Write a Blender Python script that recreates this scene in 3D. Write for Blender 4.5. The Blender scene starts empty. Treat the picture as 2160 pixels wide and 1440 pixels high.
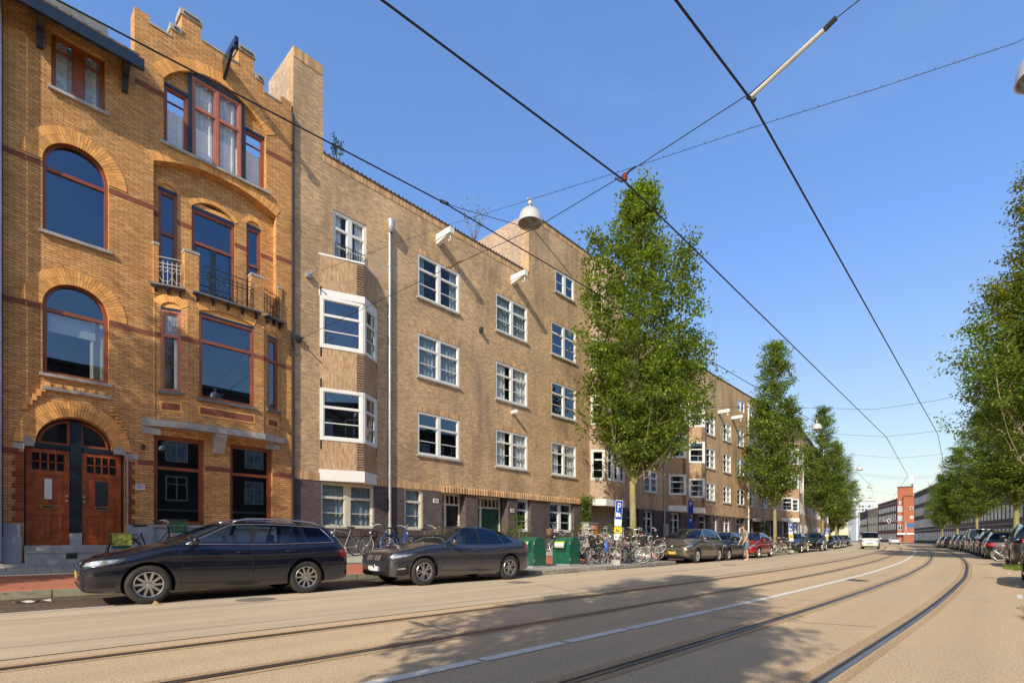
import bpy, bmesh, math, random
from mathutils import Vector, Matrix
from mathutils.bvhtree import BVHTree
random.seed(7)
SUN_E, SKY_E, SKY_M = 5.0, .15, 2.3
SC = bpy.context.scene
COL = SC.collection
R = math.radians
# street frame: x = along the street, y = across it towards the left-hand houses, z = up (metres)
FPX, YH, TH, CH = 1080.0, 1137.0, math.atan(1000/1080), 1.07
SN, CS = math.sin(TH), math.cos(TH)
def PW(x, y, d=16.0):
    "survey read-off: photo pixel -> (along, height) on the vertical plane y=d"
    p = (x-1080)/FPX; Z = d/(SN-p*CS)
    return (Z*(p*SN+CS), CH+(YH-y)*Z/FPX)
def PH(x, y, z):
    "photo pixel -> point at height z"
    Z = (z-CH)*FPX/(YH-y); p = (x-1080)/FPX
    return Vector((Z*(p*SN+CS), Z*(SN-p*CS), z))
def U(x, d=16.0): return PW(x, 1000, d)[0]

# ------------------------------------------------------------------ materials
def mat(name):
    m = bpy.data.materials.new(name); m.use_nodes = True
    nt = m.node_tree; b = nt.nodes['Principled BSDF']
    return m, nt, b
def N(nt, typ, **kw):
    n = nt.nodes.new(typ)
    for k, v in kw.items():
        if k in n.inputs: n.inputs[k].default_value = v
        else: setattr(n, k, v)
    return n
def mix(nt, a, b, fac, mode='MIX'):
    n = nt.nodes.new('ShaderNodeMix'); n.data_type = 'RGBA'; n.blend_type = mode
    for s, v in ((6, a), (7, b), (0, fac)):
        if hasattr(v, 'links'): nt.links.new(v, n.inputs[s])
        elif v is not None: n.inputs[s].default_value = (tuple(v)+(1,))[:4] if s else v
    return n.outputs[2]
def ramp(nt, src, stops):
    r = nt.nodes.new('ShaderNodeValToRGB'); nt.links.new(src, r.inputs[0])
    e = r.color_ramp.elements
    while len(e) < len(stops): e.new(.5)
    for i, (p, c) in enumerate(stops):
        e[i].position = p; e[i].color = (c, c, c, 1) if not hasattr(c, '__len__') else tuple(c)+(1,)
    return r.outputs[0]
def noise(nt, scale, detail=3, rough=.55, vec=None, sc=None):
    n = N(nt, 'ShaderNodeTexNoise', Scale=scale, Detail=detail, Roughness=rough)
    if vec is None:
        tc = nt.nodes.new('ShaderNodeTexCoord'); vec = tc.outputs['Object']
    if sc:
        mp = nt.nodes.new('ShaderNodeMapping'); mp.inputs['Scale'].default_value = sc
        nt.links.new(vec, mp.inputs[0]); vec = mp.outputs[0]
    nt.links.new(vec, n.inputs['Vector']); return n.outputs['Fac']
def bump(nt, b, h, strength=.3, dist=.01):
    n = N(nt, 'ShaderNodeBump', Strength=strength, Distance=dist)
    nt.links.new(h, n.inputs['Height']); nt.links.new(n.outputs[0], b.inputs['Normal'])
def plain(name, col, rough=.6, metal=0, var=.12, scale=3, coat=0, island=0, bmp=0, spec=.5, bscale=60):
    m, nt, b = mat(name)
    b.inputs['Roughness'].default_value = rough; b.inputs['Metallic'].default_value = metal
    b.inputs['Coat Weight'].default_value = coat; b.inputs['Coat Roughness'].default_value = .03
    b.inputs['Specular IOR Level'].default_value = spec
    f = noise(nt, scale, 4)
    c = mix(nt, [x*(1-var) for x in col], [min(1, x*(1+var)) for x in col], ramp(nt, f, [(.3, 0), (.7, 1)]))
    if island:
        g = nt.nodes.new('ShaderNodeNewGeometry')
        c = mix(nt, c, ramp(nt, g.outputs['Random Per Island'], [(0, 1-island), (1, 1+island)]), 1.0, 'MULTIPLY')
    nt.links.new(c, b.inputs['Base Color'])
    if bmp: bump(nt, b, noise(nt, bscale, 3), bmp, .01)
    return m
def brick(name, c1, c2, mortar, bw=.215, bh=.0635, ms=.007, stain=.25, rough=.85, rot=False, streak=None):
    m, nt, b = mat(name); b.inputs['Roughness'].default_value = rough
    uv = nt.nodes.new('ShaderNodeUVMap')
    vec = uv.outputs[0]
    if rot:
        mp = nt.nodes.new('ShaderNodeMapping'); mp.inputs['Rotation'].default_value = (0, 0, R(90))
        nt.links.new(vec, mp.inputs[0]); vec = mp.outputs[0]
    br = N(nt, 'ShaderNodeTexBrick', Scale=1.0)
    br.inputs['Mortar Size'].default_value = ms; br.inputs['Brick Width'].default_value = bw
    br.inputs['Row Height'].default_value = bh; br.inputs['Mortar Smooth'].default_value = .15
    br.inputs['Bias'].default_value = 0
    for k, c in (('Color1', c1), ('Color2', c2), ('Mortar', mortar)): br.inputs[k].default_value = tuple(c)+(1,)
    nt.links.new(vec, br.inputs['Vector'])
    f1 = noise(nt, 1.0, 2, .5, vec, (4.6, 15.7, 1))
    c = mix(nt, br.outputs['Color'], ramp(nt, f1, [(.25, .62), (.5, 1.0), (.75, 1.28)]), .85, 'MULTIPLY')
    f2 = noise(nt, .55, 5, .6)
    c = mix(nt, c, ramp(nt, f2, [(.3, 1-stain), (.65, 1.1)]), 1.0, 'MULTIPLY')
    f5 = noise(nt, .33, 4, .7, None, (1, 1, .8))
    c = mix(nt, c, [min(1, x*1.15+.05) for x in mortar], ramp(nt, f5, [(.6, 0), (.68, .42)]))
    if streak:
        f3 = noise(nt, 1.0, 4, .6, None, (1.6, 1.6, .22))
        c = mix(nt, c, streak, ramp(nt, f3, [(.5, 0), (.78, .6)]))
    nt.links.new(c, b.inputs['Base Color'])
    inv = nt.nodes.new('ShaderNodeMath'); inv.operation = 'SUBTRACT'; inv.inputs[0].default_value = 1
    nt.links.new(br.outputs['Fac'], inv.inputs[1])
    ad = nt.nodes.new('ShaderNodeMath'); ad.operation = 'MULTIPLY_ADD'; ad.inputs[1].default_value = .6
    nt.links.new(f1, ad.inputs[0]); nt.links.new(inv.outputs[0], ad.inputs[2])
    bump(nt, b, ad.outputs[0], .55, .008)
    return m
def glass(name, tint=(.45, .5, .5), ior=2.0, rough=.01, wav=.0, gc=(1, 1, 1)):
    m = bpy.data.materials.new(name); m.use_nodes = True; nt = m.node_tree; nt.nodes.clear()
    o = N(nt, 'ShaderNodeOutputMaterial'); t = N(nt, 'ShaderNodeBsdfTransparent'); g = N(nt, 'ShaderNodeBsdfGlossy', Roughness=rough)
    t.inputs[0].default_value = tuple(tint)+(1,); g.inputs[0].default_value = tuple(gc)+(1,)
    fr = N(nt, 'ShaderNodeFresnel', IOR=ior); ge = nt.nodes.new('ShaderNodeNewGeometry'); mr = N(nt, 'ShaderNodeMapRange'); mr.inputs[3].default_value = ior; mr.inputs[4].default_value = 1/ior
    nt.links.new(ge.outputs['Backfacing'], mr.inputs[0]); nt.links.new(mr.outputs[0], fr.inputs['IOR']); mx = N(nt, 'ShaderNodeMixShader')
    nt.links.new(fr.outputs[0], mx.inputs[0]); nt.links.new(t.outputs[0], mx.inputs[1]); nt.links.new(g.outputs[0], mx.inputs[2])
    if wav:
        bp = N(nt, 'ShaderNodeBump', Strength=wav, Distance=.02); nt.links.new(noise(nt, 1.1, 1), bp.inputs['Height'])
        nt.links.new(bp.outputs[0], g.inputs['Normal'])
    nt.links.new(mx.outputs[0], o.inputs[0]); return m
M = {}
M['yellow'] = brick('yellow_brick', (.82, .435, .15), (.63, .29, .085), (.30, .185, .10), bw=.21, bh=.064, ms=.008, stain=.22)
M['yplain'] = plain('yellow_brick_plain', (.84, .42, .125), .85, island=.2, bmp=.3)
M['redband'] = brick('red_brick_band', (.33, .09, .045), (.27, .07, .035), (.2, .12, .08), stain=.2)
M['redglaze'] = plain('glazed_red_brick', (.30, .075, .025), .22, island=.3, coat=.5)
M['brown'] = brick('brown_brick', (.80, .52, .275), (.56, .36, .185), (.46, .36, .24), bw=.2, bh=.058, ms=.007, stain=.3, streak=(.16, .12, .09))
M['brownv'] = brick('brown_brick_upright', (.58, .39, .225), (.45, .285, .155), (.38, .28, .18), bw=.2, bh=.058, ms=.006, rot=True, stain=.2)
M['brownp'] = plain('brown_brick_plain', (.58, .37, .19), .9, island=.3, bmp=.3)
M['pale'] = brick('pale_brick', (.55, .40, .29), (.45, .31, .21), (.45, .37, .29), bw=.2, bh=.058, stain=.2)
M['dark'] = brick('purple_brick', (.135, .095, .09), (.085, .062, .065), (.115, .10, .095), bw=.2, bh=.06, stain=.3)
M['darkp'] = plain('dark_brick_plain', (.10, .07, .06), .9, island=.4)
M['far1'] = brick('umber_brick', (.085, .045, .036), (.06, .034, .03), (.08, .06, .055), stain=.3)
M['far2'] = brick('orange_red_brick', (.42, .12, .055), (.35, .095, .045), (.3, .14, .09), stain=.12)
M['far3'] = brick('dark_red_brick', (.17, .05, .038), (.13, .04, .032), (.13, .08, .06), stain=.2)
M['far4'] = brick('buff_brick', (.50, .37, .22), (.43, .3, .18), (.4, .33, .25), stain=.2)
M['room'] = plain('room_dark', (.018, .017, .016), .9)  # near-black colour stands in for the shade of rooms behind the glass
M['orange'] = plain('orange_brown_paint', (.30, .085, .028), .35, coat=.25, var=.15)
M['pink'] = plain('faded_red_paint', (.48, .17, .10), .45)
M['ddark'] = plain('dark_green_paint', (.018, .028, .03), .3, coat=.3)
M['navy'] = plain('blue_black_paint', (.014, .024, .036), .3, coat=.3)
M['door'] = plain('varnished_wood', (.38, .09, .022), .35, coat=.3, var=.4, scale=5)
M['white'] = plain('white_paint', (.80, .80, .77), .45, var=.05)
M['cream'] = plain('cream_paint', (.72, .67, .52), .5, var=.08)
M['stone'] = plain('grey_stone', (.42, .40, .36), .8, var=.25, scale=4, bmp=.2)
M['bstone'] = plain('blue_stone', (.36, .37, .42), .7, var=.15, scale=3, bmp=.1)
M['lead'] = plain('lead_sheet', (.16, .17, .17), .5, var=.2, scale=8)
M['iron'] = plain('painted_iron', (.03, .035, .035), .4)
M['ironl'] = plain('pale_iron', (.5, .47, .4), .5)
M['zinc'] = plain('zinc', (.48, .50, .50), .4, metal=.5, var=.2)
M['tile'] = brick('roof_tiles', (.20, .17, .13), (.14, .12, .10), (.06, .05, .05), bw=.25, bh=.2, ms=.02, stain=.4)
M['curt'] = plain('net_curtain', (.62, .65, .66), .9, var=.25, scale=9)
M['curtw'] = plain('white_curtain', (.9, .9, .88), .9, var=.1, scale=9)
M['curtb'] = plain('blue_grey_curtain', (.22, .30, .34), .9, var=.2, scale=8)
M['glass'] = glass('window_glass', (.6, .66, .68), 2.5, .01, .02, (.62, .82, 1.0)); M['glass2'] = glass('clear_window_glass', (.92, .94, .94), 1.6, .01, .02)
M['black'] = plain('black_rubber', (.02, .02, .02), .7)
M['green_door'] = plain('green_door_paint', (.012, .07, .05), .35, coat=.3)
M['black_door'] = plain('black_door_paint', (.012, .016, .014), .3, coat=.3)
M['brass'] = plain('brass', (.5, .36, .14), .3, metal=.9)
M['leadglass'] = brick('leaded_glass', (.42, .44, .42), (.33, .36, .35), (.10, .10, .10), bw=.12, bh=.14, ms=.008, stain=.15, rough=.2)

# ------------------------------------------------------------------ mesh builder
def chain_loc(p):
    v = Vector((0, 0, 0))
    while p: v += p.location; p = p.parent
    return v
class MB:
    def __init__(s): s.v = []; s.f = []; s.m = []
    def add(s, vs, fs, mi=0):
        o = len(s.v); s.v += [tuple(v) for v in vs]; s.f += [tuple(i+o for i in f) for f in fs]; s.m += [mi]*len(fs); return s
    def quad(s, a, b, c, d, mi=0): return s.add([a, b, c, d], [(0, 1, 2, 3)], mi)
    def box(s, x0, x1, y0, y1, z0, z1, mi=0):
        v = [(x, y, z) for z in (z0, z1) for y in (y0, y1) for x in (x0, x1)]
        return s.add(v, [(0, 2, 3, 1), (4, 5, 7, 6), (0, 1, 5, 4), (2, 6, 7, 3), (0, 4, 6, 2), (1, 3, 7, 5)], mi)
    def fbox(s, F, u0, u1, z0, z1, o0, o1, mi=0):
        v = [F.P(u, z, o) for z in (z0, z1) for o in (o0, o1) for u in (u0, u1)]
        return s.add(v, [(0, 1, 3, 2), (4, 6, 7, 5), (0, 4, 5, 1), (2, 3, 7, 6), (0, 2, 6, 4), (1, 5, 7, 3)], mi)
    def tube(s, pts, r, n=6, mi=0, cap=True, r1=None):
        pts = [Vector(p) for p in pts]; k = len(pts); vs = []; fs = []; up = None
        for i, p in enumerate(pts):
            t = (pts[min(i+1, k-1)]-pts[max(i-1, 0)]).normalized()
            if up is None:
                up = Vector((0, 0, 1)) if abs(t.z) < .9 else Vector((1, 0, 0))
            a = (up - t*up.dot(t))
            a = a.normalized() if a.length > 1e-5 else Vector((1, 0, 0)); up = a; b = t.cross(a)
            rr = r if r1 is None else r+(r1-r)*i/(k-1)
            if hasattr(r, '__len__'): rr = r[i]
            for j in range(n):
                q = 2*math.pi*j/n; vs.append(p+(a*math.cos(q)+b*math.sin(q))*rr)
        for i in range(k-1):
            for j in range(n):
                fs.append((i*n+j, i*n+(j+1) % n, (i+1)*n+(j+1) % n, (i+1)*n+j))
        if cap: fs += [tuple(range(n-1, -1, -1)), tuple((k-1)*n+j for j in range(n))]
        return s.add(vs, fs, mi)
    def lathe(s, prof, n=24, M4=None, mi=0):
        vs = []; fs = []; k = len(prof)
        for r_, z_ in prof:
            for j in range(n):
                q = 2*math.pi*j/n; v = Vector((r_*math.cos(q), r_*math.sin(q), z_)); vs.append(M4 @ v if M4 else v)
        for i in range(k-1):
            for j in range(n): fs.append((i*n+j, i*n+(j+1) % n, (i+1)*n+(j+1) % n, (i+1)*n+j))
        return s.add(vs, fs, mi)
    def poly(s, pts2, holes, P, mi=0):
        "filled planar polygon with holes; P maps (u,v)->3d"
        bm = bmesh.new(); ed = []
        for lp in [pts2]+list(holes):
            vv = [bm.verts.new((a, b, 0)) for a, b in lp]
            for i in range(len(vv)): ed.append(bm.edges.new((vv[i], vv[(i+1) % len(vv)])))
        bmesh.ops.triangle_fill(bm, use_beauty=True, use_dissolve=False, edges=ed)
        bm.verts.index_update()
        a3 = sum((f.normal.z*f.calc_area() for f in bm.faces), 0)
        s.add([P(v.co.x, v.co.y) for v in bm.verts], [tuple(v.index for v in (f.verts if (f.normal.z > 0) else reversed(f.verts))) for f in bm.faces], mi)
        bm.free(); return s
    def prism(s, pts2, P0, P1, mi=0):
        "extrude convex-ish loop between two mapping functions"
        n = len(pts2); v = [P0(*p) for p in pts2]+[P1(*p) for p in pts2]
        return s.add(v, [tuple(range(n)), tuple(range(2*n-1, n-1, -1))]+[(i, i+n, (i+1) % n+n, (i+1) % n) for i in range(n)], mi)
    def build(s, name, mats, parent=None, smooth=False, angle=None, local=False, split=False):
        if split:
            par = list(range(len(s.v)))
            def find(x):
                while par[x] != x: par[x] = par[par[x]]; x = par[x]
                return x
            for f in s.f:
                for k in f[1:]: par[find(k)] = find(f[0])
            gr = {}
            for f, m in zip(s.f, s.m): gr.setdefault(find(f[0]), []).append((f, m))
            for L in gr.values():
                q = MB(); ix = {}
                for f, m in L:
                    for k in f:
                        if k not in ix: ix[k] = len(q.v); q.v.append(s.v[k])
                    q.f.append(tuple(ix[k] for k in f)); q.m.append(m)
                o = q.build(name, mats, parent, smooth, angle, local)
            return o
        me = bpy.data.meshes.new(name); me.from_pydata(s.v, [], s.f)
        if not isinstance(mats, (list, tuple)): mats = [mats]
        for m in mats: me.materials.append(m)
        me.polygons.foreach_set('material_index', s.m)
        uv = me.uv_layers.new(name='UVMap'); vc = me.vertices
        data = uv.data
        for p in me.polygons:
            nx, ny, nz = p.normal
            if abs(nz) > .72:
                for li in p.loop_indices:
                    c = vc[me.loops[li].vertex_index].co; data[li].uv = (c.x, c.y)
            else:
                l = math.hypot(nx, ny) or 1; tx, ty = -ny/l, nx/l
                for li in p.loop_indices:
                    c = vc[me.loops[li].vertex_index].co; data[li].uv = (c.x*tx+c.y*ty, c.z)
        if smooth:
            me.polygons.foreach_set('use_smooth', [True]*len(me.polygons))
            if angle: me.set_sharp_from_angle(angle=R(angle))
        o = bpy.data.objects.new(name, me); COL.objects.link(o)
        if parent is not None:
            o.parent = parent
            if not local: o.location = -chain_loc(parent)
        return o
class Fr:
    "vertical wall frame: origin (x,y), t along, n outward"
    def __init__(s, ox, oy, tx, ty):
        l = math.hypot(tx, ty); s.o = (ox, oy); s.t = (tx/l, ty/l); s.n = (ty/l, -tx/l)
    def P(s, u, z, out=0): return (s.o[0]+s.t[0]*u+s.n[0]*out, s.o[1]+s.t[1]*u+s.n[1]*out, z)
FA = Fr(0, 16, 1, 0)
def thing(name, label, cat, loc=(0, 0, 0), group=None):
    o = bpy.data.objects.new(name, None); COL.objects.link(o); o.location = loc; o.empty_display_size = .2
    o['label'] = label; o['category'] = cat
    if group: o['group'] = group
    return o
def tag(o, label, cat, group=None, kind=None):
    o['label'] = label; o['category'] = cat
    if group: o['group'] = group
    if kind: o['kind'] = kind
    return o
def struct(o): o['kind'] = 'structure'; return o
def dup(o, loc=None, rot=None, label=None, group=None, scale=None):
    r = o.copy(); COL.objects.link(r)
    for ch in list(o.children):
        c = ch.copy(); COL.objects.link(c); c.parent = r
        for g in list(ch.children):
            e = g.copy(); COL.objects.link(e); e.parent = c
    if loc is not None: r.location = loc
    if rot is not None: r.rotation_euler = rot
    if scale is not None: r.scale = scale
    if label: r['label'] = label
    if group: r['group'] = group
    return r
def rect(u0, u1, z0, z1): return [(u0, z0), (u1, z0), (u1, z1), (u0, z1)]
def archloop(u0, u1, z0, zs, zt, n=14):
    "rectangle up to the springing zs, crown at zt"
    h = (u1-u0)/2; c = (u0+u1)/2; rise = zt-zs
    pts = [(u0, z0), (u1, z0)]
    if rise >= h*.95:
        for i in range(n+1):
            q = math.pi*i/n; pts.append((c+h*math.cos(q), zs+rise*math.sin(q)))
    else:
        rad = (h*h+rise*rise)/(2*rise); a0 = math.asin(h/rad)
        for i in range(n+1):
            q = a0-2*a0*i/n; pts.append((c+rad*math.sin(q), zt-rad+rad*math.cos(q)))
    return pts
def inset(lp, w):
    n = len(lp); out = []
    for i in range(n):
        a, b, c = Vector(lp[i-1]), Vector(lp[i]), Vector(lp[(i+1) % n])
        e1 = (b-a).normalized(); e2 = (c-b).normalized()
        n1 = Vector((-e1.y, e1.x)); n2 = Vector((-e2.y, e2.x)); m = (n1+n2)
        m = m/max(.3, (1+n1.dot(n2))); out.append(tuple(b+m*w))
    return out
def ringframe(mb, F, lp, w, o0, o1, mi=0):
    ip = inset(lp, w); n = len(lp)
    for i in range(n):
        j = (i+1) % n
        mb.quad(F.P(*lp[i], o1), F.P(*lp[j], o1), F.P(*ip[j], o1), F.P(*ip[i], o1), mi)
        mb.quad(F.P(*ip[i], o1), F.P(*ip[j], o1), F.P(*ip[j], o0), F.P(*ip[i], o0), mi)
        mb.quad(F.P(*lp[j], o1), F.P(*lp[i], o1), F.P(*lp[i], o0), F.P(*lp[j], o0), mi)
    return ip
def wall(F, outer, holes, mats, parent, name='wall', depth=.9, reveal=.14, mi=0, back=True, mirev=None):
    mb = MB(); mb.poly(outer, holes, lambda a, b: F.P(a, b, 0), mi)
    for h in holes:
        n = len(h)
        for i in range(n):
            j = (i+1) % n
            mb.quad(F.P(*h[i], 0), F.P(*h[j], 0), F.P(*h[j], -reveal-.12), F.P(*h[i], -reveal-.12), mi)
    n = len(outer)
    for i in range(n):
        j = (i+1) % n
        mb.quad(F.P(*outer[j], 0), F.P(*outer[i], 0), F.P(*outer[i], -depth), F.P(*outer[j], -depth), mi)
    if back: mb.poly(outer, [], lambda a, b: F.P(a, b, -depth), len(mats)-1)
    return mb.build(name, mats, parent)
def curtain(F, lp_u0, lp_u1, z0, z1, m, par, out=-.26, amp=.025, step=.05):
    mb = MB(); n = max(3, int((lp_u1-lp_u0)/step)); pts = []
    for i in range(n+1):
        u = lp_u0+(lp_u1-lp_u0)*i/n; o = out+amp*(math.sin(i*1.7)+.4*math.sin(i*.9))
        pts.append((F.P(u, z0, o), F.P(u, z1, o)))
    for i in range(n): mb.quad(pts[i][0], pts[i+1][0], pts[i+1][1], pts[i][1])
    return mb.build('curtain', m, par)
def window(par, F, u0, u1, z0, z1, fm, cols=2, bars=(.333, .667), thick=(1, 0), fw=.07, rev=.12, loop=None, glassm=None,
           sill=None, curt=None, wide=.1, cz=None, thin=.028, name='window', pane=True, lead=False):
    mb = MB(); lp = loop or rect(u0, u1, z0, z1)
    o0, o1 = -rev-.07, -rev
    ringframe(mb, F, lp, fw, o0-.02, o1+.02)
    for c in range(1, cols):
        u = u0+(u1-u0)*c/cols; mb.fbox(F, u-wide/2, u+wide/2, z0+fw*.5, z1-fw*.5, o0, o1+.015)
    if cols > 1 or True:
        edges = [u0+(u1-u0)*c/cols for c in range(cols+1)]
        for c in range(cols):
            a = edges[c]+(fw if c == 0 else wide/2); b = edges[c+1]-(fw if c == cols-1 else wide/2)
            for q, t in zip(bars, thick):
                z = z1-(z1-z0)*q; h = .04 if t else thin/2
                mb.fbox(F, a-.01, b+.01, z-h, z+h, o0+.005, o1+(.012 if t else -.01))
            if not loop:
                s = .035
                mb.fbox(F, a-.005, a+s, z0+fw*.9, z1-fw*.9, o0+.01, o1-.003); mb.fbox(F, b-s, b+.005, z0+fw*.9, z1-fw*.9, o0+.01, o1-.003)
                mb.fbox(F, a+s, b-s, z0+fw*.9, z0+fw*.9+.04, o0+.01, o1-.003); mb.fbox(F, a+s, b-s, z1-fw*.9-.035, z1-fw*.9, o0+.01, o1-.003)
    if curt and not glassm: glassm = M['glass2']
    w = mb.build(name, fm, par)
    if pane:
        g = MB(); il = inset(lp, fw*.5); n = len(il)
        if loop: g.poly(il, [], lambda a, b: F.P(a, b, o0+.03))
        else:
            for c in range(cols):   # each sash's glass is tilted by a hair, as real glazing is
                a = edges[c]+.02; b = edges[c+1]-.02; e = random.uniform(-.004, .004); e2 = random.uniform(-.003, .003)
                g.quad(F.P(a, z0+.03, o0+.03+e), F.P(b, z0+.03, o0+.03-e), F.P(b, z1-.03, o0+.03-e+e2), F.P(a, z1-.03, o0+.03+e+e2))
        g.build('pane', glassm or M['glass'], w)
    if sill:
        s_ = MB(); s_.fbox(F, u0-.06, u1+.06, z0-.07, z0-.003, -rev, .07); s_.build('sill', sill, w)
    if curt:
        c0, c1 = cz or (z0+.04, z1-.04)
        if curt[1] == 'full': curtain(F, u0+.05, u1-.05, c0, c1, M[curt[0]], w, -rev-.12)
        else:
            q = (u1-u0)*curt[1]; curtain(F, u0+.05, u0+q, c0, c1, M[curt[0]], w, -rev-.12); curtain(F, u1-q, u1-.05, c0, c1, M[curt[0]], w, -rev-.12)
    return w
def voussoirs(F, u0, u1, zs, zt, th, mats, parent, out=.012, n=None, name='arch', a_ext=0):
    h = (u1-u0)/2; c = (u0+u1)/2; rise = zt-zs
    if rise >= h*.95: rad = h; cz = zs; a0 = math.pi/2+a_ext
    else: rad = (h*h+rise*rise)/(2*rise); a0 = math.asin(h/rad); cz = zt-rad
    n = n or int(2*a0*(rad+th/2)/.062); mb = MB(); g = .0045/(rad+th)
    for i in range(n):
        q0 = -a0+2*a0*i/n+g; q1 = -a0+2*a0*(i+1)/n-g; o = out+random.uniform(0, .003)
        for (ra, rb) in ((rad+.002, rad+th*.5-.003), (rad+th*.5+.003, rad+th)) if (th > .3) else ((rad+.002, rad+th),):
            p = [(c+ra*math.sin(q0), cz+ra*math.cos(q0)), (c+ra*math.sin(q1), cz+ra*math.cos(q1)), (c+rb*math.sin(q1), cz+rb*math.cos(q1)), (c+rb*math.sin(q0), cz+rb*math.cos(q0))]
            mb.prism(p, lambda a, b, o=o: F.P(a, b, o), lambda a, b: F.P(a, b, -.02))
    return mb.build(name, mats, parent)
def soldiers(F, u0, u1, z0, h, m, parent, out=.012, w=.06, name='soldier_course', dent=0):
    mb = MB(); n = max(1, int((u1-u0)/w)); w = (u1-u0)/n
    for i in range(n):
        o = out+random.uniform(0, .004)+(dent if i % 2 else 0)
        mb.fbox(F, u0+i*w+.003, u0+(i+1)*w-.003, z0, z0+h, -.02, o)
    return mb.build(name, m, parent)
# ------------------------------------------------------------------ street centre line W(s)
WT = [(-120, 9.4), (-60, 6.2), (-20, 4.2), (0, 3.45), (5, 3.17), (10, 2.93), (15, 2.79), (20, 2.73), (30, 2.92), (40, 3.4), (55, 4.4), (70, 5.75), (86, 7.5), (110, 10.8), (135, 15), (156, 19), (200, 30), (240, 42)]
def W(s):
    for i in range(len(WT)-1):
        (a, p), (b, q) = WT[i], WT[i+1]
        if s <= b or i == len(WT)-2:
            t = (s-a)/(b-a); m0 = (q-WT[max(i-1, 0)][1])/(b-WT[max(i-1, 0)][0]) if i else (q-p)/(b-a)
            m1 = (WT[min(i+2, len(WT)-1)][1]-p)/(WT[min(i+2, len(WT)-1)][0]-a)
            h = b-a; t2, t3 = t*t, t*t*t
            return (2*t3-3*t2+1)*p+(t3-2*t2+t)*h*m0+(-2*t3+3*t2)*q+(t3-t2)*h*m1
def srange(a, b):
    s = a; out = [a]
    while s < b-1e-6:
        s = min(b, s+(1.0 if -5 < s < 40 else 2.5)); out.append(s)
    return out
def ribbon(name, d0, d1, z0, z1, m, a=-120, b=240, build=True, mb=None, mi=0):
    "strip of ground between offsets d0(s), d1(s)"
    f0 = d0 if callable(d0) else (lambda s: W(s)+d0); f1 = d1 if callable(d1) else (lambda s: W(s)+d1)
    g0 = z0 if callable(z0) else (lambda s: z0); g1 = z1 if callable(z1) else (lambda s: z1)
    ss = srange(a, b); mb = mb or MB(); vs = []; fs = []
    for s in ss: vs += [(s, f0(s), g0(s)), (s, f1(s), g1(s))]
    for i in range(len(ss)-1): fs.append((2*i, 2*i+2, 2*i+3, 2*i+1))
    mb.add(vs, fs, mi)
    return struct(mb.build(name, m)) if build else mb
def groundmat(name, c1, c2, sp=.35, streak=.25, grain=90, rough=.9, patch=None):
    m, nt, b = mat(name); b.inputs['Roughness'].default_value = rough; b.inputs['Specular IOR Level'].default_value = .35
    tc = nt.nodes.new('ShaderNodeTexCoord'); v = tc.outputs['Object']
    big = noise(nt, .28, 5, .6, v); c = mix(nt, c1, c2, ramp(nt, big, [(.32, 0), (.68, 1)]))
    if streak:
        st = noise(nt, 1, 4, .6, v, (.05, 1.6, 1)); c = mix(nt, c, ramp(nt, st, [(.3, 1-streak), (.7, 1+streak*.4)]), 1.0, 'MULTIPLY')
    gr = noise(nt, grain, 2, .7, v); c = mix(nt, c, ramp(nt, gr, [(.3, 1-sp), (.5, 1.0), (.72, 1+sp)]), 1.0, 'MULTIPLY')
    vo = N(nt, 'ShaderNodeTexVoronoi', Scale=38.0); nt.links.new(v, vo.inputs['Vector'])
    c = mix(nt, c, ramp(nt, vo.outputs['Distance'], [(0, 1.25), (.25, 1.0), (.8, .82)]), .6, 'MULTIPLY')
    if patch: c = mix(nt, c, patch, ramp(nt, noise(nt, .9, 4, .65, v, (.35, 1.6, 1)), [(.6, 0), (.72, .5)]))
    nt.links.new(c, b.inputs['Base Color']); bump(nt, b, gr, .5, .006); return m
M['asphalt'] = groundmat('warm_asphalt', (.56, .455, .32), (.64, .52, .37), .2, .2, patch=(.47, .41, .34))
M['tramroad'] = groundmat('tram_asphalt', (.64, .48, .30), (.57, .445, .295), .38, .12, 60, patch=(.66, .46, .25))
M['rust'] = groundmat('rust_stained_asphalt', (.56, .395, .225), (.47, .34, .20), .35, .25, 60)
M['clinker'] = brick('parking_clinkers', (.17, .115, .085), (.11, .08, .065), (.07, .06, .045), bw=.2, bh=.1, ms=.01, stain=.4)
M['paver'] = brick('grey_pavers', (.46, .44, .36), (.38, .38, .31), (.14, .14, .08), bw=.45, bh=.3, ms=.01, stain=.2)
M['paver2'] = brick('concrete_pavers', (.50, .46, .40), (.42, .39, .34), (.18, .16, .13), bw=.3, bh=.3, ms=.008, stain=.25)
M['bikepath'] = groundmat('red_bike_asphalt', (.50, .185, .11), (.43, .16, .095), .25, .18)
M['kerb'] = brick('kerb_stone', (.40, .37, .31), (.33, .30, .26), (.12, .11, .08), bw=1.0, bh=.4, ms=.012, stain=.35)
M['kerby'] = brick('mossy_kerb', (.42, .39, .28), (.35, .33, .24), (.12, .13, .05), bw=1.0, bh=.4, ms=.015, stain=.4)
M['paint'] = plain('road_paint', (.78, .76, .70), .7, var=.1, scale=12, bmp=.2)
M['rail'] = plain('rail_steel', (.24, .22, .20), .42, metal=.8, var=.3, scale=2)
M['groove'] = plain('rail_groove', (.05, .035, .02), .8, var=.3)
M['earth'] = groundmat('city_ground', (.2, .18, .15), (.26, .23, .19))

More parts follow.
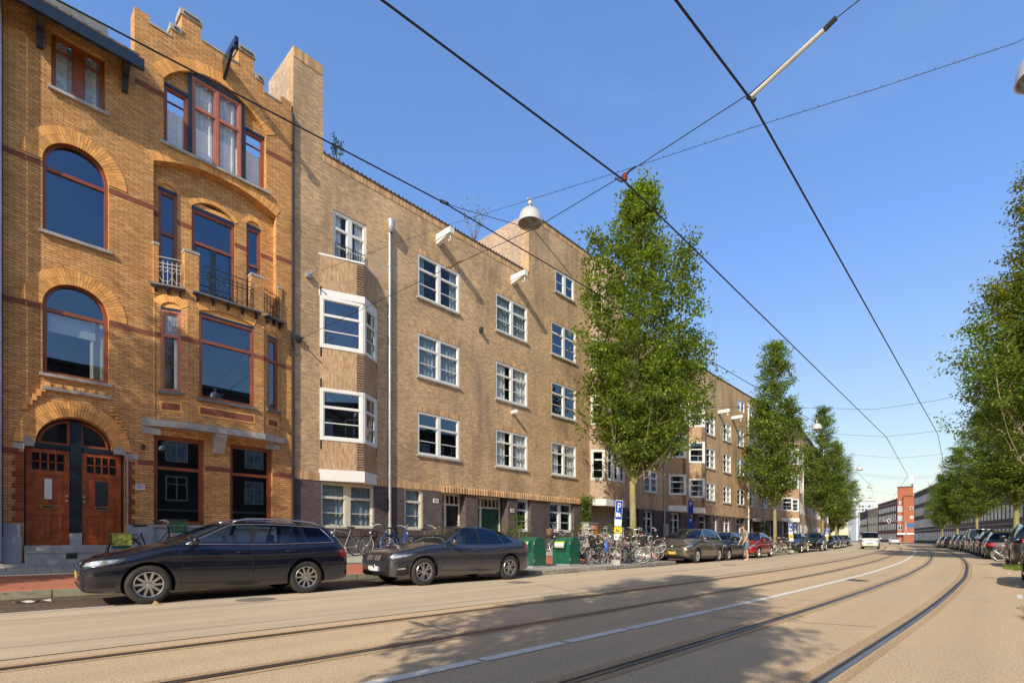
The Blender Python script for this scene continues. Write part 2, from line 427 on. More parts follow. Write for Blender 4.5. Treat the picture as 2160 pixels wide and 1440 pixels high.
g = MB(); g.quad((-700, -1500, -.03), (2500, -1500, -.03), (2500, 1500, -.03), (-700, 1500, -.03)); struct(g.build('ground', M['earth']))
ribbon('road', -3.15, 2.95, 0, 0, M['tramroad'])
ribbon('road', 2.95, 6.9, 0, 0, M['asphalt'])
ribbon('road', -5.2, -3.15, 0, 0, M['tramroad'])
RO = (2.5, 1.05, -1.0, -2.3)
for i, o in enumerate(RO):
    ribbon('tram_track_edge', o-.13, o-.055, .004, .004, M['rust']); ribbon('tram_track_edge', o+.055, o+.17, .004, .004, M['rust'])
    mb = MB()
    ribbon('r', o-.036, o+.012, .008, .009, None, mb=mb, build=False); ribbon('r', o+.012, o+.045, .0055, .0055, None, mb=mb, build=False, mi=1)
    ribbon('r', o+.045, o+.06, .008, .008, None, mb=mb, build=False); struct(mb.build('tram_rail', [M['rail'], M['groove']]))
ribbon('road_joint', 2.93, 2.955, .004, .004, M['groove'])
# lane marking: short blocks near the camera, unbroken further on
mb = MB(); s = -30.
while s < 9.4:
    e = s+(1.15 if s > 1 else 1.6); ribbon('m', -.065, .065, .006, .006, None, a=s, b=e-.05, build=False, mb=mb); s = e
ribbon('m', -.065, .065, .006, .006, None, a=s, b=240, build=False, mb=mb); struct(mb.build('lane_marking', M['paint']))
mb = MB()
for s in (66, 68.2, 70.4): mb.box(s, s+1.3, W(s)+2.3-.2, W(s)+2.3+.2, .004, .008)
struct(mb.build('road_marking', M['paint']))
for i, (p, q) in enumerate((((878, 1312), (980, 1340)), ((1130, 1231), (1290, 1262)), ((1620, 1262), (1760, 1268)), ((1500, 1300), (1850, 1322)), ((1990, 1262), (2090, 1268)), ((1640, 1233), (1720, 1236)))):
    a_, b_ = PH(*p, 0), PH(*q, 0); n_ = (b_-a_).normalized(); o_ = Vector((-n_.y, n_.x, 0))*.007; mb = MB()
    for k in range(12):
        c0, c1 = a_.lerp(b_, k/12), a_.lerp(b_, (k+1)/12); w0, w1 = .006*math.sin(k*1.7+i), .006*math.sin((k+1)*1.7+i); m0, m1 = o_*(w0/.007), o_*(w1/.007)
        mb.quad(*[(v.x, v.y, .0035) for v in (c0+m0-o_, c1+m1-o_, c1+m1+o_, c0+m0+o_)])
    struct(mb.build('road_crack', M['groove']))
M['patch'] = groundmat('dark_asphalt_patch', (.20, .17, .14), (.27, .23, .18), .3, .2); M['scuff'] = groundmat('pale_asphalt_patch', (.70, .63, .53), (.62, .56, .47), .3, .3)
def roadpatch(name, pts, m, z=.0032, lb=None):
    mb = MB(); P = [PH(x, y, 0) for x, y in pts]; mb.poly([(p.x, p.y) for p in P], [], lambda a, b: (a, b, z)); return struct(mb.build(name, M[m]))
roadpatch('road_patch', [(858, 1310), (878, 1318), (899, 1321), (893, 1315), (876, 1310)], 'patch'); 
for s_, o_ in ((9.5, 5.6), (22, 5.2), (3.6, 6.3), (30, -2.9), (44, 5.4)):
    mb = MB(); mb.lathe([(0, .006), (.27, .006), (.3, .004), (.33, .0)], 24, Matrix.Translation((s_, W(s_)+o_, .001))); tag(mb.build('manhole_cover', M['patch'], None, True), 'round cast manhole cover in the road, '+{9.5: 'left lane beside the grey coupe', 22: 'left lane beside the taupe car', 3.6: 'left lane beside the dark estate car', 30: 'right lane before the right-hand cars', 44: 'left lane before the white van'}[s_], 'manhole cover')
# parking lane left with bays, kerb, red bicycle path, sloping pavement
KL = lambda s: W(s)+9.1
PK = lambda s: W(s)+6.9
ribbon('parking_lane', PK, KL, -.001, 0, M['clinker'])
mb = MB()
for a in [x*5.6-.9 for x in range(-3, 3)]:
    ribbon('m', 6.9, 6.98, .004, .004, None, a=a+.9, b=a+2.6, build=False, mb=mb); ribbon('m', 6.9, 6.98, .004, .004, None, a=a+3.4, b=a+5.0, build=False, mb=mb)
    ribbon('m', 6.9, 8.0, .005, .005, None, a=a+.05, b=a+.16, build=False, mb=mb)
for a in range(21, 38, 6): ribbon('m', 6.9, 6.98, .004, .004, None, a=a, b=a+2.2, build=False, mb=mb)
struct(mb.build('parking_marking', M['paint']))
def kerbline(name, dl, a, b, z0, z1, w=.14, m='kerb', side=1):
    mb = MB(); ribbon('k', dl, (lambda s: dl(s)+w*side), z1, z1, None, a=a, b=b, build=False, mb=mb)
    ribbon('k', (lambda s: dl(s)-.0*side), dl, z0-.1, z1, None, a=a, b=b, build=False, mb=mb)
    if side < 0: mb.f = [tuple(reversed(f)) for f in mb.f]
    return struct(mb.build(name, M[m]))
kerbline('kerb', KL, -120, 240, 0, .15, m='kerby')
FL = lambda s: 16.6 if s < 62 else W(s)+11.2
slope = lambda dd: .16+(dd-KL(0)-.15)*.098
zf = lambda s: .585
ribbon('bike_path', lambda s: KL(s)+.14, lambda s: KL(s)+2.0, .145, .33, M['bikepath'])
ribbon('pavement_edge', lambda s: KL(s)+2.0, lambda s: KL(s)+2.14, .352, .362, M['kerb'])
ribbon('pavement', lambda s: KL(s)+2.14, lambda s: FL(s)+1.2, .362, .80, M['paver'])
# bulb-outs of the pavement between the parking bays
def bulb(a, b):
    o = W((a+b)/2)+7.0; k = KL((a+b)/2)+.1; mb = MB()
    pts = [(a, k), (a, o+.35), (a+.1, o+.1), (a+.35, o), (b-.35, o), (b-.1, o+.1), (b, o+.35), (b, k)]
    n = len(pts)
    mb.poly(pts, [], lambda x, y: (x, y, .125), 0)
    ip = inset(pts, .13)
    for i in range(n-1):
        mb.quad((*pts[i], -.02), (*pts[i+1], -.02), (*pts[i+1], .131), (*pts[i], .131), 1)
        mb.quad((*pts[i], .131), (*pts[i+1], .131), (*ip[i+1], .131), (*ip[i], .131), 1)
    return struct(mb.build('pavement', [M['paver2'], M['kerb']]))
for a, b in ((11.6, 21.2), (36.2, 43.2), (58.5, 63.5), (83, 88)): bulb(a, b)
# right-hand side
KR = lambda s: W(s)-5.2
kerbline('kerb', KR, -120, 240, 0, .13, side=-1)
ribbon('pavement', lambda s: W(s)-14, lambda s: KR(s)-.14, .14, .128, M['paver2'])
mb = MB()
for a in range(13, 60, 3): ribbon('m', -3.32, -3.25, .005, .005, None, a=a, b=a+.9, build=False, mb=mb)
struct(mb.build('parking_marking', M['paint']))
# ------------------------------------------------------------------ the yellow brick house (281)
H1 = thing('town_house', 'narrow yellow brick house with stepped gable, round-arched windows and oriel', 'house', (3.9, 16, .5))
Lu, Ru = .66, 7.09
GAB = [(3.05, 14.7), (3.37, 14.7), (3.37, 14.5), (3.86, 14.5), (3.86, 14.72), (4.1, 14.72), (4.1, 15.3), (4.56, 15.3), (4.56, 14.92), (5.54, 14.92), (5.54, 15.36), (5.97, 15.36), (5.97, 14.82), (6.24, 14.82), (6.24, 14.55), (6.76, 14.55), (6.76, 14.78), (Ru, 14.78)]
door_loop = [(1.0, .4), (2.86, .4), (2.86, 3.2), (2.62, 3.27)]+archloop(1.19, 2.61, 3.27, 3.28, 3.97, 16)[2:]+[(1.18, 3.27), (1.0, 3.2)]
aw1 = archloop(1.31, 2.53, 8.22, 9.86, 10.55, 16); aw2 = archloop(1.31, 2.53, 4.92, 6.52, 7.21, 16)
rec2 = archloop(3.46, 6.62, 7.6, 10.98, 11.36, 16); rec3 = archloop(3.69, 6.32, 11.6, 13.3, 14.05, 16)
holes = [door_loop, aw1, aw2, rec2, rec3, rect(1.46, 2.46, 11.62, 12.95), rect(3.47, 4.66, 1.45, 3.83), rect(5.31, 6.51, 1.47, 3.83)]
outer = [(Lu, .3), (Ru, .3)]+GAB[::-1]+[(3.05, 13.4), (Lu, 13.4)]
wall(FA, outer, holes, [M['yellow'], M['room']], H1, depth=.42, reveal=.13, back=False)
mb = MB(); mb.fbox(FA, Lu, Ru, .3, 13.3, -1.5, -1.4); mb.build('room_shade_panel', M['room'], H1)
# bands of red brick
mb = MB()
for z0, z1, segs in ((9.68, 9.81, ((Lu, 1.31), (2.53, 3.46), (6.62, Ru))), (6.37, 6.5, ((Lu, 1.31), (2.53, 3.44), (6.62, Ru))), (2.99, 3.12, ((Lu, .92), (3.12, 3.47), (4.66, 5.31), (6.51, Ru))), (12.75, 12.9, ((3.06, 3.69), (6.32, Ru)))):
    for a, b in segs: mb.fbox(FA, a, b, z0, z1, -.01, .004)
mb.build('red_brick_band', M['redband'], H1, split=True)
# arches
voussoirs(FA, 1.31, 2.53, 9.86, 10.55, .36, M['yplain'], H1); voussoirs(FA, 1.31, 2.53, 6.52, 7.21, .36, M['yplain'], H1)
voussoirs(FA, 1.19, 2.61, 3.28, 3.97, .36, M['yplain'], H1, out=.03)
voussoirs(FA, 3.46, 6.62, 10.98, 11.36, .25, M['yplain'], H1); voussoirs(FA, 3.69, 6.32, 13.3, 14.05, .3, M['yplain'], H1)
# coping stones of the gable
mb = MB()
for a, b, z in ((4.06, 4.6, 15.3), (5.5, 6.01, 15.36), (3.83, 4.1, 14.72), (6.0, 6.27, 14.82)): mb.fbox(FA, a, b, z, z+.16, -.44, .03); mb.fbox(FA, a+.08, b-.08, z+.05, z+.1, .03, .05, 1)
for a, b, z in ((3.35, 3.86, 14.5), (4.58, 5.54, 14.92), (6.24, 6.76, 14.55)): mb.fbox(FA, a, b, z, z+.05, -.44, .02)
mb.build('coping', [M['stone'], M['dark']], H1, split=True)
# dormer-less eaves, gutter and tiled roof on the left
mb = MB()
def pr(pts, u0, u1, mb, mi=0): mb.prism(pts, lambda a, b: (u0, a, b), lambda a, b: (u1, a, b), mi)
pr([(15.36, 13.0), (15.36, 13.06), (19.5, 16.2), (19.5, 16.1)], .3, 3.04, mb)
mb.build('roof', M['tile'], H1)
mb = MB(); pr([(15.28, 12.68), (15.28, 12.93), (15.4, 12.98), (15.44, 12.72)], .3, 3.12, mb); pr([(15.4, 12.76), (15.4, 12.84), (16.0, 13.3), (16.0, 13.2)], .3, 3.06, mb)
mb.build('gutter', M['navy'], H1)
for u in (1.2, 2.78):
    mb = MB(); pr([(15.99, 12.35), (15.99, 13.2), (15.5, 12.95), (15.5, 12.82), (15.8, 12.72), (15.92, 12.35)], u, u+.12, mb); mb.build('bracket', M['navy'], H1)
mb = MB(); mb.quad((.3, 19.4, 16.15), (3.06, 19.4, 16.15), (3.06, 19.6, 16.6), (.3, 19.6, 16.6)); mb.build('ridge', M['lead'], H1)
# windows
window(H1, FA, 1.31, 2.53, 8.22, 10.55, M['orange'], cols=1, bars=(.345,), thick=(1,), loop=aw1, sill=M['stone'], fw=.075)
window(H1, FA, 1.31, 2.53, 4.92, 7.21, M['orange'], cols=1, bars=(.33,), thick=(1,), loop=aw2, sill=M['stone'], fw=.085, curt=('cream_blind', .0) if 0 else None)
w = [c for c in H1.children if c.name.startswith('window')][-1]
mb = MB(); mb.fbox(FA, 1.42, 2.3, 5.98, 6.42, -.24, -.23); mb.build('blind', M['curtw'], w); curtain(FA, 2.2, 2.5, 5.0, 6.45, M['cream'], w, -.27, .03)
window(H1, FA, 1.46, 2.46, 11.62, 12.95, M['orange'], cols=2, bars=(.25,), thick=(0,), sill=M['stone'], curt=('curt', 'full'), wide=.17, fw=.06)
F3 = Fr(0, 16.14, 1, 0)
h3 = [rect(3.72, 4.28, 11.62, 13.22), rect(4.36, 5.64, 11.62, 13.86), rect(5.72, 6.3, 11.62, 13.22)]
wall(F3, archloop(3.62, 6.4, 11.55, 13.35, 14.12, 16), h3, [M['yellow'], M['room']], H1, depth=.1, reveal=.0, back=False)
for h in (h3[0], h3[2]): window(H1, F3, h[0][0], h[1][0], 11.62, 13.22, M['orange'], cols=1, bars=(.22,), thick=(0,), rev=.02, fw=.05, curt=('curtw', 'full'), cz=(11.7, 12.7))
window(H1, F3, 4.36, 5.64, 11.62, 13.86, M['pink'], cols=2, bars=(.36,), thick=(1,), rev=-.05, fw=.06, curt=('curt', .5), wide=.08)
w = [c for c in H1.children if c.name.startswith('window')][-1]; curtain(F3, 4.44, 5.56, 11.7, 12.55, M['curtw'], w, -.06, .02)
mb = MB(); ringframe(mb, F3, rect(4.28, 5.72, 11.6, 13.94), .085, -.1, .09); mb.build('window_surround', M['navy'], H1)
for h in (h3[0], h3[2]):
    mb = MB(); mb.fbox(F3, h[0][0]-.02, h[1][0]+.02, 13.22, 13.3, -.1, .03); mb.build('lintel', M['navy'], H1)
mb = MB(); mb.fbox(FA, 3.6, 6.42, 11.53, 11.6, -.2, .08); mb.build('sill', M['stone'], H1)
# recessed second floor behind the balcony
F2 = Fr(0, 16.24, 1, 0)
h2 = [archloop(3.62, 4.06, 7.9, 10.5, 10.66, 8), archloop(4.4, 5.52, 7.8, 10.36, 10.62, 8), archloop(5.84, 6.26, 7.9, 10.5, 10.66, 8)]
wall(F2, archloop(3.36, 6.72, 7.4, 10.85, 11.5, 16), h2, [M['yellow'], M['room']], H1, depth=.15, reveal=.02, back=False)
for h, zt in zip(h2, (10.44, 10.3, 10.44)):
    a, b = h[0][0], h[1][0]
    mb = MB(); mb.fbox(F2, a, b, zt, zt+.22, -.12, -.04); mb.fbox(F2, a, b, zt, zt+.09, -.04, -.01, 1); mb.build('lintel', [M['yplain'], M['navy']], H1)
    window(H1, F2, a, b, 7.8, zt, M['orange'], cols=1, bars=(.36,) if b-a > .8 else (.42,), thick=(1,), rev=.05, fw=.05, wide=.12, curt=None)
    if b-a > .8:
        mb = MB(); zb_ = zt-(zt-7.8)*.36-.04; mb.fbox(F2, (a+b)/2-.07, (a+b)/2+.07, 7.8, zb_, -.11, -.055); mb.fbox(F2, a+.05, a+.12, 7.8, zb_, -.11, -.055); mb.fbox(F2, b-.12, b-.05, 7.8, zb_, -.11, -.055); mb.build('balcony_door', M['navy'], H1)
    voussoirs(F2, a, b, h[2][1], h[int(len(h)/2)+1][1], .12, M['yplain'], H1, out=.008)
mb = MB()
for a, b in ((3.46, 3.62), (4.06, 4.4), (5.52, 5.84), (6.26, 6.62)): mb.fbox(F2, a, b, 9.68, 9.81, -.01, .004)
mb.build('red_brick_band', M['redband'], H1, split=True)
# oriel
A0 = (3.45, 16.0); A1 = (4.17, 15.72); A2 = (U(556, 15.72), 15.72); A3 = (U(594), 16.0)
def Ff(a, b): return Fr(a[0], a[1], b[0]-a[0], b[1]-a[1]), math.hypot(b[0]-a[0], b[1]-a[1])
OF = [Ff(A0, A1), Ff(A1, A2), Ff(A2, A3)]
ZB, ZT = 4.1, 7.72
specs = [(.17, .62, 4.98, 7.22), (.27, OF[1][1]-.27, 4.92, 7.3), (.15, OF[2][1]-.15, 4.98, 7.22)]
for i, ((F, L), (a, b, z0, z1)) in enumerate(zip(OF, specs)):
    lp = archloop(a, b, z0, z1, z1+.13, 8)
    wall(F, rect(0, L, ZB, ZT), [lp], [M['yellow'], M['room']], H1, name='oriel_wall', depth=.12, reveal=.0, back=False)
    voussoirs(F, a, b, z1, z1+.13, .2, M['yplain'], H1, out=.01)
    mb = MB(); mb.fbox(F, a, b, z1-.02, z1+.14, -.1, -.03, 0); mb.fbox(F, a, b, z1-.1, z1-.02, -.1, -.01, 1); mb.build('lintel', [M['yplain'], M['navy']], H1)
    wn = window(H1, F, a, b, z0, z1-.09, M['orange'] if i else M['pink'], cols=1, bars=(.31,), thick=(1,), rev=.03, fw=.05, sill=M['lead'], curt=('curtw', 'full') if i == 0 else None, cz=(z0, z1-.8))
    if i < 2:
        mb = MB(); zz = z1-.14; mb.fbox(F, a+.07, b-.07, z1-.75 if i == 0 else z1-.72, zz, -.075, -.07); mb.build('leaded_light', M['leadglass'] if i == 0 else M['leadglass2'] if 'leadglass2' in M else M['leadglass'], wn) if i == 0 else None
    mb = MB(); mb.fbox(F, a-.03, b+.03, 4.45, 4.72, -.01, .012, 0); mb.fbox(F, a+.03, b-.03, 4.5, 4.67, .01, .02, 1); mb.build('red_brick_panel', [M['yplain'], M['redband']], H1)
    mb = MB(); mb.fbox(F, 0, a, 6.37, 6.5, -.01, .004); mb.fbox(F, b, L, 6.37, 6.5, -.01, .004); mb.build('red_brick_band', M['redband'], H1, split=True)
mb = MB()
fl = [A0, A1, A2, A3]; mb.poly([(a, b) for a, b in [(3.3, 16.2), (3.3, 15.97), (4.15, 15.66), (A2[0]+.03, 15.66), (A3[0]+.12, 15.97), (A3[0]+.12, 16.2)]], [], lambda x, y: (x, y, 4.2))
pts = [(3.3, 16.2), (3.3, 15.97), (4.15, 15.66), (A2[0]+.03, 15.66), (A3[0]+.12, 15.97), (A3[0]+.12, 16.2)]
mb.poly(pts[::-1], [], lambda x, y: (x, y, 4.03))
for i in range(5): mb.quad((*pts[i], 4.03), (*pts[i+1], 4.03), (*pts[i+1], 4.2), (*pts[i], 4.2))
for u in (3.24, 3.3): pass
mb.build('stone_ledge', M['stone'], H1)
mb = MB(); pr([(16.0, 3.48), (15.93, 3.5), (15.7, 3.95), (15.7, 4.04), (16, 4.04)], 4.84, 5.14, mb); mb.build('corbel', M['stone'], H1)
for a, b in ((3.2, 3.62), (6.3, 6.72)):
    mb = MB(); mb.fbox(FA, a, b, 3.82, 3.98, -.1, .03); mb.build('corbel', M['stone'], H1)
mb = MB(); mb.fbox(FA, 3.2, 3.47, 4.02, 4.22, -.05, .04); mb.build('corbel', M['stone'], H1)
mb = MB(); mb.box(3.5, A3[0]-.05, 15.975, 15.995, 4.22, 7.66); mb.build('room_shade_panel', M['room'], H1)
mb = MB(); mb.poly([(3.4, 16.1), A0, A1, A2, A3, (A3[0], 16.1)], [], lambda x, y: (x, y, 7.7)); mb.build('balcony_floor', M['lead'], H1)
# balcony piers and railings
def pier(a, b, zt, dp=.3, name='pier'):
    mb = MB(); x0, x1, y0, y1 = a, b, dp[0], dp[1]
    mb.box(x0, x1, y0, y1, 7.5, zt, 0); mb.box(x0-.015, x1+.015, y0-.015, y1+.015, zt, zt+.07, 1); mb.build(name, [M['yellow'], M['stone']], H1)
pier(3.452, 3.56, 8.78, (15.94, 16.2)); pier(4.1, 4.44, 8.78, (15.722, 15.96)); pier(A2[0]-.34, A2[0]-.002, 8.78, (15.722, 15.96)); pier(A3[0]-.12, A3[0]-.01, 8.78, (15.96, 16.2))
def railing(F, u0, u1, z0, z1, m, par, n=None, fancy=True, name='railing', out=0):
    mb = MB(); n = n or max(2, int((u1-u0)/.11)); t = .009
    for z in ((z1, z1-.16, z1-.26) if fancy else (z1, z0+.06)): mb.fbox(F, u0, u1, z-t, z+t, out-t, out+t)
    for i in range(n+1):
        u = u0+(u1-u0)*i/n; mb.fbox(F, u-t*.8, u+t*.8, z0, z1-(.09 if fancy else 0), out-t*.8, out+t*.8)
    if fancy:
        for i in range(n):
            a = u0+(u1-u0)*i/n; b = u0+(u1-u0)*(i+1)/n; c = (a+b)/2
            if i % 3 == 1:
                mb.tube([F.P(c+(b-a)/2*math.cos(q/6*math.pi), z1-.3-.07*math.sin(q/6*math.pi), out) for q in range(7)], .008, 4)
                mb.tube([F.P(c+(b-a)/2*math.cos(q/6*math.pi), z0+.02+.08*math.sin(q/6*math.pi), out) for q in range(7)], .008, 4)
            else:
                s = 1 if i % 3 else -1; mb.tube([F.P(a if s > 0 else b, z1-.3, out), F.P(b if s > 0 else a, z1-.4, out)], .008, 4); mb.tube([F.P(a if s > 0 else b, z0+.05, out), F.P(b if s > 0 else a, z0+.2, out)], .008, 4)
    return mb.build(name, m, par)
railing(OF[0][0], .12, .62, 7.8, 8.5, M['ironl'], H1, 5); railing(OF[1][0], .36, OF[1][1]-.36, 7.8, 8.55, M['iron'], H1, 10, out=.02); railing(OF[2][0], .02, OF[2][1]-.1, 7.8, 8.5, M['iron'], H1, 5)
for (F, L), (a, b) in zip(OF, ((-.05, .72), (.1, OF[1][1]-.1), (.0, OF[2][1]+.02))):
    mb = MB(); mb.fbox(F, a, b, 7.7, 7.745, 0, .16); mb.build('balcony_slab', M['lead'], H1)
    k = 3 if b-a < 1 else 5
    for i in range(k):
        u = a+.12+(b-a-.24)*i/(k-1); mb = MB(); mb.prism([(.0, 7.52), (.05, 7.54), (.13, 7.64), (.13, 7.7), (0, 7.7)], lambda o, z: F.P(u-.025, z, o), lambda o, z: F.P(u+.025, z, o)); mb.build('bracket', M['navy'], H1)
# hoist beam
hu = 5.15
mb = MB(); mb.box(hu-.045, hu+.045, 15.0, 16.02, 14.62, 14.78); mb.prism([(15.98, 14.2), (15.98, 14.62), (15.4, 14.62), (15.5, 14.5)], lambda a, b: (hu-.04, a, b), lambda a, b: (hu+.04, a, b)); mb.box(hu-.06, hu+.06, 15.04, 15.12, 14.5, 14.62)
mb.build('hoist_beam', M['navy'], H1)
# ground floor windows, plinth
for a, b in ((3.47, 4.66), (5.31, 6.51)):
    window(H1, FA, a, b, 1.46, 3.83, M['orange'], cols=1, bars=(.36,), thick=(1,), fw=.075, rev=.13, sill=M['bstone'])
mb = MB()
for a, b, z in ((Lu, .95, 1.42), (2.9, 3.46, 1.43), (4.67, 5.3, 1.43), (6.52, Ru-.03, 1.43)): mb.fbox(FA, a, b, .3, z, -.02, .05); mb.fbox(FA, a-.012, b+.012, .3, 1.14, -.02, .075)
for a, b in ((3.46, 4.67), (5.3, 6.52)): mb.fbox(FA, a, b, .3, 1.38, -.02, .02)
mb.build('plinth', M['bstone'], H1, split=True)
# quoins of glazed brick at the entrance
for a, b in ((.86, 1.0), (2.86, 3.0)):
    mb = MB(); z = 1.45; i = 0
    while z < 3.05:
        e = .06 if i % 4 < 2 else 0; mb.fbox(FA, a-(e if a < 1 else 0), b+(e if a > 1 else 0), z+.003, z+.061, -.01, .012); z += .064; i += 1
    mb.build('quoin', M['redglaze'], H1)
mb = MB()
for a, b, z in ((.84, .99, 3.12), (2.87, 3.12, 3.12)): mb.fbox(FA, a-.02, b+.02, z, z+.13, -.02, .02)
mb.prism([(1.0, 3.2), (1.17, 3.2), (1.17, 3.34), (1.08, 3.42), (1.0, 3.42)], lambda a, b: FA.P(a, b, .035), lambda a, b: FA.P(a, b, -.1))
mb.prism([(2.63, 3.2), (2.86, 3.2), (2.86, 3.34), (2.72, 3.4), (2.63, 3.34)], lambda a, b: FA.P(a, b, .035), lambda a, b: FA.P(a, b, -.1))
mb.build('impost', M['stone'], H1, split=True)
mb = MB()    # corbelled brick steps over the door and dentil ledge
for i in range(5): mb.fbox(FA, .98+i*.075, 1.06+i*.075, 4.02+i*.115, 4.17+i*.115, -.02, .06)
for i in range(4):
    for j in range(3): mb.fbox(FA, 2.56+i*.085, 2.63+i*.085, 4.32-i*.16-j*.085, 4.37-i*.16-j*.085, -.02, .06)
for i in range(6): mb.fbox(FA, 1.36+i*.2, 1.45+i*.2, 4.62, 4.7, -.02, .06)
mb.build('brick_ornament', M['yplain'], H1, split=True)
mb = MB(); mb.fbox(FA, 1.3, 2.56, 4.54, 4.615, -.02, .07); mb.build('stone_ledge', M['stone'], H1)
# doors
FD = Fr(0, 16.2, 1, 0)
mb = MB(); mb.fbox(FD, 1.82, 2.02, 1.22, 3.9, -.12, .05); mb.fbox(FD, 1.0, 2.86, 3.2, 3.31, -.1, .03); mb.fbox(FD, 1.0, 1.03, .9, 3.2, -.1, .02); mb.fbox(FD, 2.82, 2.86, .9, 3.2, -.1, .02)
mb.build('door_frame', M['navy'], H1)
mb = MB(); mb.fbox(FD, 1.81, 2.03, .9, 1.22, -.12, .06); mb.build('post_base', M['bstone'], H1)
def panel_door(par, F, u0, u1, z0, z1, m, gl=None, slot=None, glz=True, knob=1, grid=(4, 2), name='door'):
    mb = MB(); mb.fbox(F, u0, u1, z0, z1, -.06, -.015)
    w = u1-u0; st = .09; top = z1-.12
    zz = [z0+.1, z0+.75, z0+.83, z1-.62, z1-.5, z1-.1]
    for a, b in ((u0, u0+st), (u1-st, u1)): mb.fbox(F, a, b, z0, z1, -.015, .004)
    for a, b in ((z0, z0+.12), (z0+.72, z0+.82), (z1-.6, z1-.5), (z1-.09, z1)): mb.fbox(F, u0+st, u1-st, a, b, -.015, .004)
    mb.fbox(F, (u0+u1)/2-.035, (u0+u1)/2+.035, z0+.12, z0+.72, -.015, .003)
    for (a, b) in ((u0+st+.04, (u0+u1)/2-.075), ((u0+u1)/2+.075, u1-st-.04)): mb.fbox(F, a, b, z0+.17, z0+.67, -.015, -.004)
    mb.fbox(F, u0+st+.05, u0+st+.17, z0+.87, z1-.64, -.015, -.003); mb.fbox(F, u1-st-.17, u1-st-.05, z0+.87, z1-.64, -.015, -.003)
    d = mb.build(name, m, par)
    if glz:
        g = MB(); n, k = grid; a0, b0 = u0+st+.02, u1-st-.02; za, zb = z1-.49, z1-.1
        g.fbox(F, a0, b0, za, zb, -.015, -.008); g.build('pane', M['darkglass'], d)
        g = MB()
        for i in range(1, n): u = a0+(b0-a0)*i/n; g.fbox(F, u-.014, u+.014, za, zb, -.008, .003)
        for i in range(1, k): z = za+(zb-za)*i/k; g.fbox(F, a0, b0, z-.012, z+.012, -.008, .003)
        g.build('glazing_bar', m, d)
    s = MB(); c = (u0+u1)/2; s.fbox(F, c-.15, c+.15, z0+.86, z0+.95, -.012, .008); s.fbox(F, c-.11, c+.11, z0+.885, z0+.925, .008, .012, 1); s.build('letter_slot', [M['brass'], M['iron']], d)
    k = MB(); ku = u1-.05 if knob > 0 else u0+.05
    for z in (z0+1.05, z0+1.17): k.lathe([(0, 0), (.02, .0), (.03, .03), (.0, .05)], 10, Matrix.Translation(F.P(ku, z, .004)) @ Matrix.Rotation(R(90), 4, 'X'))
    k.build('door_knob', M['ironl'], d, True)
    return d
M['darkglass'] = plain('dark_glass', (.012, .014, .016), .05, var=.3)
d = panel_door(H1, FD, 1.04, 1.81, .93, 3.19, M['door'])
mb = MB(); mb.fbox(FD, 1.36, 1.49, 2.02, 2.5, -.004, .0); mb.build('paper_notice', M['white'], d)
d = panel_door(H1, FD, 2.03, 2.81, .93, 3.19, M['door'], knob=-1)
mb = MB()
mb.fbox(FD, 2.3, 2.54, 1.9, 2.5, -.012, .002); mb.build('door_grille', M['iron'], d)
for a, b in ((1.22, 1.82), (2.02, 2.58)):   # fanlights
    c = 1.9; rr = .665; pts = []
    q0, q1 = (math.pi-.0, math.pi/2+.13) if a < 1.5 else (math.pi/2-.13, 0.0)
    arc = [(c+rr*math.cos(q0+(q1-q0)*i/9), 3.31+.62*math.sin(q0+(q1-q0)*i/9)) for i in range(10)]
    lp = arc+([(1.82, 3.31)] if a < 1.5 else [(2.02, 3.31)])
    lp = lp[::-1] if a > 0 else lp
    mb = MB(); ip = ringframe(mb, FD, lp, .055, -.09, .0); w = mb.build('fanlight', M['wood2'] if 'wood2' in M else M['orange'], H1)
    g = MB(); g.poly(ip, [], lambda x, y: FD.P(x, y, -.05)); g.build('pane', M['darkglass'], w)
mb = MB(); mb.poly(archloop(1.16, 2.64, 3.2, 3.28, 4.0, 16), [], lambda a, b: FD.P(a, b, -.11)); mb.fbox(FD, .95, 2.9, .5, 3.25, -.3, -.12); mb.build('door_frame', M['ddark'], H1)
mb = MB(); mb.box(1.0, 2.86, 15.97, 16.3, .3, .93); mb.box(1.0, 2.86, 15.8, 16.2, .3, .8); mb.box(1.0, 2.86, 15.78, 16.0, .76, .81); mb.box(1.0, 2.86, 15.62, 15.9, .3, .6); mb.box(1.7, 1.9, 15.79, 15.799, .62, .74, 1)
mb.build('front_step', [M['stone'], M['iron']], H1)
mb = MB(); mb.tube([(2.9, 15.97, .9), (2.9, 15.97, 3.15)], .02, 6); mb.box(2.86, 2.92, 15.94, 16.0, 2.0, 2.12); mb.build('cable_pipe', M['zinc'], H1)
def text(body, size, loc, rot, m, name, parent=None, ext=.002, align='CENTER', sx=1):
    cu = bpy.data.curves.new('t', 'FONT'); cu.body = body; cu.size = size; cu.extrude = ext; cu.align_x = align; cu.align_y = 'CENTER'
    o = bpy.data.objects.new('t', cu); COL.objects.link(o); bpy.context.view_layer.update()
    dg = bpy.context.evaluated_depsgraph_get(); me = bpy.data.meshes.new_from_object(o.evaluated_get(dg)); bpy.data.objects.remove(o)
    me.name = name; me.materials.clear(); me.materials.append(m); r = bpy.data.objects.new(name, me); COL.objects.link(r)
    r.rotation_euler = rot; r.scale = (sx, 1, 1); r.location = Vector(loc)
    if parent: r.parent = parent; r.location = Vector(loc)-chain_loc(parent)
    return r
def number_plate(par, s, z, txt, w=.2, h=.14, y=16.0):
    mb = MB(); mb.box(s-w/2, s+w/2, y-.02, y, z-h/2, z+h/2); p = mb.build('house_number', M['white'], par)
    text(txt, h*.85, (s, y-.022, z), (R(90), 0, 0), M['iron'], 'numerals', p); return p
number_plate(H1, 3.17, 2.42, '281')
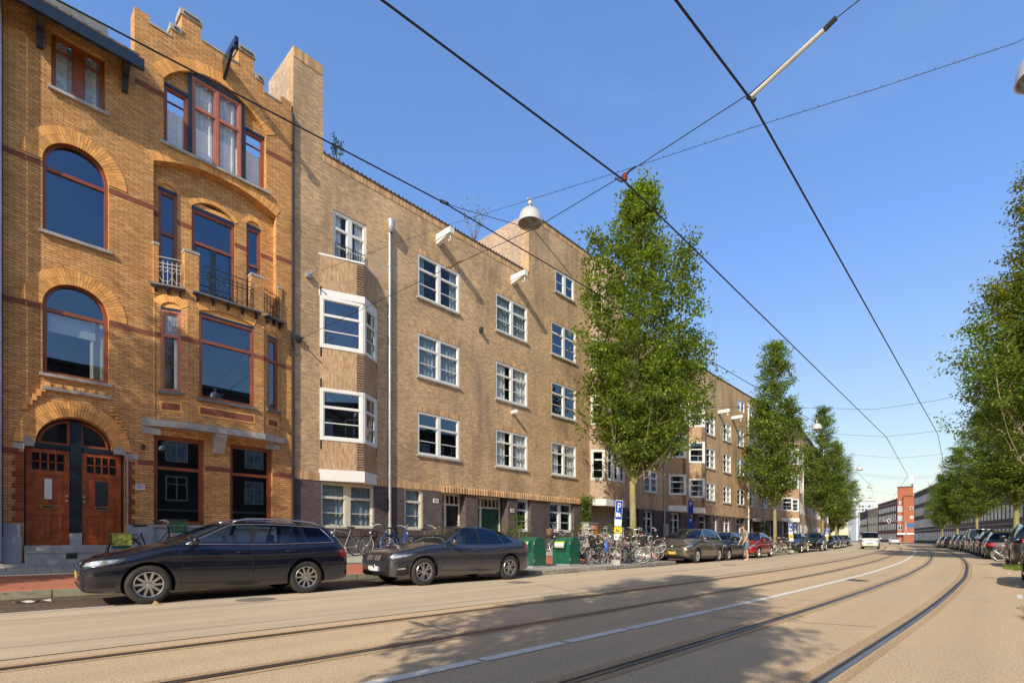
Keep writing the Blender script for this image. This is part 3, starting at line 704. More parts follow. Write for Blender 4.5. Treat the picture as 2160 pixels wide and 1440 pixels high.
mb = MB(); mb.lathe([(.0, 0), (.05, .02), (.04, .12), (.015, .15)], 10, Matrix.Translation((3.22, 15.93, 3.38))); mb.build('door_lamp', M['iron'], H1)
D0 = thing('drainpipe', 'dark drainpipe in the joint between the yellow and the brown brick houses', 'drainpipe', (7.12, 15.9, .5))
mb = MB(); mb.tube([(7.115, 15.95, .55), (7.115, 15.95, 14.4)], .045, 8); 
for z in range(1, 14, 2): mb.tube([(7.115, 15.95, z), (7.115, 15.95, z+.08)], .058, 8)
mb.build('pipe', M['iron'], D0)
# neighbour at the left edge
HN = thing('brick_house', 'red-brown brick house of which only the edge shows at the far left', 'house', (-2.5, 16, .5))
FNb = Fr(0, 15.86, 1, 0); M['nb'] = brick('red_brown_brick', (.25, .11, .075), (.18, .08, .055), (.2, .16, .13))
wall(FNb, rect(-6, .64, .3, 14.2), [rect(-4.6, -3.4, 1.4, 3.4), rect(-2.2, -1, 1.4, 3.4), rect(-4.6, -3.4, 5, 7), rect(-2.2, -1, 5, 7), rect(-4.6, -3.4, 8.2, 10.2), rect(-2.2, -1, 8.2, 10.2)], [M['nb'], M['room']], HN)
for a in (-4.6, -2.2):
    for z in (1.4, 5, 8.2): window(HN, FNb, a, a+1.2, z, z+2, M['white'])
mb = MB(); mb.tube([(.6, 15.8, .6), (.6, 15.8, 13.6)], .04, 8); mb.build('pipe', M['zinc'], HN)
# ------------------------------------------------------------------ the brown brick blocks
ROWS = ((4.33, 6.0), (7.33, 9.02), (10.38, 12.06))
M['fpane'] = plain('pale_pane', (.38, .42, .46), .15, var=.5, scale=2); M['far5'] = brick('purple_brown_brick', (.19, .12, .10), (.14, .09, .08), (.15, .12, .11), stain=.25); M['pale2'] = plain('hazy_concrete', (.55, .60, .66), .9)  # opaque pale grey panes for distant windows
H2 = thing('apartment_building', 'brown brick block with white casements, triangular bay and tall chimney pylon', 'building', (15, 16, .55))
cols = {'A': (11.95, 14.07), 'B': (16.22, 18.36), 'C': (20.18, 22.3)}
up = [rect(a, b, z0, z1) for (a, b) in cols.values() for z0, z1 in ROWS]
up += [rect(20.49, 22.12, 13.62, 14.77), rect(8.49, 9.74, 10.38, 12.1)]
top = [(23.55, 16.66), (18.45, 16.66), (18.45, 13.72), (8.13, 13.72), (8.13, 16.6), (7.15, 16.6)]
wall(FA, [(7.15, 3.05), (23.55, 3.05)]+top, up, [M['brown'], M['room']], H2, depth=.5, reveal=.05, back=False)
def inner(par, a, b, z0, z1, F=FA): mb = MB(); mb.fbox(F, a, b, z0, z1, -1.6, -1.5); mb.build('room_shade_panel', M['room'], par)
inner(H2, 7.2, 23.5, .4, 13.0); mb = MB(); mb.fbox(FA, 18.6, 23.4, 13.2, 16.4, -.48, -.45); mb.build('room_shade_panel', M['room'], H2)
low = [rect(8.06, 10.06, 1.45, 2.98), rect(11.34, 12.22, 1.43, 3.04), rect(13.17, 14.42, .2, 3.0), rect(15.12, 17.02, .2, 2.98), rect(17.66, 18.6, 1.43, 2.97), rect(20.07, 22.12, 1.43, 2.96)]
wall(FA, rect(7.15, 23.55, .3, 3.05), low, [M['dark'], M['room']], H2, name='base_wall', depth=.4, reveal=.3, back=False)
mb = MB(); mb.box(7.15, 8.13, 16.5, 17.9, 13.5, 16.6); mb.build('chimney_stack', M['pale'], H2)
mb = MB(); mb.box(18.45, 23.5, 16.5, 20.5, 13.4, 16.66); mb.build('roof_block', M['pale'], H2)
mb = MB(); mb.box(8.1, 18.45, 16.5, 26, 13.1, 13.2); mb.build('roof', M['lead'], H2)
soldiers(FA, 7.16, 8.12, 16.28, .33, M['brownp'], H2); soldiers(FA, 8.14, 18.44, 13.5, .24, M['brownp'], H2); soldiers(FA, 18.46, 23.54, 16.44, .24, M['brownp'], H2)
mb = MB()   # tile coping with its serrated edge
for a, b, z in ((8.14, 18.44, 13.74), (18.45, 23.56, 16.68)):
    n = int((b-a)/.17)
    for i in range(n):
        u = a+(b-a)*i/n; mb.fbox(FA, u+.008, u+(b-a)/n-.008, z, z+.05, -.5, .035); mb.fbox(FA, u+.0, u+.05, z+.03, z+.09, -.5, .045)
mb.build('coping', M['darkp'], H2)
soldiers(FA, 7.18, 13.1, 2.99, .26, M['brownp'], H2, out=.01, dent=.0); soldiers(FA, 13.1, 23.5, 2.96, .26, M['brownp'], H2, out=.03, dent=.045, w=.075)
for (a, b) in cols.values():
    for i, (z0, z1) in enumerate(ROWS):
        c = random.choice([('curt', .22), ('curtb', 'full'), None, ('curt', .35)]) if (a, i) != (11.95, 2) else ('curtb', .2)
        window(H2, FA, a, b, z0, z1, M['white'], rev=.03, curt=c, sill=M['stone'], fw=.075, wide=.15)
        soldiers(FA, a-.05, b+.05, z1, .2, M['brownp'], H2, out=.006)
window(H2, FA, 20.49, 22.12, 13.62, 14.77, M['white'], rev=.03, bars=(.5,), thick=(0,), fw=.09, wide=.2, sill=M['stone'])
window(H2, FA, 8.49, 9.74, 10.38, 12.1, M['white'], rev=.05, fw=.08, wide=.16, curt=('curt', .3))
railing(FA, 8.55, 9.68, 10.4, 11.0, M['iron'], H2, 12, fancy=False, out=.03)
window(H2, FA, 8.06, 10.06, 1.45, 2.98, M['cream'], rev=.08, wide=.2, curt=('curtb', 'full'))
window(H2, FA, 11.34, 12.22, 1.43, 3.04, M['cream'], cols=1, rev=.08, curt=('curtb', 'full'), fw=.09)
window(H2, FA, 17.66, 18.6, 1.43, 2.97, M['white'], cols=1, rev=.2, fw=.1)
window(H2, FA, 20.07, 22.12, 1.43, 2.96, M['white'], rev=.2, fw=.1, wide=.2)
soldiers(FA, 8.0, 10.1, 1.18, .2, M['darkp'], H2, out=.03)
def portal(par, a, b, zt, doors, dep=.42, y=16.0, zb=.62):
    Fp = Fr(0, y+dep, 1, 0)
    mb = MB(); mb.fbox(Fp, a, b, zt-.1, zt, -.1, .04)
    n = len(doors); us = [a]; tot = sum(w for w, _ in doors)
    for w, _ in doors: us.append(us[-1]+(b-a)*w/tot)
    for u in us: mb.fbox(Fp, max(a, u-.06), min(b, u+.06), zb, zt, -.1, .05)
    mb.fbox(Fp, a, b, zt-.52, zt-.45, -.1, .04)
    for i in range(n):
        k = max(1, int((us[i+1]-us[i])/.24))
        for j in range(1, k): u = us[i]+(us[i+1]-us[i])*j/k; mb.fbox(Fp, u-.02, u+.02, zt-.45, zt-.1, -.08, .02)
    fr = mb.build('door_frame', M['white'] if par is not H2 else M['cream'], par)
    mb = MB(); mb.fbox(Fp, a, b, zt-.45, zt-.1, -.06, -.05); mb.build('fanlight', M['darkglass'], par)
    for i, (w, m) in enumerate(doors):
        d = panel_door(par, Fp, us[i]+.06, us[i+1]-.06, zb, zt-.52, M[m], glz=False)
    mb = MB(); mb.box(a, b, y, y+dep+.1, .2, zb); mb.build('front_step', M['stone'], par)
portal(H2, 13.17, 14.42, 3.0, ((.55, 'black_door'), (1, 'black_door'))); portal(H2, 15.12, 17.02, 2.98, ((.5, 'black_door'), (1, 'green_door')), dep=.55)
number_plate(H2, 12.83, 2.6, '283', .26, .17); number_plate(H2, 17.3, 2.4, '285', .24, .16)
# triangular bay
def vbay(par, B0, B1, B2, rows, zslab, ztop, caps=True, q=True, lowz=3.0):
    fs = [Ff(B0, B1), Ff(B1, B2)]
    zs = [zslab]+[z for r in rows for z in r]+[ztop]
    for k, (F, L) in enumerate(fs):
        hs = [rect(.05, L-.0, r[0], r[1]) for r in rows]
        # brick panels between the window bands
        mb = MB()
        for i in range(0, len(zs), 2):
            z0, z1 = zs[i], zs[i+1]
            if z1-z0 < .05: continue
            mb.quad(F.P(0, z0), F.P(L, z0), F.P(L, z1), F.P(0, z1))
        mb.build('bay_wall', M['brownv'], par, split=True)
        for (z0, z1) in rows:
            w = window(par, F, .02, L-.02, z0, z1, M['white'], cols=1, rev=.0, fw=.11 if L > .9 else .08, curt=random.choice([None, ('curt', .2), ('curtb', .3)]), bars=(.36, .66), sill=None)
    for r in rows: mb = MB(); mb.box(B0[0]+.03, B2[0]-.03, B0[1]-.03, B0[1]-.008, r[0]-.3, r[1]+.3); mb.build('room_shade_panel', M['room'], par)  # dark panel before the brick, standing in for the unlit room
    mb = MB()
    def ring(z0, z1, e):
        o = Vector(((B0[0]+B2[0])/2, B0[1]))
        P = [Vector(B0)+Vector((-e*.3, 0)), Vector(B1)+Vector((0, -e)), Vector(B2)+Vector((e*.3, 0))]
        v = [(p.x, p.y, z) for z in (z0, z1) for p in P]
        mb.add(v, [(0, 1, 4, 3), (1, 2, 5, 4), (0, 2, 1), (3, 4, 5)])
    ring(lowz, zslab, .05)
    for r in rows[1:]: pass
    ring(rows[-2][1] if len(rows) == 3 and False else rows[-1][1], rows[-1][1]+.23, .05)
    ring(ztop, ztop+.06, .04)
    mb.build('bay_ledge', M['white'], par, split=True)
    if q:
        F, L = fs[0]; mb = MB()
        for i in range(0, len(zs), 2):
            z = zs[i]+.03
            while z < zs[i+1]-.06:
                mb.fbox(F, L-.24, L-.002, z, z+.045, -.01, .015); z += .085
        mb.build('quoin', M['darkp'], par)
vbay(H2, (8.0, 16), (9.35, 15.51), (10.16, 16), ((4.33, 6.04), (7.36, 9.05)), 3.37, 10.38)
# hoist beams
def hoist(par, u, z, y=16., L=.85):
    mb = MB(); mb.box(u-.11, u+.11, y-L, y+.02, z-.02, z+.2); mb.prism([(y, z-.16), (y, z-.02), (y-L*.72, z-.02), (y-L*.72, z-.05)], lambda a, b: (u-.08, a, b), lambda a, b: (u+.08, a, b))
    h = mb.build('hoist_beam', M['white'], par)
    mb = MB(); mb.tube([(u, y-L+.1, z), (u, y-L+.1, z-.14)]+[(u, y-L+.16+.06*math.cos(q), z-.2+.06*math.sin(q)) for q in (3.1, 3.9, 4.7, 5.5, 6.2)], .016, 6); mb.build('hook', M['white'], h)
hoist(H2, 12.95, 12.93); hoist(H2, 17.31, 12.95)
P2 = thing('drainpipe', 'pale grey drainpipe with hopper head on the brown brick wall right of the triangular bay', 'drainpipe', (10.66, 15.9, .6))
mb = MB(); mb.tube([(10.66, 15.93, .6), (10.66, 15.93, 12.25)], .055, 10)
for z in (1.5, 3.4, 5.3, 7.2, 9.1, 11): mb.tube([(10.66, 15.93, z), (10.66, 15.93, z+.1)], .068, 10)
mb.build('pipe', M['zinc'], P2, True, 40); mb = MB(); mb.lathe([(.06, 0), (.12, .08), (.14, .3), (.15, .4), (.15, .43), (.0, .43)], 12, Matrix.Translation((10.66, 15.85, 12.2))); mb.build('hopper', M['zinc'], P2, True, 40)
# wall-mounted small things
for i, (x, y) in enumerate(((1235, 0),)): pass
for s, z, lb in ((7.3, 7.4, 'black cable anchor on the brown wall low beside the yellow house'), (7.62, 9.55, 'grey cable anchor on the brown wall high beside the triangular bay')):
    mb = MB(); mb.box(s-.07, s+.07, 15.9, 16.0, z-.09, z+.09); mb.tube([(s, 15.9, z), (s+.02, 15.7, z-.03)], .03, 6); tag(mb.build('cable_anchor', M['iron'] if z < 8 else M['zinc']), lb, 'anchor')
a_, b_ = PW(1080, 870); mb = MB(); mb.lathe([(0, 0), (.09, 0), (.09, .28), (.06, .34), (0, .34)], 12, Matrix.Translation((a_, 15.99, b_)) @ Matrix.Rotation(R(90), 4, 'X')); tag(mb.build('wall_lamp', M['white']), 'small white round vent lamp on the brown wall under the middle window column', 'wall lamp')
a_, b_ = PW(1012, 697); mb = MB(); mb.box(a_-.05, a_+.05, 15.82, 16, b_-.08, b_+.1); tag(mb.build('wall_bracket', M['iron']), 'small rusty bracket on the brown wall between two window columns', 'bracket')

# corner tower bay
def tbay(par, T, rows, z0, z1, gf=True, m='brown', attic=None):
    mb = MB(); mb.box(T[0][0]+.05, T[3][0]-.05, 15.96, 15.99, z0+.05, z1-.1); mb.build('room_shade_panel', M['room'], par)
    fs = [Ff(T[i], T[i+1]) for i in range(3)]
    for k, (F, L) in enumerate(fs):
        hs = [rect(.07, L-.07, a, b) for a, b in rows]
        if attic and k == 0: hs.append(rect(.12, L-.12, *attic))
        wall(F, rect(0, L, z0, z1), hs, [M['pale'] if k == 0 else M[m], M['room']], par, name='bay_wall', depth=.12, reveal=0, back=False)
        for a, b in rows: window(par, F, .07, L-.07, a, b, M['white'], cols=1 if L < 1.2 else 3, bars=(.33, .67), rev=.0, fw=.11, wide=.28)
        if attic and k == 0: window(par, F, .12, L-.12, *attic, M['white'], cols=1, bars=(.5,), thick=(0,), rev=0, fw=.08)
    mb = MB(); v = [(a, b, z) for z in (z0-.36, z0) for a, b in T]; mb.add(v, [(0, 1, 5, 4), (1, 2, 6, 5), (2, 3, 7, 6), (3, 2, 1, 0)])
    mb.build('bay_ledge', M['white'], par)
    mb = MB(); mb.poly([T[0], T[1], T[2], T[3]], [], lambda a, b: (a, b, z1-.02)); mb.build('bay_roof', M['lead'], par)
TW = [(23.56, 16), (24.2, 15.34), (26.2, 15.34), (26.86, 16)]
tbay(H2, TW, ROWS, 3.3, 16.62, attic=(13.55, 14.7))
soldiers(FA, 23.6, 26.8, 16.4, .24, M['brownp'], H2)
mb = MB(); mb.box(23.55, 26.9, 16.5, 20, .4, 16.62); mb.build('roof_block', M['pale'], H2)
H3 = thing('apartment_building', 'brown brick block between the corner bay and long drainpipe, behind the nearest tree', 'building', (38, 16, .55))
R3 = ((4.12, 5.52), (6.66, 8.22), (9.3, 10.8))
def block(par, F, L, colsu, rows, ztop, zbase, base_holes, attic=(), m='brown', hoists=()):
    hs = [rect(a, a+1.8, z0, z1) for a in colsu for z0, z1 in rows]+[rect(a, a+1.8, 12.4, 13.4) for a in attic]
    wall(F, rect(0, L, zbase, ztop), hs, [M[m], M['room']], par, depth=.5, reveal=.05, back=False)
    mb = MB(); mb.fbox(F, .05, L-.05, .4, ztop-.3, -1.6, -1.5); mb.build('room_shade_panel', M['room'], par)
    mb = MB(); mb.fbox(F, 0, L, ztop, ztop+.07, -.5, .04); mb.build('coping', M['darkp'], par)
    wall(F, rect(0, L, .3, zbase), [rect(a, b, z, zbase-.06) for a, b, z in base_holes], [M['dark'], M['room']], par, name='base_wall', depth=.4, reveal=.4, back=False)
    for a in colsu:
        for z0, z1 in rows: window(par, F, a, a+1.8, z0, z1, M['white'], rev=.03, fw=.07, wide=.14, sill=M['stone'], curt=random.choice([None, ('curt', .25), ('curtw', .3), ('curtb', 'full')]))
    for a in attic: window(par, F, a, a+1.8, 12.4, 13.4, M['white'], rev=.03, bars=(.5,), thick=(0,))
    for a, b, z in base_holes:
        if z > 1: window(par, F, a, b, z, zbase-.06, M['white'], rev=.2, cols=2 if b-a > 1.3 else 1)
        else:
            mb = MB(); mb.fbox(F, a, b, .3, zbase-.06, -.5, -.45); d = mb.build('door', M['black_door'], par)
            mb = MB(); mb.fbox(F, a, a+.09, .3, zbase-.06, -.45, -.38); mb.fbox(F, b-.09, b, .3, zbase-.06, -.45, -.38); mb.fbox(F, a, b, zbase-.6, zbase-.53, -.45, -.38); mb.fbox(F, a, b, zbase-.14, zbase-.06, -.45, -.38); mb.build('door_frame', M['white'], d)
    for u, z in hoists:
        p = F.P(u, z); mb = MB(); mb.fbox(F, u-.11, u+.11, z, z+.24, -.02, .9); mb.fbox(F, u-.03, u+.03, z-.25, z, .72, .78); mb.build('hoist_beam', M['white'], par)
block(H3, Fr(26.86, 16, 1, 0), 48.9-26.86, (2.8, 12.65, 16.15, 19.46), R3, 14.2, 3.0,
      ((.8, 2.2, .4), (2.8, 4.2, 1.4), (6.6, 8.2, 1.4), (9.6, 10.6, 1.4), (11.4, 13.4, .4), (14.2, 15.2, 1.4), (16.2, 18, 1.4), (19.3, 21.4, .4)), attic=(19.5,), hoists=((15.2, 11.3), (18.2, 11.35)))
for x in (33.1, 36.3): vbay(H3, (x, 16), (x+.86, 15.14), (x+1.72, 16), R3, 3.4, 11.6)
P3 = thing('drainpipe', 'long white drainpipe on the brown facade behind the standing man', 'drainpipe', (48.95, 15.9, .6))
mb = MB(); mb.tube([(48.95, 15.9, .6), (48.95, 15.9, 13.2)], .07, 8); mb.lathe([(.08, 0), (.16, .4), (0, .4)], 10, Matrix.Translation((48.95, 15.88, 13.1))); mb.build('pipe', M['white'], P3)
P4 = thing('drainpipe', 'grey drainpipe with meter box beside the darker shaded brown wall', 'drainpipe', (32.4, 15.9, .6))
mb = MB(); mb.tube([(32.4, 15.93, .6), (32.4, 15.93, 13.8)], .05, 8); mb.build('pipe', M['zinc'], P4); mb = MB(); mb.box(32.2, 32.6, 15.75, 15.95, 1.3, 2.1); mb.build('meter_box', M['ironl'], P4)
H4 = thing('apartment_building', 'brown brick block between the long drainpipe and the street bend', 'building', (57, 16, .55))
block(H4, Fr(49, 16, 1, 0), 17, (.4, 3.9, 7.4, 14.9), R3, 14.2, 3.0, ((.3, 2.6, .4), (3.6, 5.6, 1.4), (6.6, 8.2, .4), (10.8, 12, 1.4), (14.6, 16.2, 1.4)), attic=(.3, 3.9))
for x in (59.6, 62.1): vbay(H4, (x, 16), (x+.86, 15.14), (x+1.72, 16), R3, 3.4, 11.6, q=False)
mb = MB()   # little awning
for i in range(9): mb.box(50.2+i*.28, 50.34+i*.28, 15.5, 15.96, 2.75, 2.98)
mb.box(50.2, 52.8, 15.46, 15.95, 2.98, 3.02); tag(mb.build('awning', M['white']), 'white and dark striped awning on the ground floor right of the long drainpipe', 'awning')
def fwin(par, F, u0, u1, z0, z1, fm='white', out=.03, n=1):
    mb = MB(); ringframe(mb, F, rect(u0, u1, z0, z1), .1, -.02, out); mb.fbox(F, u0+.05, u1-.05, z0+.05, z1-.05, -.05, .004, 1)
    for i in range(n): u = u0+(u1-u0)*(i+1)/(n+1); mb.fbox(F, u-.05, u+.05, z0, z1, 0, out-.005)
    z = z1-(z1-z0)*.33; mb.fbox(F, u0, u1, z-.04, z+.04, 0, out-.008)
    return mb.build('window', [M[fm], M['fpane'] if z1-z0 < 2.05 and random.random() < .6 else M['darkglass']], par)
def farblock(name, lb, P0, P1, h, m, rows, pitch, ww, roof=True, base=None, fm='white', cat='building', depth=9, group=None, n=1, ledge=None, pitched=0):
    F = Fr(P0[0], P0[1], P1[0]-P0[0], P1[1]-P0[1]); L = math.hypot(P1[0]-P0[0], P1[1]-P0[1])
    t = thing(name, lb, cat, ((P0[0]+P1[0])/2, (P0[1]+P1[1])/2, .1), group)
    mb = MB(); mb.fbox(F, 0, L, -.1, h, -depth, 0); mb.build('wall', M[m], t)
    mb = MB()
    if pitched: mb.prism([(.3, h), (-depth*.5, h+pitched), (-depth, h)], lambda o, z: F.P(-.1, z, o), lambda o, z: F.P(L+.1, z, o)); mb.build('roof', M['tile'], t)
    else: mb.fbox(F, -.05, L+.05, h, h+.25, -depth, .25); mb.build('roof', M['iron'], t)
    if h < 20:
        for i in range(max(1, int(L/7.5))):
            u = 2.2+i*7.5+random.uniform(-.8, .8)
            if u < L-1.2: mb = MB(); mb.fbox(F, u, u+random.uniform(.6, 1.3), h-.1, h+random.uniform(.7, 1.3), -3.2, -2.3); mb.build('chimney', M[m], t)
    k = int(L/pitch)
    for z0, z1 in rows:
        for i in range(k):
            u = (L-k*pitch)/2+pitch*(i+.5); fwin(t, F, u-ww/2, u+ww/2, z0, z1, fm, n=n)
    if ledge:
        mb = MB(); [mb.fbox(F, .02, L-.02, z, z+.14, -.02, .12) for z in ledge]; mb.build('ledge', M['stone'], t)
    return t, F, L
def fl(s): return (s, W(s)+11.0)
for i, (a, b) in enumerate(((66.05, 80), (80.05, 95), (95.05, 112), (112.05, 128))):
    farblock('apartment_building', ['brown brick block with white windows just past the second tree on the left', 'brown brick block with white windows behind the pair of trees on the left', 'brown brick block far down the left side behind the last big tree', 'last brown brick block on the left before the crossing'][i], (a, 16.2 if i == 0 else fl(a)[1]), fl(b), 14.2-i*.1, 'brown', R3+((1.2, 2.9),), 2.6, 1.7)
# right-hand side
def rl(s): return (s, -3.6+(s-93.3)*.2252)
RR = ((.9, 2.6), (4.0, 5.9), (7.0, 8.9), (10.0, 11.7))
names = ['dark umber brick block with rows of tall white windows next to the red tower', 'purple-brown brick block with tall white windows behind the far right trees', 'purple-brown brick block with tall white windows behind the silver van', 'purple-brown brick block at the right edge behind the nearest right-hand tree', 'dark brick block across the street beside the camera', 'dark brick block across the street behind the camera', 'long dark brick block across the street, farthest behind the camera']
segs = [(171, 139.1), (139, 116.1), (116, 93.1), (93, 70.1), (70, 47), (46.9, 22), (21.9, -4), (-4.1, -30)]
for i, (a, b) in enumerate(segs):
    pa, pb = rl(a), rl(b)
    if a < 50: pa, pb = (a, -13.6), (b, -13.6)
    if i == 4: pb = (47, -13.6)
    lb = ['dark umber brick block with rows of tall white windows next to the red tower', 'purple-brown brick block farthest down the right side behind the small trees', 'purple-brown brick block on the right behind the row of small parked cars', 'purple-brown brick block on the right behind the silver van', 'purple-brown brick block at the right edge behind the near tree crown', 'dark brick block across the street beside the camera, seen only in window reflections', 'dark brick block across the street, mirrored in the yellow house windows', 'dark brick block across the street well behind the camera'][i]
    farblock('brick_building', lb, pa, pb, 12.9, 'far1' if i == 0 else 'far5' if i < 5 else 'far1', RR, 1.75 if i < 5 else 2.6, 1.05 if i < 5 else 1.5, ledge=(3.2,), fm='white' if i < 5 else 'cream')
# red corner tower and the row beyond it
TT = thing('corner_tower', 'orange-red brick corner tower block with small white windows at the crossing', 'building', (207, 19, .1))
def zz(y, Z): return CH+(YH-y)*Z/FPX
FT = Fr(PH(1893, 1100, zz(1100, 165)).x, PH(1893, 1100, zz(1100, 165)).y, .1, -.995)
mb = MB(); mb.fbox(FT, 0, 4.0, -.1, zz(1028, 165), -6, 0); mb.build('wall', M['far2'], TT)
mb = MB(); mb.fbox(FT, 1.5, 4.3, -.1, zz(1048, 165), .02, 1.0); mb.build('front_wall', M['far2'], TT)
mb = MB(); mb.fbox(FT, -.05, 4.05, zz(1028, 165), zz(1028, 165)+.3, -6, .1); mb.fbox(FT, 1.45, 4.35, zz(1048, 165), zz(1048, 165)+.2, 0, 1.1); mb.build('coping', M['far1'], TT)
for y0, y1, a, b in ((1067, 1079, .1, 1.35), (1087, 1098, .1, 1.35), (1106, 1117, .1, 1.35), (1057, 1063, .4, .95)): fwin(TT, FT, a, b, zz(y1, 165), zz(y0, 165), out=.15)
for y0, y1 in ((1069, 1075), (1088, 1094)): fwin(TT, Fr(*FT.P(0, 0, 1.0)[:2], .1, -.995), 3.2, 4.0, zz(y1, 165), zz(y0, 165), n=0)
mb = MB(); mb.fbox(FT, -.1, 4.4, 2.6, 3.1, 0, 1.3); mb.build('ledge', M['white'], TT)
pA = PH(1892.5, 1100, zz(1100, 166)); 
def at(x, Z): p = (x-1080)/FPX; return (Z*(p*SN+CS), Z*(SN-p*CS))
farblock('brick_building', 'dark red brick block with white hoist beams left of the orange-red tower', at(1852, 196), at(1892.3, 168), 14.2, 'far3', ((1, 3), (4.4, 6.4), (7.6, 9.6), (10.6, 12.2)), 2.6, 1.5, depth=6, ledge=(13.2,))
farblock('brick_building', 'buff brick building left of the dark red block', at(1831, 215), at(1851.6, 200), 13.2, 'far4', ((1, 3), (4.4, 6.6), (7.6, 9.8)), 3.2, 2, depth=5)
farblock('brick_building', 'grey-brown building with white balcony bands, farthest of the row on the right', at(1811, 240), at(1830.6, 219), 13.2, 'far1', ((1, 3), (4.4, 6.6), (7.6, 9.8)), 3.0, 2, depth=5, ledge=(4, 7, 10))
farblock('high_rise', 'pale grey high-rise slab on the horizon behind the street', at(1806, 520), at(1848, 520), zz(1057, 520), 'hr' if 'hr' in M else 'pale2', [(3+i*3.4, 5+i*3.4) for i in range(10)], 3.4, 2.6, depth=12, n=0) if 'pale2' in M else None
# ------------------------------------------------------------------ trees and plants
def leafmat(name, c1, c2, tr=.42):
    m, nt, b = mat(name); nt.nodes.remove(b); o = nt.nodes['Material Output']
    g = nt.nodes.new('ShaderNodeNewGeometry')
    c = mix(nt, c1, c2, g.outputs['Random Per Island'])
    f = noise(nt, .9, 3); c = mix(nt, c, ramp(nt, f, [(.3, .55), (.7, 1.35)]), 1.0, 'MULTIPLY')
    d = N(nt, 'ShaderNodeBsdfPrincipled', Roughness=.5); d.inputs['Specular IOR Level'].default_value = .35
    t = N(nt, 'ShaderNodeBsdfTranslucent'); nt.links.new(c, d.inputs['Base Color'])
    c2_ = mix(nt, c, (1.5, 1.45, .5), 1.0, 'MULTIPLY'); nt.links.new(c2_, t.inputs[0])
    mx = N(nt, 'ShaderNodeMixShader'); mx.inputs[0].default_value = tr
    nt.links.new(d.outputs[0], mx.inputs[1]); nt.links.new(t.outputs[0], mx.inputs[2]); nt.links.new(mx.outputs[0], o.inputs[0]); return m
M['leaf'] = leafmat('hornbeam_leaf', (.085, .155, .025), (.33, .41, .085))
M['leafy'] = leafmat('yellowing_leaf', (.10, .14, .022), (.32, .30, .06))
M['leafl'] = leafmat('light_leaf', (.12, .2, .03), (.24, .32, .07))
def barkmat(name, c1, c2, moss):
    m, nt, b = mat(name); b.inputs['Roughness'].default_value = .9
    c = mix(nt, c1, c2, ramp(nt, noise(nt, 3, 4, .6, None, (1, 1, .35)), [(.35, 0), (.65, 1)]))
    c = mix(nt, c, moss, ramp(nt, noise(nt, 5, 3), [(.4, 0), (.6, .8)])); nt.links.new(c, b.inputs['Base Color'])
    bump(nt, b, noise(nt, 22, 4, .6, None, (1, 1, .3)), .8, .02); return m
M['bark'] = barkmat('mossy_bark', (.20, .17, .11), (.34, .31, .22), (.33, .31, .07))
M['twig'] = plain('branch_wood', (.30, .25, .15), .85)
def leaves(rnd, centres, per, size, rad, flat=.7, m=None, spread=None):
    vs = []; fs = []; uni = rnd.uniform; ga = rnd.gauss
    for (c, k) in centres:
        a0 = math.atan2(c[1], c[0])+uni(-.6, .6); ll = rad*k*uni(.9, 2.2); dv = (math.cos(a0)*.75, math.sin(a0)*.75, uni(-.1, .9))
        for _ in range(int(per*k)):
            g_ = uni(-1.25, 1.35)*ll; w_ = rad*k*(.78-.22*abs(g_)/ll)
            p = (c[0]+ga(0, w_)+dv[0]*g_, c[1]+ga(0, w_)+dv[1]*g_, c[2]+ga(0, w_*flat)+dv[2]*g_)
            a = uni(0, 6.283); el = uni(-.9, .9); s = size*uni(.65, 1.35)
            dx, dy, dz = math.cos(a)*math.cos(el), math.sin(a)*math.cos(el), math.sin(el)-.2
            b = a+1.571+uni(-.5, .5); ex, ey, ez = math.cos(b), math.sin(b), uni(-.5, .5)
            o = len(vs); h = s*.33
            vs += [p, (p[0]+dx*s*.5+ex*h, p[1]+dy*s*.5+ey*h, p[2]+dz*s*.5+ez*h), (p[0]+dx*s, p[1]+dy*s, p[2]+dz*s), (p[0]+dx*s*.5-ex*h, p[1]+dy*s*.5-ey*h, p[2]+dz*s*.5-ez*h)]
            fs.append((o, o+1, o+2, o+3))
    mb = MB(); mb.v = vs; mb.f = fs; mb.m = [0]*len(fs); return mb
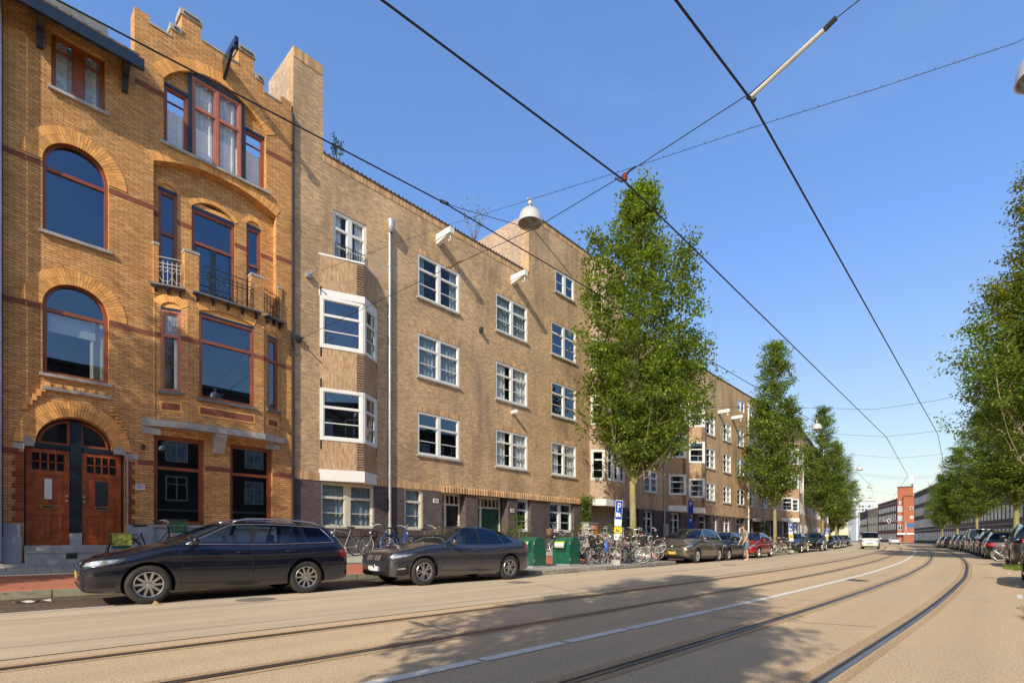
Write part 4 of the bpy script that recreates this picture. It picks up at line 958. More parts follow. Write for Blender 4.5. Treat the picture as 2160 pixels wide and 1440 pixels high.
def make_tree(seed, spires, zfork, tr, label, ncl, per, leaf='leaf', size=.15, crown_rad=.3, group=None, topleaf=None):
    rnd = random.Random(seed); t = thing('street_tree', label, 'tree', (0, 0, 0), group)
    h = max(s[3] for s in spires)
    mb = MB(); bend = [(0, 0, -.1), (.01, 0, .15), (.03, .02, 1.5), (.0, .04, zfork), (.1, .0, zfork+2.5), (spires[0][0]*.7, spires[0][1]*.7, h*.7), (spires[0][0], spires[0][1], h*.97)]
    mb.tube(bend, [tr*1.25, tr*1.05, tr*.95, tr*.85, tr*.6, tr*.25, .015], 12); mb.build('trunk', M['bark'], t, True)
    lim = MB(); cl = []; tw = []
    for si, (cx, cy, z0, z1, rm) in enumerate(spires):
        if si: lim.tube([(0, 0, zfork-.4+si*.15), (cx*.55, cy*.55, zfork+1.2+si*.2), (cx*.9, cy*.9, (z0+z1)*.45), (cx, cy, z1*.97)], [tr*.5, tr*.38, tr*.22, .01], 7)
        vol = rm*rm*(z1-z0); 
        phs = [(rnd.uniform(0, 6.28), rnd.uniform(.1, .28), rnd.randint(2, 4), rnd.uniform(.5, 1.6)) for _ in range(5)]
        n = int(ncl*vol/sum(s[4]**2*(s[3]-s[2]) for s in spires))
        for i in range(n):
            q = rnd.random()**.93; z = z0+(z1-z0)*q
            pf = (min(1, (q/.16))**.55)*(1-max(0, (q-.25)/.75)**1.7*.82)
            a = rnd.uniform(0, 6.283); lob = 1+sum(am*math.sin(k*a+ph+z*fz) for ph, am, k, fz in phs)*.75
            r = rm*pf*lob*(rnd.random()**.42)
            c = (cx*min(1, .45+q)+r*math.cos(a), cy*min(1, .45+q)+r*math.sin(a), z+rnd.uniform(-.2, .2)-r*.08)
            cl.append((c, rnd.uniform(.6, 1.25)))
            if i % 7 == 0: tw.append((c, (cx*min(1, .45+q)*.9, cy*min(1, .45+q)*.9, max(zfork, z-r*1.1-.5))))
    for c, b in tw: lim.tube([b, ((b[0]*.4+c[0]*.6), (b[1]*.4+c[1]*.6), (b[2]*.55+c[2]*.45)), c], [.035, .02, .006], 4, cap=False)
    lim.build('limbs', M['twig'], t, True)
    lo = [c for c in cl]
    if topleaf:
        hi = [c for c in cl if c[0][2] > h*.62+rnd.uniform(-2, 2)]; lo = [c for c in cl if c not in hi]
        leaves(rnd, hi, per, size, crown_rad).build('upper_foliage', M[topleaf], t)
    leaves(rnd, lo, per, size, crown_rad).build('crown', M[leaf], t)
    return t
QR = math.atan2(-CS, SN)
gl = 'hornbeams lining the left kerb'
t1 = make_tree(3, [(.35, 0, 4.3, 17.6, 2.1), (2.5, .2, 5, 15.2, .95), (-1.6, -.3, 5, 15.0, 1.1), (2.9, .6, 5.2, 11.0, 1.5), (-1.1, .8, 5.6, 10.5, 1.5), (1.0, -1.0, 4.4, 9.5, 1.6)], 3.6, .165,
               'tallest, nearest hornbeam on the left kerb, rising from the heap of bicycles', 900, 78, size=.15)
t1.location = (21.7, 12.3, .25); t1.rotation_euler = (0, 0, QR)
t2 = make_tree(11, [(0, 0, 4.0, 17.6, 2.1), (1.5, .4, 5, 12.5, 1.5), (-1.3, -.5, 4.5, 12, 1.6), (.6, 1.2, 5, 10.5, 1.5)], 3.6, .15,
               'slender hornbeam on the left behind the red hatchback, second from the camera', 600, 75, size=.17, group=gl)
t2.location = (47.2, 13.2, .3); t2.rotation_euler = (0, 0, QR); t1['group'] = gl
def tr2(src, x, y, rot, sc, lb, g): return dup(src, (x, y, .3), (0, 0, rot), lb, g, sc)
tr2(t2, 73.5, 15.0, 1.9, (1.0, 1.0, .98), 'hornbeam on the left behind the parking signs, third from the camera', gl)
tr2(t1, 95, 17.6, 4.1, (.9, .9, .9), 'broad hornbeam at the bend on the left, overhanging the parked cars', gl)
tr2(t2, 118, 21.5, 3.1, (1.3, 1.3, .75), 'low round green tree far down the left side by the crossing', gl)
tr2(t1, 140, 27, 2.1, (1.1, 1.1, .62), 'green tree beyond the crossing, farthest on the left', gl)
tr2(t2, -4.9, 12.7, .6, (.5, .5, .72), 'hornbeam on the left kerb just outside the frame whose shadow dapples the yellow house', gl)
gr = 'hornbeams lining the right kerb'
t3 = make_tree(23, [(0, 0, 4.6, 18.2, 2.3), (-2.3, .2, 5, 12.2, 2.0), (-1.4, -.3, 6, 15.5, 1.1), (1.6, .5, 5, 14, 2.0), (-2.9, 0, 6.4, 9.6, 1.6), (0, 1.8, 4.5, 11, 2)], 3.6, .17,
               'large yellowing hornbeam whose crown fills the right edge of the view', 1000, 80, size=.14, topleaf='leafy', group=gr)
t3.scale = (1.0, 1.0, 1.04); t3.location = (34.2, -2.35, .13); t3.rotation_euler = (0, 0, QR)
tr2(t2, 52.3, -1.6, 2.4, (1.25, 1.25, .88), 'hornbeam with a bright mossy trunk between the parked cars, second along the right kerb', gr)
tr2(t1, 72, .7, 5.1, (.78, .78, .8), 'hornbeam on the right behind the silver van, third along the kerb', gr)
tr2(t2, 88, 2.7, .3, (1.05, 1.05, .72), 'hornbeam on the right near the purple-brown blocks, fourth along the kerb', gr)
tr2(t1, 104, 5.0, 1.0, (.6, .6, .62), 'hornbeam farthest along the right kerb', gr)
tr2(t1, -4.3, -.5, 1.2, (.66, .66, .74), 'hornbeam behind the camera that throws its shadow over the tram tracks', gr)
def bush(name, label, cat, loc, w, h, n, leaf='leafl', size=.07, pot=None, seed=1, per=16, trunk=True):
    rnd = random.Random(seed); t = thing(name, label, cat, loc); cs = []
    z0 = .3 if pot else .05
    for i in range(n):
        a = rnd.uniform(0, 6.28); q = rnd.random(); r = w/2*math.sin(math.pi*min(.97, .12+q*.85))**.6*rnd.random()**.4
        cs.append(((r*math.cos(a), r*math.sin(a), z0+h*q), rnd.uniform(.7, 1.2)))
    leaves(rnd, cs, per, size, .09).build('foliage', M[leaf], t, local=True)
    mb = MB()
    for i in range(7): c = rnd.choice(cs)[0]; mb.tube([(0, 0, z0-.1), (c[0]*.4, c[1]*.4, z0+(c[2]-z0)*.5), c], [.015, .01, .003], 4)
    mb.build('stem', M['twig'], t, True, local=True)
    if pot:
        mb = MB(); mb.lathe([(0, 0), (.15, 0), (.2, .32), (.22, .34), (.18, .34), (.17, .28), (0, .28)], 14); mb.build('pot', M[pot], t, True, 40, local=True)
    return t
def gz(d, s=10): # pavement height
    k = KL(s)
    return .362+(d-k-2.14)/(FL(s)+1.2-k-2.14)*.44 if d > k+2.14 else .145+max(0, (d-k-.14))/1.86*.2 if d > k+.14 else .13
b = U(1096, 15.2); bush('shrub', 'bushy light green shrub in a planter behind the left green container', 'shrub', (b, 15.3, gz(15.3)), 1.2, 1.35, 90, pot='white', seed=4)
b = U(1242, 15.4); bush('potted_plant', 'pale green plant in a black pot beside the orange cabinet', 'plant', (b-.3, 15.2, gz(15.2)), .6, .6, 26, pot='iron', seed=5)
bush('shrub', 'yellow-green bush behind the bicycles at the foot of the nearest tree', 'shrub', (20.9, 13.0, .2), 1.4, 1.5, 70, seed=6, leaf='leafl')
bush('shrub', 'reddish sprawling bush between the parking sign and the corner bay', 'shrub', (18.9, 13.2, .2), 1.2, 1.5, 60, seed=8, leaf='leafy')
bush('shrub', 'dark green round bush by the brick block at the right edge', 'shrub', (62, -7.5, .1), 5, 3.6, 260, seed=9, leaf='leaf', size=.3, per=12)
bush('shrub', 'tall green plant on the facade between the standing man and the second tree', 'shrub', (51.5, 15.5, .4), 1.3, 2.6, 110, seed=12, leaf='leafl', size=.12)
# climbing plant on the facade
rnd = random.Random(5); cp = thing('climbing_plant', 'green climbing plant spreading up the brown wall beside the corner bay', 'plant', (23.1, 15.8, .55)); cs = []; mb = MB()
for k in range(9):
    x = 23.1; z = .6; pts = [(x, 15.9, z)]; ang = rnd.uniform(-.5, .45)
    for i in range(8):
        x += .13*math.sin(ang+rnd.uniform(-.5, .5))+(-.05 if z > 2.4 else 0); z += rnd.uniform(.25, .42); pts.append((x, 15.88+rnd.uniform(-.08, .04), z))
        for _ in range(3): cs.append(((x+rnd.uniform(-.15, .15), 15.84, z+rnd.uniform(-.15, .15)), rnd.uniform(.5, 1)))
        if z > 4.4: break
    mb.tube(pts, [.03]+[.012]*(len(pts)-1), 4)
mb.build('stem', M['twig'], cp, True); leaves(rnd, cs, 13, .11, .1).build('foliage', M['leafl'], cp)
for (x, y, h, sp, lb, lf) in ((712, 335, 1.0, .25, 'small dark weed tree growing from the parapet beside the chimney pylon', 'leaf'), (1000, 500, 1.7, .7, 'sparse young birch growing on the roof before the raised block', 'leafl')):
    s_, z_ = PW(x, y, 16.4); rnd = random.Random(int(x)); t = thing('roof_plant', lb, 'plant', (s_, 16.4, z_-.2)); mb = MB(); cs = []
    for i in range(9 if sp > .5 else 3):
        a = rnd.uniform(-sp, sp); b2 = rnd.uniform(-sp, sp)*.5; hh = h*rnd.uniform(.6, 1); mb.tube([(0, 0, 0), (a*.6, b2*.6, hh*.5), (a, b2, hh)], [.012, .008, .003], 4)
        for q in (.55, .7, .85, 1): cs.append(((a*q+rnd.uniform(-.06, .06), b2*q, hh*q), .5))
    mb.build('stem', M['twig'], t, True, local=True); leaves(rnd, cs, 10 if sp > .5 else 34, .07, .09).build('foliage', M[lf], t, local=True)
def tufts(name, pts, label, n=60, h=.16, m='leafl'):
    rnd = random.Random(3); mb = MB()
    for (x, y, z, w, d) in pts:
        for i in range(n):
            a = x+rnd.uniform(-w, w); b = y+rnd.uniform(-d, d); q = rnd.uniform(0, 6.28); hh = h*rnd.uniform(.4, 1.2); l = rnd.uniform(.02, .12)
            mb.add([(a, b, z), (a+.012*math.cos(q+1.57), b+.012*math.sin(q+1.57), z), (a+l*math.cos(q), b+l*math.sin(q), z+hh)], [(0, 1, 2)])
    o = mb.build(name, M[m]); tag(o, label, 'grass', kind='stuff'); return o
tufts('grass', [(25.6, W(25.6)-3.6, 0, .5, .35), (24.9, W(25)-3.7, 0, .3, .2), (12.6, -.75, 0, .3, .12), (11.2, -.62, 0, .3, .1), (9.8, -.5, 0, .3, .1)], 'dry yellow-green grass along the right-hand gutter', 260, .22)
tufts('grass', [(19.3, 10.6, .13, .35, .4), (41.5, 10.6, .13, .6, .5), (38.5, 10.6, .13, .6, .4)], 'tufts of grass on the kerb islands among the bicycles', 130, .14)
tufts('moss', [(s, KL(s)+.02+.03, .13, .5, .05) for s in range(-1, 8)]+[(s, KL(s)-.1, 0, .5, .08) for s in range(-1, 12)], 'moss and weeds in the joint of the left kerb', 60, .035, 'leafy')
# fallen leaves
rnd = random.Random(9); mb = MB()
for i in range(520):
    s = rnd.uniform(0, 26); d = W(s)+rnd.choice([rnd.gauss(7.0, .35), rnd.gauss(8.6, .4), rnd.gauss(9.15, .15), rnd.uniform(7, 12)]); z = .006 if d < KL(s) else .16 if d < KL(s)+.14 else gz(d, s)+.012
    if d < W(s)+6.6: z = .006
    if 11.4 < s < 20 and d > W(s)+6.8 and d < KL(s)+.1: z = .135
    a = rnd.uniform(0, 6.28); r_ = rnd.uniform(.015, .04); mb.add([(s+r_*math.cos(a+q), d+r_*.6*math.sin(a+q), z+rnd.uniform(0, .012)) for q in (0, 1.6, 3.1, 4.7)], [(0, 1, 2, 3)])
M['dleaf'] = plain('dry_leaf', (.36, .24, .09), .8, island=.4); tag(mb.build('fallen_leaves', M['dleaf']), 'dry leaves lying along the left gutter and pavement', 'leaves', kind='stuff')
mb = MB(); pp = PH(64, 1271, 0); 
for i in range(6):
    for j in range(3): x, y = pp.x-.22+i*.08, pp.y-.06+j*.05; mb.quad(*[(x+a*.08, y+b*.05, .02+.025*math.sin((i+a)*1.9)*math.cos((j+b)*1.3)+.01) for a, b in ((0, 0), (1, 0), (1, 1), (0, 1))])
tag(mb.build('paper_litter', M['white']), 'crumpled white paper in the gutter before the dark wagon', 'litter')
pp = PH(319, 1276, 0); mb = MB(); mb.add([(pp.x, pp.y, .01), (pp.x+.1, pp.y-.03, .03), (pp.x+.06, pp.y+.05, .07)], [(0, 1, 2)]); tag(mb.build('dry_leaf', M['dleaf']), 'single brown leaf standing by the front wheel of the dark wagon', 'leaf')
# ------------------------------------------------------------------ cars
def interp(tab, x):
    if x <= tab[0][0]: return tab[0][1]
    for i in range(len(tab)-1):
        (a, p), (b, q) = tab[i], tab[i+1]
        if x <= b:
            t = (x-a)/(b-a); h = b-a
            m0 = (q-tab[i-1][1])/(b-tab[i-1][0]) if i else (q-p)/h
            m1 = (tab[i+2][1]-p)/(tab[i+2][0]-a) if i+2 < len(tab) else (q-p)/h
            return (2*t**3-3*t*t+1)*p+(t**3-2*t*t+t)*h*m0+(-2*t**3+3*t*t)*q+(t**3-t*t)*h*m1
    return tab[-1][1]
def carpaint(name, col, metal=.5, rough=.3):
    m, nt, b = mat(name); b.inputs['Metallic'].default_value = metal; b.inputs['Roughness'].default_value = rough
    b.inputs['Coat Weight'].default_value = 1; b.inputs['Coat Roughness'].default_value = .04
    c = mix(nt, col, [min(1, x*.8+.02) for x in col], ramp(nt, noise(nt, 2.5, 5, .7), [(.45, 0), (.7, .6)]))
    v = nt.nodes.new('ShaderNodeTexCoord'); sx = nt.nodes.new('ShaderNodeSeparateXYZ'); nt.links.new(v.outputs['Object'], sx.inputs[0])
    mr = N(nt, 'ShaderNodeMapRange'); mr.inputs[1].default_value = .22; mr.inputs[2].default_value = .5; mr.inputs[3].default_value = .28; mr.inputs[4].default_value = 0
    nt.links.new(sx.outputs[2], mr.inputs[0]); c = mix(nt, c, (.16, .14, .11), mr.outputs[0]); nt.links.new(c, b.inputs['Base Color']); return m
M['tyre'] = plain('tyre_rubber', (.035, .033, .03), .85, var=.3, scale=10)
M['alloy'] = plain('alloy', (.55, .55, .55), .3, metal=.85); M['alloyd'] = plain('dark_alloy', (.05, .05, .055), .4, metal=.6)
M['chrome'] = plain('chrome', (.75, .76, .78), .12, metal=1); M['trim'] = plain('black_trim', (.018, .018, .02), .45); M['seam'] = plain('door_seam', (.004, .004, .004), .8)
M['cglass'] = glass('car_glass', (.55, .62, .60), 1.7, .01, 0, (.75, .86, 1)); M['cglassd'] = glass('privacy_glass', (.10, .11, .12), 1.8, .01, 0, (.6, .8, 1))
M['tail'] = plain('tail_light_red', (.42, .01, .012), .12, coat=1); M['lamp'] = plain('headlight_glass', (.62, .65, .68), .08, metal=.6, coat=1, var=.35, scale=14); M['lampd'] = plain('headlight_bezel', (.06, .07, .08), .2, coat=1)
M['amber'] = plain('amber_lens', (.6, .2, .02), .2); M['plate'] = plain('yellow_number_plate', (.75, .48, .03), .4); M['platew'] = plain('white_number_plate', (.72, .73, .75), .4); M['blueband'] = plain('blue_plate_band', (.02, .06, .4), .4)
M['seat'] = plain('seat_fabric', (.05, .05, .052), .9); M['cabin'] = plain('cabin_black', (.012, .012, .013), .8)
def make_wheel(par, x, y, r, w, side, spokes=10, style='alloy', pair=False):
    t = MB(); k = 36; Mx = Matrix.Translation((x, y, r)) @ Matrix.Rotation(R(90)*side*-1, 4, 'X')   # local z points outward
    rr = r*.66
    t.lathe([(rr, -w*.8), (r*.93, -w*.82), (r, -w*.68), (r, -w*.12), (r*.965, -.012), (r*.85, .006), (rr+.012, 0), (rr, -.012)], k, Mx); wh = t.build('wheel', M['tyre'], par, True, 40, local=True)
    m = MB(); m.lathe([(rr, -.006), (rr-.006, .002), (rr-.018, -.004), (rr-.025, -.05), (rr-.03, -w*.7)], k, Mx, 0)
    m.lathe([(0, -w*.42), (rr-.02, -w*.42)], 24, Mx, 1)                     # brake / shadow disc
    m.lathe([(0, -.008), (.024, -.009), (.026, -.014), (.058, -.018), (.062, -.05)], 18, Mx, 0)
    for i in range(spokes):
        a = 2*math.pi*i/spokes
        offs = ((-.2, -.012), (.2, .012)) if pair else ((0, 0),)
        for oa, ob in offs:
            w0, w1 = (.014, .012) if not pair else (.011, .012)
            def P(rad, tt, z, a=a, oa=oa): c, s_ = math.cos(a+oa), math.sin(a+oa); return Mx @ Vector((rad*c-tt*s_, rad*s_+tt*c, z))
            r0, r1 = .05, rr-.016; wi, wo = (.02, .017) if not pair else (.013, .013)
            v = [P(r0, -wi, -.012), P(r1, -wo, -.006), P(r1, wo, -.006), P(r0, wi, -.012), P(r0, -wi*1.3, -.05), P(r1, -wo*1.3, -.045), P(r1, wo*1.3, -.045), P(r0, wi*1.3, -.05)]
            m.add(v, [(0, 1, 2, 3), (0, 4, 5, 1), (3, 2, 6, 7)] if side > 0 else [(3, 2, 1, 0), (1, 5, 4, 0), (7, 6, 2, 3)], 0)
    m.build('rim', [M['alloy'] if style == 'alloy' else M['alloy'], M['alloyd']], wh, True, 35, local=True)
    return wh
def make_car(sp):
    L, Wd, H, wb, fo, wr = sp['L'], sp['W'], sp['H'], sp['wb'], sp['fo'], sp['wr']
    x1, x0 = L/2, -L/2; fw = x1-fo; rw = fw-wb; hw = Wd/2
    t = thing(sp.get('name', 'parked_car'), sp['label'], 'car', (0, 0, 0), sp.get('group'))
    ed = sp.get('edge', .86)
    plan = [(x0, .60), (x0+.03, .74), (x0+.1, .865), (x0+.28, .945), (x0+.6, .985), (x0+1.1, 1), (x1-1.3, 1), (x1-.75, .985), (x1-.42, .94), (x1-.2, .89), (x1-.07, .80), (x1-.02, .71), (x1, .62)]
    hb, hf, cow, belt, bb, deck = sp['hb'], sp['hf'], sp['cow'], sp['belt'], sp['beltr'], sp['deck']
    xc, xd = sp['xc'], sp['xd']          # cowl and deck (base of rear glass)
    zt = [(x0, sp.get('zr0', .62)), (x0+.03, sp.get('zr0', .62)+.1), (x0+.09, deck-.1), (x0+.2, deck-.02), (xd, bb), ((xd+xc)/2, belt), (xc, cow), ((xc+fw)/2+.1, (cow+hf)/2+.035), (x1-.5, hf), (x1-.26, hf-.035), (x1-.12, hf-.085), (x1-.05, hf-.15), (x1-.015, hf-.23), (x1, .50)]
    zb = [(x0, .42), (x0+.04, .32), (x0+.15, .25), (x0+.5, .22), (0, .19), (x1-.5, .2), (x1-.15, .215), (x1-.04, .25), (x1, .33)]
    crown = [(x0, 0), (x0+.2, .02), (xd, .03), (xc, .05), (x1-.5, .06), (x1-.15, .03), (x1, 0)]
    xs = sorted(set([x0, x0+.012, x0+.03, x0+.06, x0+.1, x0+.15]+[x1, x1-.008, x1-.02, x1-.04, x1-.07, x1-.11, x1-.16]+[x0+.22+(L-.42)*i/44 for i in range(45)]))
    def ring(x):
        h = hw*interp(plan, x); b = interp(zb, x); tp = interp(zt, x); c = tp+interp(crown, x); q = tp-b
        P = [(0, b), (.8*h, b), (.93*h, b+.015), (.965*h, b+.07*min(1, q)), (.975*h, b+.13*q), (.99*h, b+.26*q), (h, b+.42*q), (h, b+.56*q), (.992*h, b+.68*q), (1.0*h, b+.765*q), (.962*h, b+.80*q), (.945*h, b+.9*q), (.925*h, b+.965*q), (.88*h, tp+.1*(c-tp)), (.72*h, tp+.5*(c-tp)), (.4*h, tp+.88*(c-tp)), (0, c)]
        return P
    n = 17; vs = []; fs = []; mi = []
    for x in xs:
        P = ring(x); full = P+[(-y, z) for y, z in P[-2:0:-1]]; vs += [(x, y, z) for y, z in full]
    m_ = 2*n-2; K = len(xs)
    for i in range(K-1):
        xm = (xs[i]+xs[i+1])/2
        for j in range(m_):
            fs.append((i*m_+j, (i+1)*m_+j, (i+1)*m_+(j+1) % m_, i*m_+(j+1) % m_))
            jj = j if j < n-1 else m_-1-j
            mi.append(1 if (jj <= 1 or (jj >= 13 and xd-.02 < xm < xc+.02)) else (3 if jj <= 3 and sp.get('sill', 1) else 0))
    fs.append(tuple(range(m_))); fs.append(tuple((K-1)*m_+j for j in range(m_-1, -1, -1))); mi += [0, 0]
    mb = MB(); mb.v = vs; mb.f = fs; mb.m = mi
    paint = sp['paint']; mats = [paint, M['trim'], M['cabin'], M['trim'] if sp.get('sill', 1) else paint]
    body = mb.build('body', mats, t, True, 32, local=True)
    # wheel arches
    cut = MB()
    for wx in (fw, rw):
        for sd_ in (1, -1):
            Mx = Matrix.Translation((wx, sd_*(hw-.33), wr+.0)) @ Matrix.Rotation(-R(90)*sd_, 4, 'X')
            ra = wr+.052; k = 40; vv = [Mx @ Vector((ra*math.cos(2*math.pi*j/k), ra*math.sin(2*math.pi*j/k), z)) for z in (0, .6) for j in range(k)]
            cut.add(vv, [tuple(range(k-1, -1, -1)), tuple(range(k, 2*k))]+[(j, (j+1) % k, k+(j+1) % k, k+j) for j in range(k)], 2)
    co_ = cut.build('cutter', mats, None)
    md = body.modifiers.new('b', 'BOOLEAN'); md.object = co_; md.operation = 'DIFFERENCE'; md.solver = 'EXACT'
    bpy.context.view_layer.update(); dg = bpy.context.evaluated_depsgraph_get()
    me = bpy.data.meshes.new_from_object(body.evaluated_get(dg)); body.modifiers.clear(); old = body.data; body.data = me; bpy.data.meshes.remove(old); me.name = 'body'
    bpy.data.objects.remove(co_)
    me.polygons.foreach_set('use_smooth', [True]*len(me.polygons)); me.set_sharp_from_angle(angle=R(32))
    bvh = BVHTree.FromPolygons([v.co for v in me.vertices], [p.vertices for p in me.polygons])
    # greenhouse
    rf, rr_ = sp['rf'], sp['rr']; wu = hw*sp.get('wu', .66); zr = sp['zr']   # roof front/rear x, roof half width, roof height table
    ws = hw*.9
    low = []; upp = []; tagl = []
    nf = 6
    def lowpt(x): h = hw*interp(plan, x)*.905; return (x, h, interp(zt, x)-.012)
    for i in range(nf+1):   # windscreen centre -> corner
        q = i/nf; lx = xc+.10*(1-q*q)-.0; ly = lowpt(xc)[1]*q; low.append((lx, ly, interp(zt, xc)+interp(crown, xc)*(1-q*q)-.012))
        upp.append((rf+.05*(1-q*q), wu*q, interp(zr, rf)+.028*(1-q*q)))
    tagl += ['ws']*nf
    segs = sp['segs']    # list of (kind, lower x, upper x) going backwards from the cowl corner
    px, pu = xc, rf
    for kind, lx, ux in segs:
        k = max(1, int(abs(px-lx)/.13)) if kind != 'p' else 2
        for i in range(1, k+1):
            q = i/k; a = px+(lx-px)*q; b = pu+(ux-pu)*q
            low.append(lowpt(a)); 
            wq = wu*(1-.06*max(0, (rf-b)/(rf-rr_))**2); upp.append((b, wq, interp(zr, b)))
            tagl.append(kind)
        px, pu = lx, ux
    lc = low[-1]; uc = upp[-1]
    for i in range(1, nf+1):
        q = 1-i/nf; low.append((px-.05*(1-q*q), lc[1]*q, lc[2]+interp(crown, xd)*(1-q*q))); upp.append((pu-.04*(1-q*q), uc[1]*q, uc[2]+.028*(1-q*q)))
    tagl += ['rs']*nf
    V = [0, .045, .25, .5, .72, .93, 1.0]
    def pt(i, v):
        a, b = Vector(low[i]), Vector(upp[i]); p = a.lerp(b, v); bl = .035*math.sin(math.pi*v)*(1 if tagl[min(i, len(tagl)-1)] not in ('ws', 'rs') else .6)
        d = Vector((0, 1, 0)) if 1 else 0
        if i < nf: d = Vector((.6, p.y/hw, .5))
        elif i > len(low)-nf-1: d = Vector((-.6, p.y/hw, .5))
        return p+d.normalized()*bl
    grid = [[pt(i, v) for v in V] for i in range(len(low))]
    def emit(name, cells, m, par, flip=1, off=0):
        g = MB(); idx = {}
        for (i, j) in cells:
            q = []
            for (a, b) in ((i, j), (i+1, j), (i+1, j+1), (i, j+1)):
                if (a, b) not in idx: idx[(a, b)] = len(g.v); p = grid[a][b]; g.v.append((p.x, p.y*flip, p.z))
                q.append(idx[(a, b)])
            g.f.append(tuple(q if flip < 0 else q[::-1])); g.m.append(0)
        return g.build(name, m, par, True, 40, local=True)
    I = range(len(tagl)); J = range(len(V)-1)
    pk = sp.get('pillar', 'trim')
    pil = MB(); idx = {}
    for fl_ in (1, -1):
        cells = [(i, j) for i in I for j in J if tagl[i] == 'p' or j in (0, len(V)-2)]
        emit('pillar', [c for c in cells if tagl[c[0]] not in ('ws', 'rs')], paint, t, fl_)
        emit('windscreen_frame', [c for c in cells if tagl[c[0]] == 'ws'], M['trim'], t, fl_); emit('rear_frame', [c for c in cells if tagl[c[0]] == 'rs'], paint, t, fl_)
        run = []
        for i in list(I)+[None]:
            if i is not None and tagl[i] in ('g', 'gd', 'b') and (not run or tagl[run[-1]] == tagl[i]) and (not run or run[-1] == i-1): run.append(i)
            else:
                if run:
                    kd = tagl[run[0]]
                    emit('door_pillar' if kd == 'b' else 'side_window', [(a, j) for a in run for j in J if 0 < j < len(V)-2], M['trim'] if kd == 'b' else M['cglass' if kd == 'g' else 'cglassd'], t, fl_)
                run = [i] if (i is not None and tagl[i] in ('g', 'gd', 'b')) else []
    def emit_sym(name, kind, m):
        g = MB()
        for fl_ in (1, -1):
            for i in I:
                if tagl[i] != kind: continue
                for j in J:
                    if 0 < j < len(V)-2:
                        q = [(p.x, p.y*fl_, p.z) for p in (grid[i][j], grid[i+1][j], grid[i+1][j+1], grid[i][j+1])]; g.add(q, [(0, 1, 2, 3) if fl_ < 0 else (3, 2, 1, 0)])
        o = g.build(name, m, t, True, local=True)
        bm = bmesh.new(); bm.from_mesh(o.data); bmesh.ops.remove_doubles(bm, verts=bm.verts, dist=.0005); bm.to_mesh(o.data); bm.free()
    emit_sym('windscreen', 'ws', M['cglass']); emit_sym('rear_window', 'rs', M['cglassd'])
    g = MB(); si = range(nf, len(low)-nf); ny = 8
    for i in si:
        a = grid[i][-1]
        for j in range(ny+1):
            q = -1+2*j/ny; bow = (rf-a.x)/(rf-rr_); xx = a.x+(.05*(1-q*q)*(1-min(1, bow*3)) if bow < .34 else -.04*(1-q*q)*max(0, (bow-.67)*3)); g.v.append((xx, a.y*q, a.z+.028*(1-q*q)))
    for i in range(len(si)-1):
        for j in range(ny): g.f.append((i*(ny+1)+j, i*(ny+1)+j+1, (i+1)*(ny+1)+j+1, (i+1)*(ny+1)+j)); g.m.append(0)
    g.build('roof', paint, t, True, local=True)
    # trims round the glass
    nb = nf; ne = len(low)-nf-1
    for fl_ in (1, -1):
        if sp.get('chrome'):
            tr_ = MB(); i0 = next(i for i in I if tagl[i] in ('g', 'gd')); i1 = max(i for i in I if tagl[i] in ('g', 'gd'))+1
            path = [grid[i][1] for i in range(i0, i1+1)]+[grid[i1][j] for j in (2, 3, 4, 5)]+[grid[i][5] for i in range(i1-1, i0-1, -1)]+[grid[i0][j] for j in (4, 3, 2, 1)]
            tr_.tube([(p.x, p.y*fl_+.006*fl_, p.z) for p in path], .009, 5); tr_.build('window_trim', M['chrome'], t, True, local=True)
        if sp.get('rails'):
            tr_ = MB(); a, b = sp['rails']; pts = []
            for i in range(15):
                q = i/14; x = a+(b-a)*q; lift = .055*min(1, min(q, 1-q)*8); pts.append((x, (wu-.06)*fl_, interp(zr, x)+.022+lift))
            tr_.tube(pts, .016, 6); tr_.build('roof_rail', M['chrome'] if sp.get('railm', 1) else M['trim'], t, True, local=True)
    # interior
    s_ = MB()
    for sx, sy in ((.05+sp.get('seatx', 0), .36), (.05+sp.get('seatx', 0), -.36), (-.85+sp.get('seatx', 0), .36), (-.85+sp.get('seatx', 0), -.36)):
        s_ = MB(); top = interp(zr, sx)-.24
        s_.prism([(sx-.05, belt-.1), (sx+.1, belt-.1), (sx-.02, top-.14), (sx-.12, top-.14)], lambda a, b: (a, sy-.22, b), lambda a, b: (a, sy+.22, b))
        s_.prism([(sx-.14, top-.15), (sx-.04, top-.15), (sx-.05, top+.02), (sx-.13, top+.03)], lambda a, b: (a, sy-.12, b), lambda a, b: (a, sy+.12, b)); s_.build('seat', M['seat'], t, True, 60, local=True)
    s_ = MB(); s_.tube([(xc-.42+.1*math.cos(a), -.36*-1+.17*math.sin(a), belt+.04+.12*math.cos(a)) for a in [k*math.pi/8 for k in range(17)]], .014, 5); s_.build('steering_wheel', M['trim'], t, True, local=True)
    # projected details
    def cast(P, D): return bvh.ray_cast(Vector(P), Vector(D).normalized(), 10)
    def decal(name, pts, ang, m, par=t, off=.006, cuts=2, thick=None, ref=None):
        "polygon in the (horizontal, z) plane seen from azimuth ang (0 = from the front, 90 = from the left side)"
        c, s2 = math.cos(R(ang)), math.sin(R(ang)); D = Vector((-c, -s2, 0)); H_ = Vector((-s2, c, 0))
        if abs(ang) not in (0, 90, 180): sg_ = 1 if s2 > 0 else -1; rf_ = Vector(((x1-.24) if c > 0 else (x0+.2), sg_*(hw-.13), 0)); sh = H_.dot(rf_); pts = [(a+sh, b) for a, b in pts]
        bm = bmesh.new(); vv = [bm.verts.new((a, b, 0)) for a, b in pts]; ed_ = [bm.edges.new((vv[i], vv[(i+1) % len(vv)])) for i in range(len(vv))]
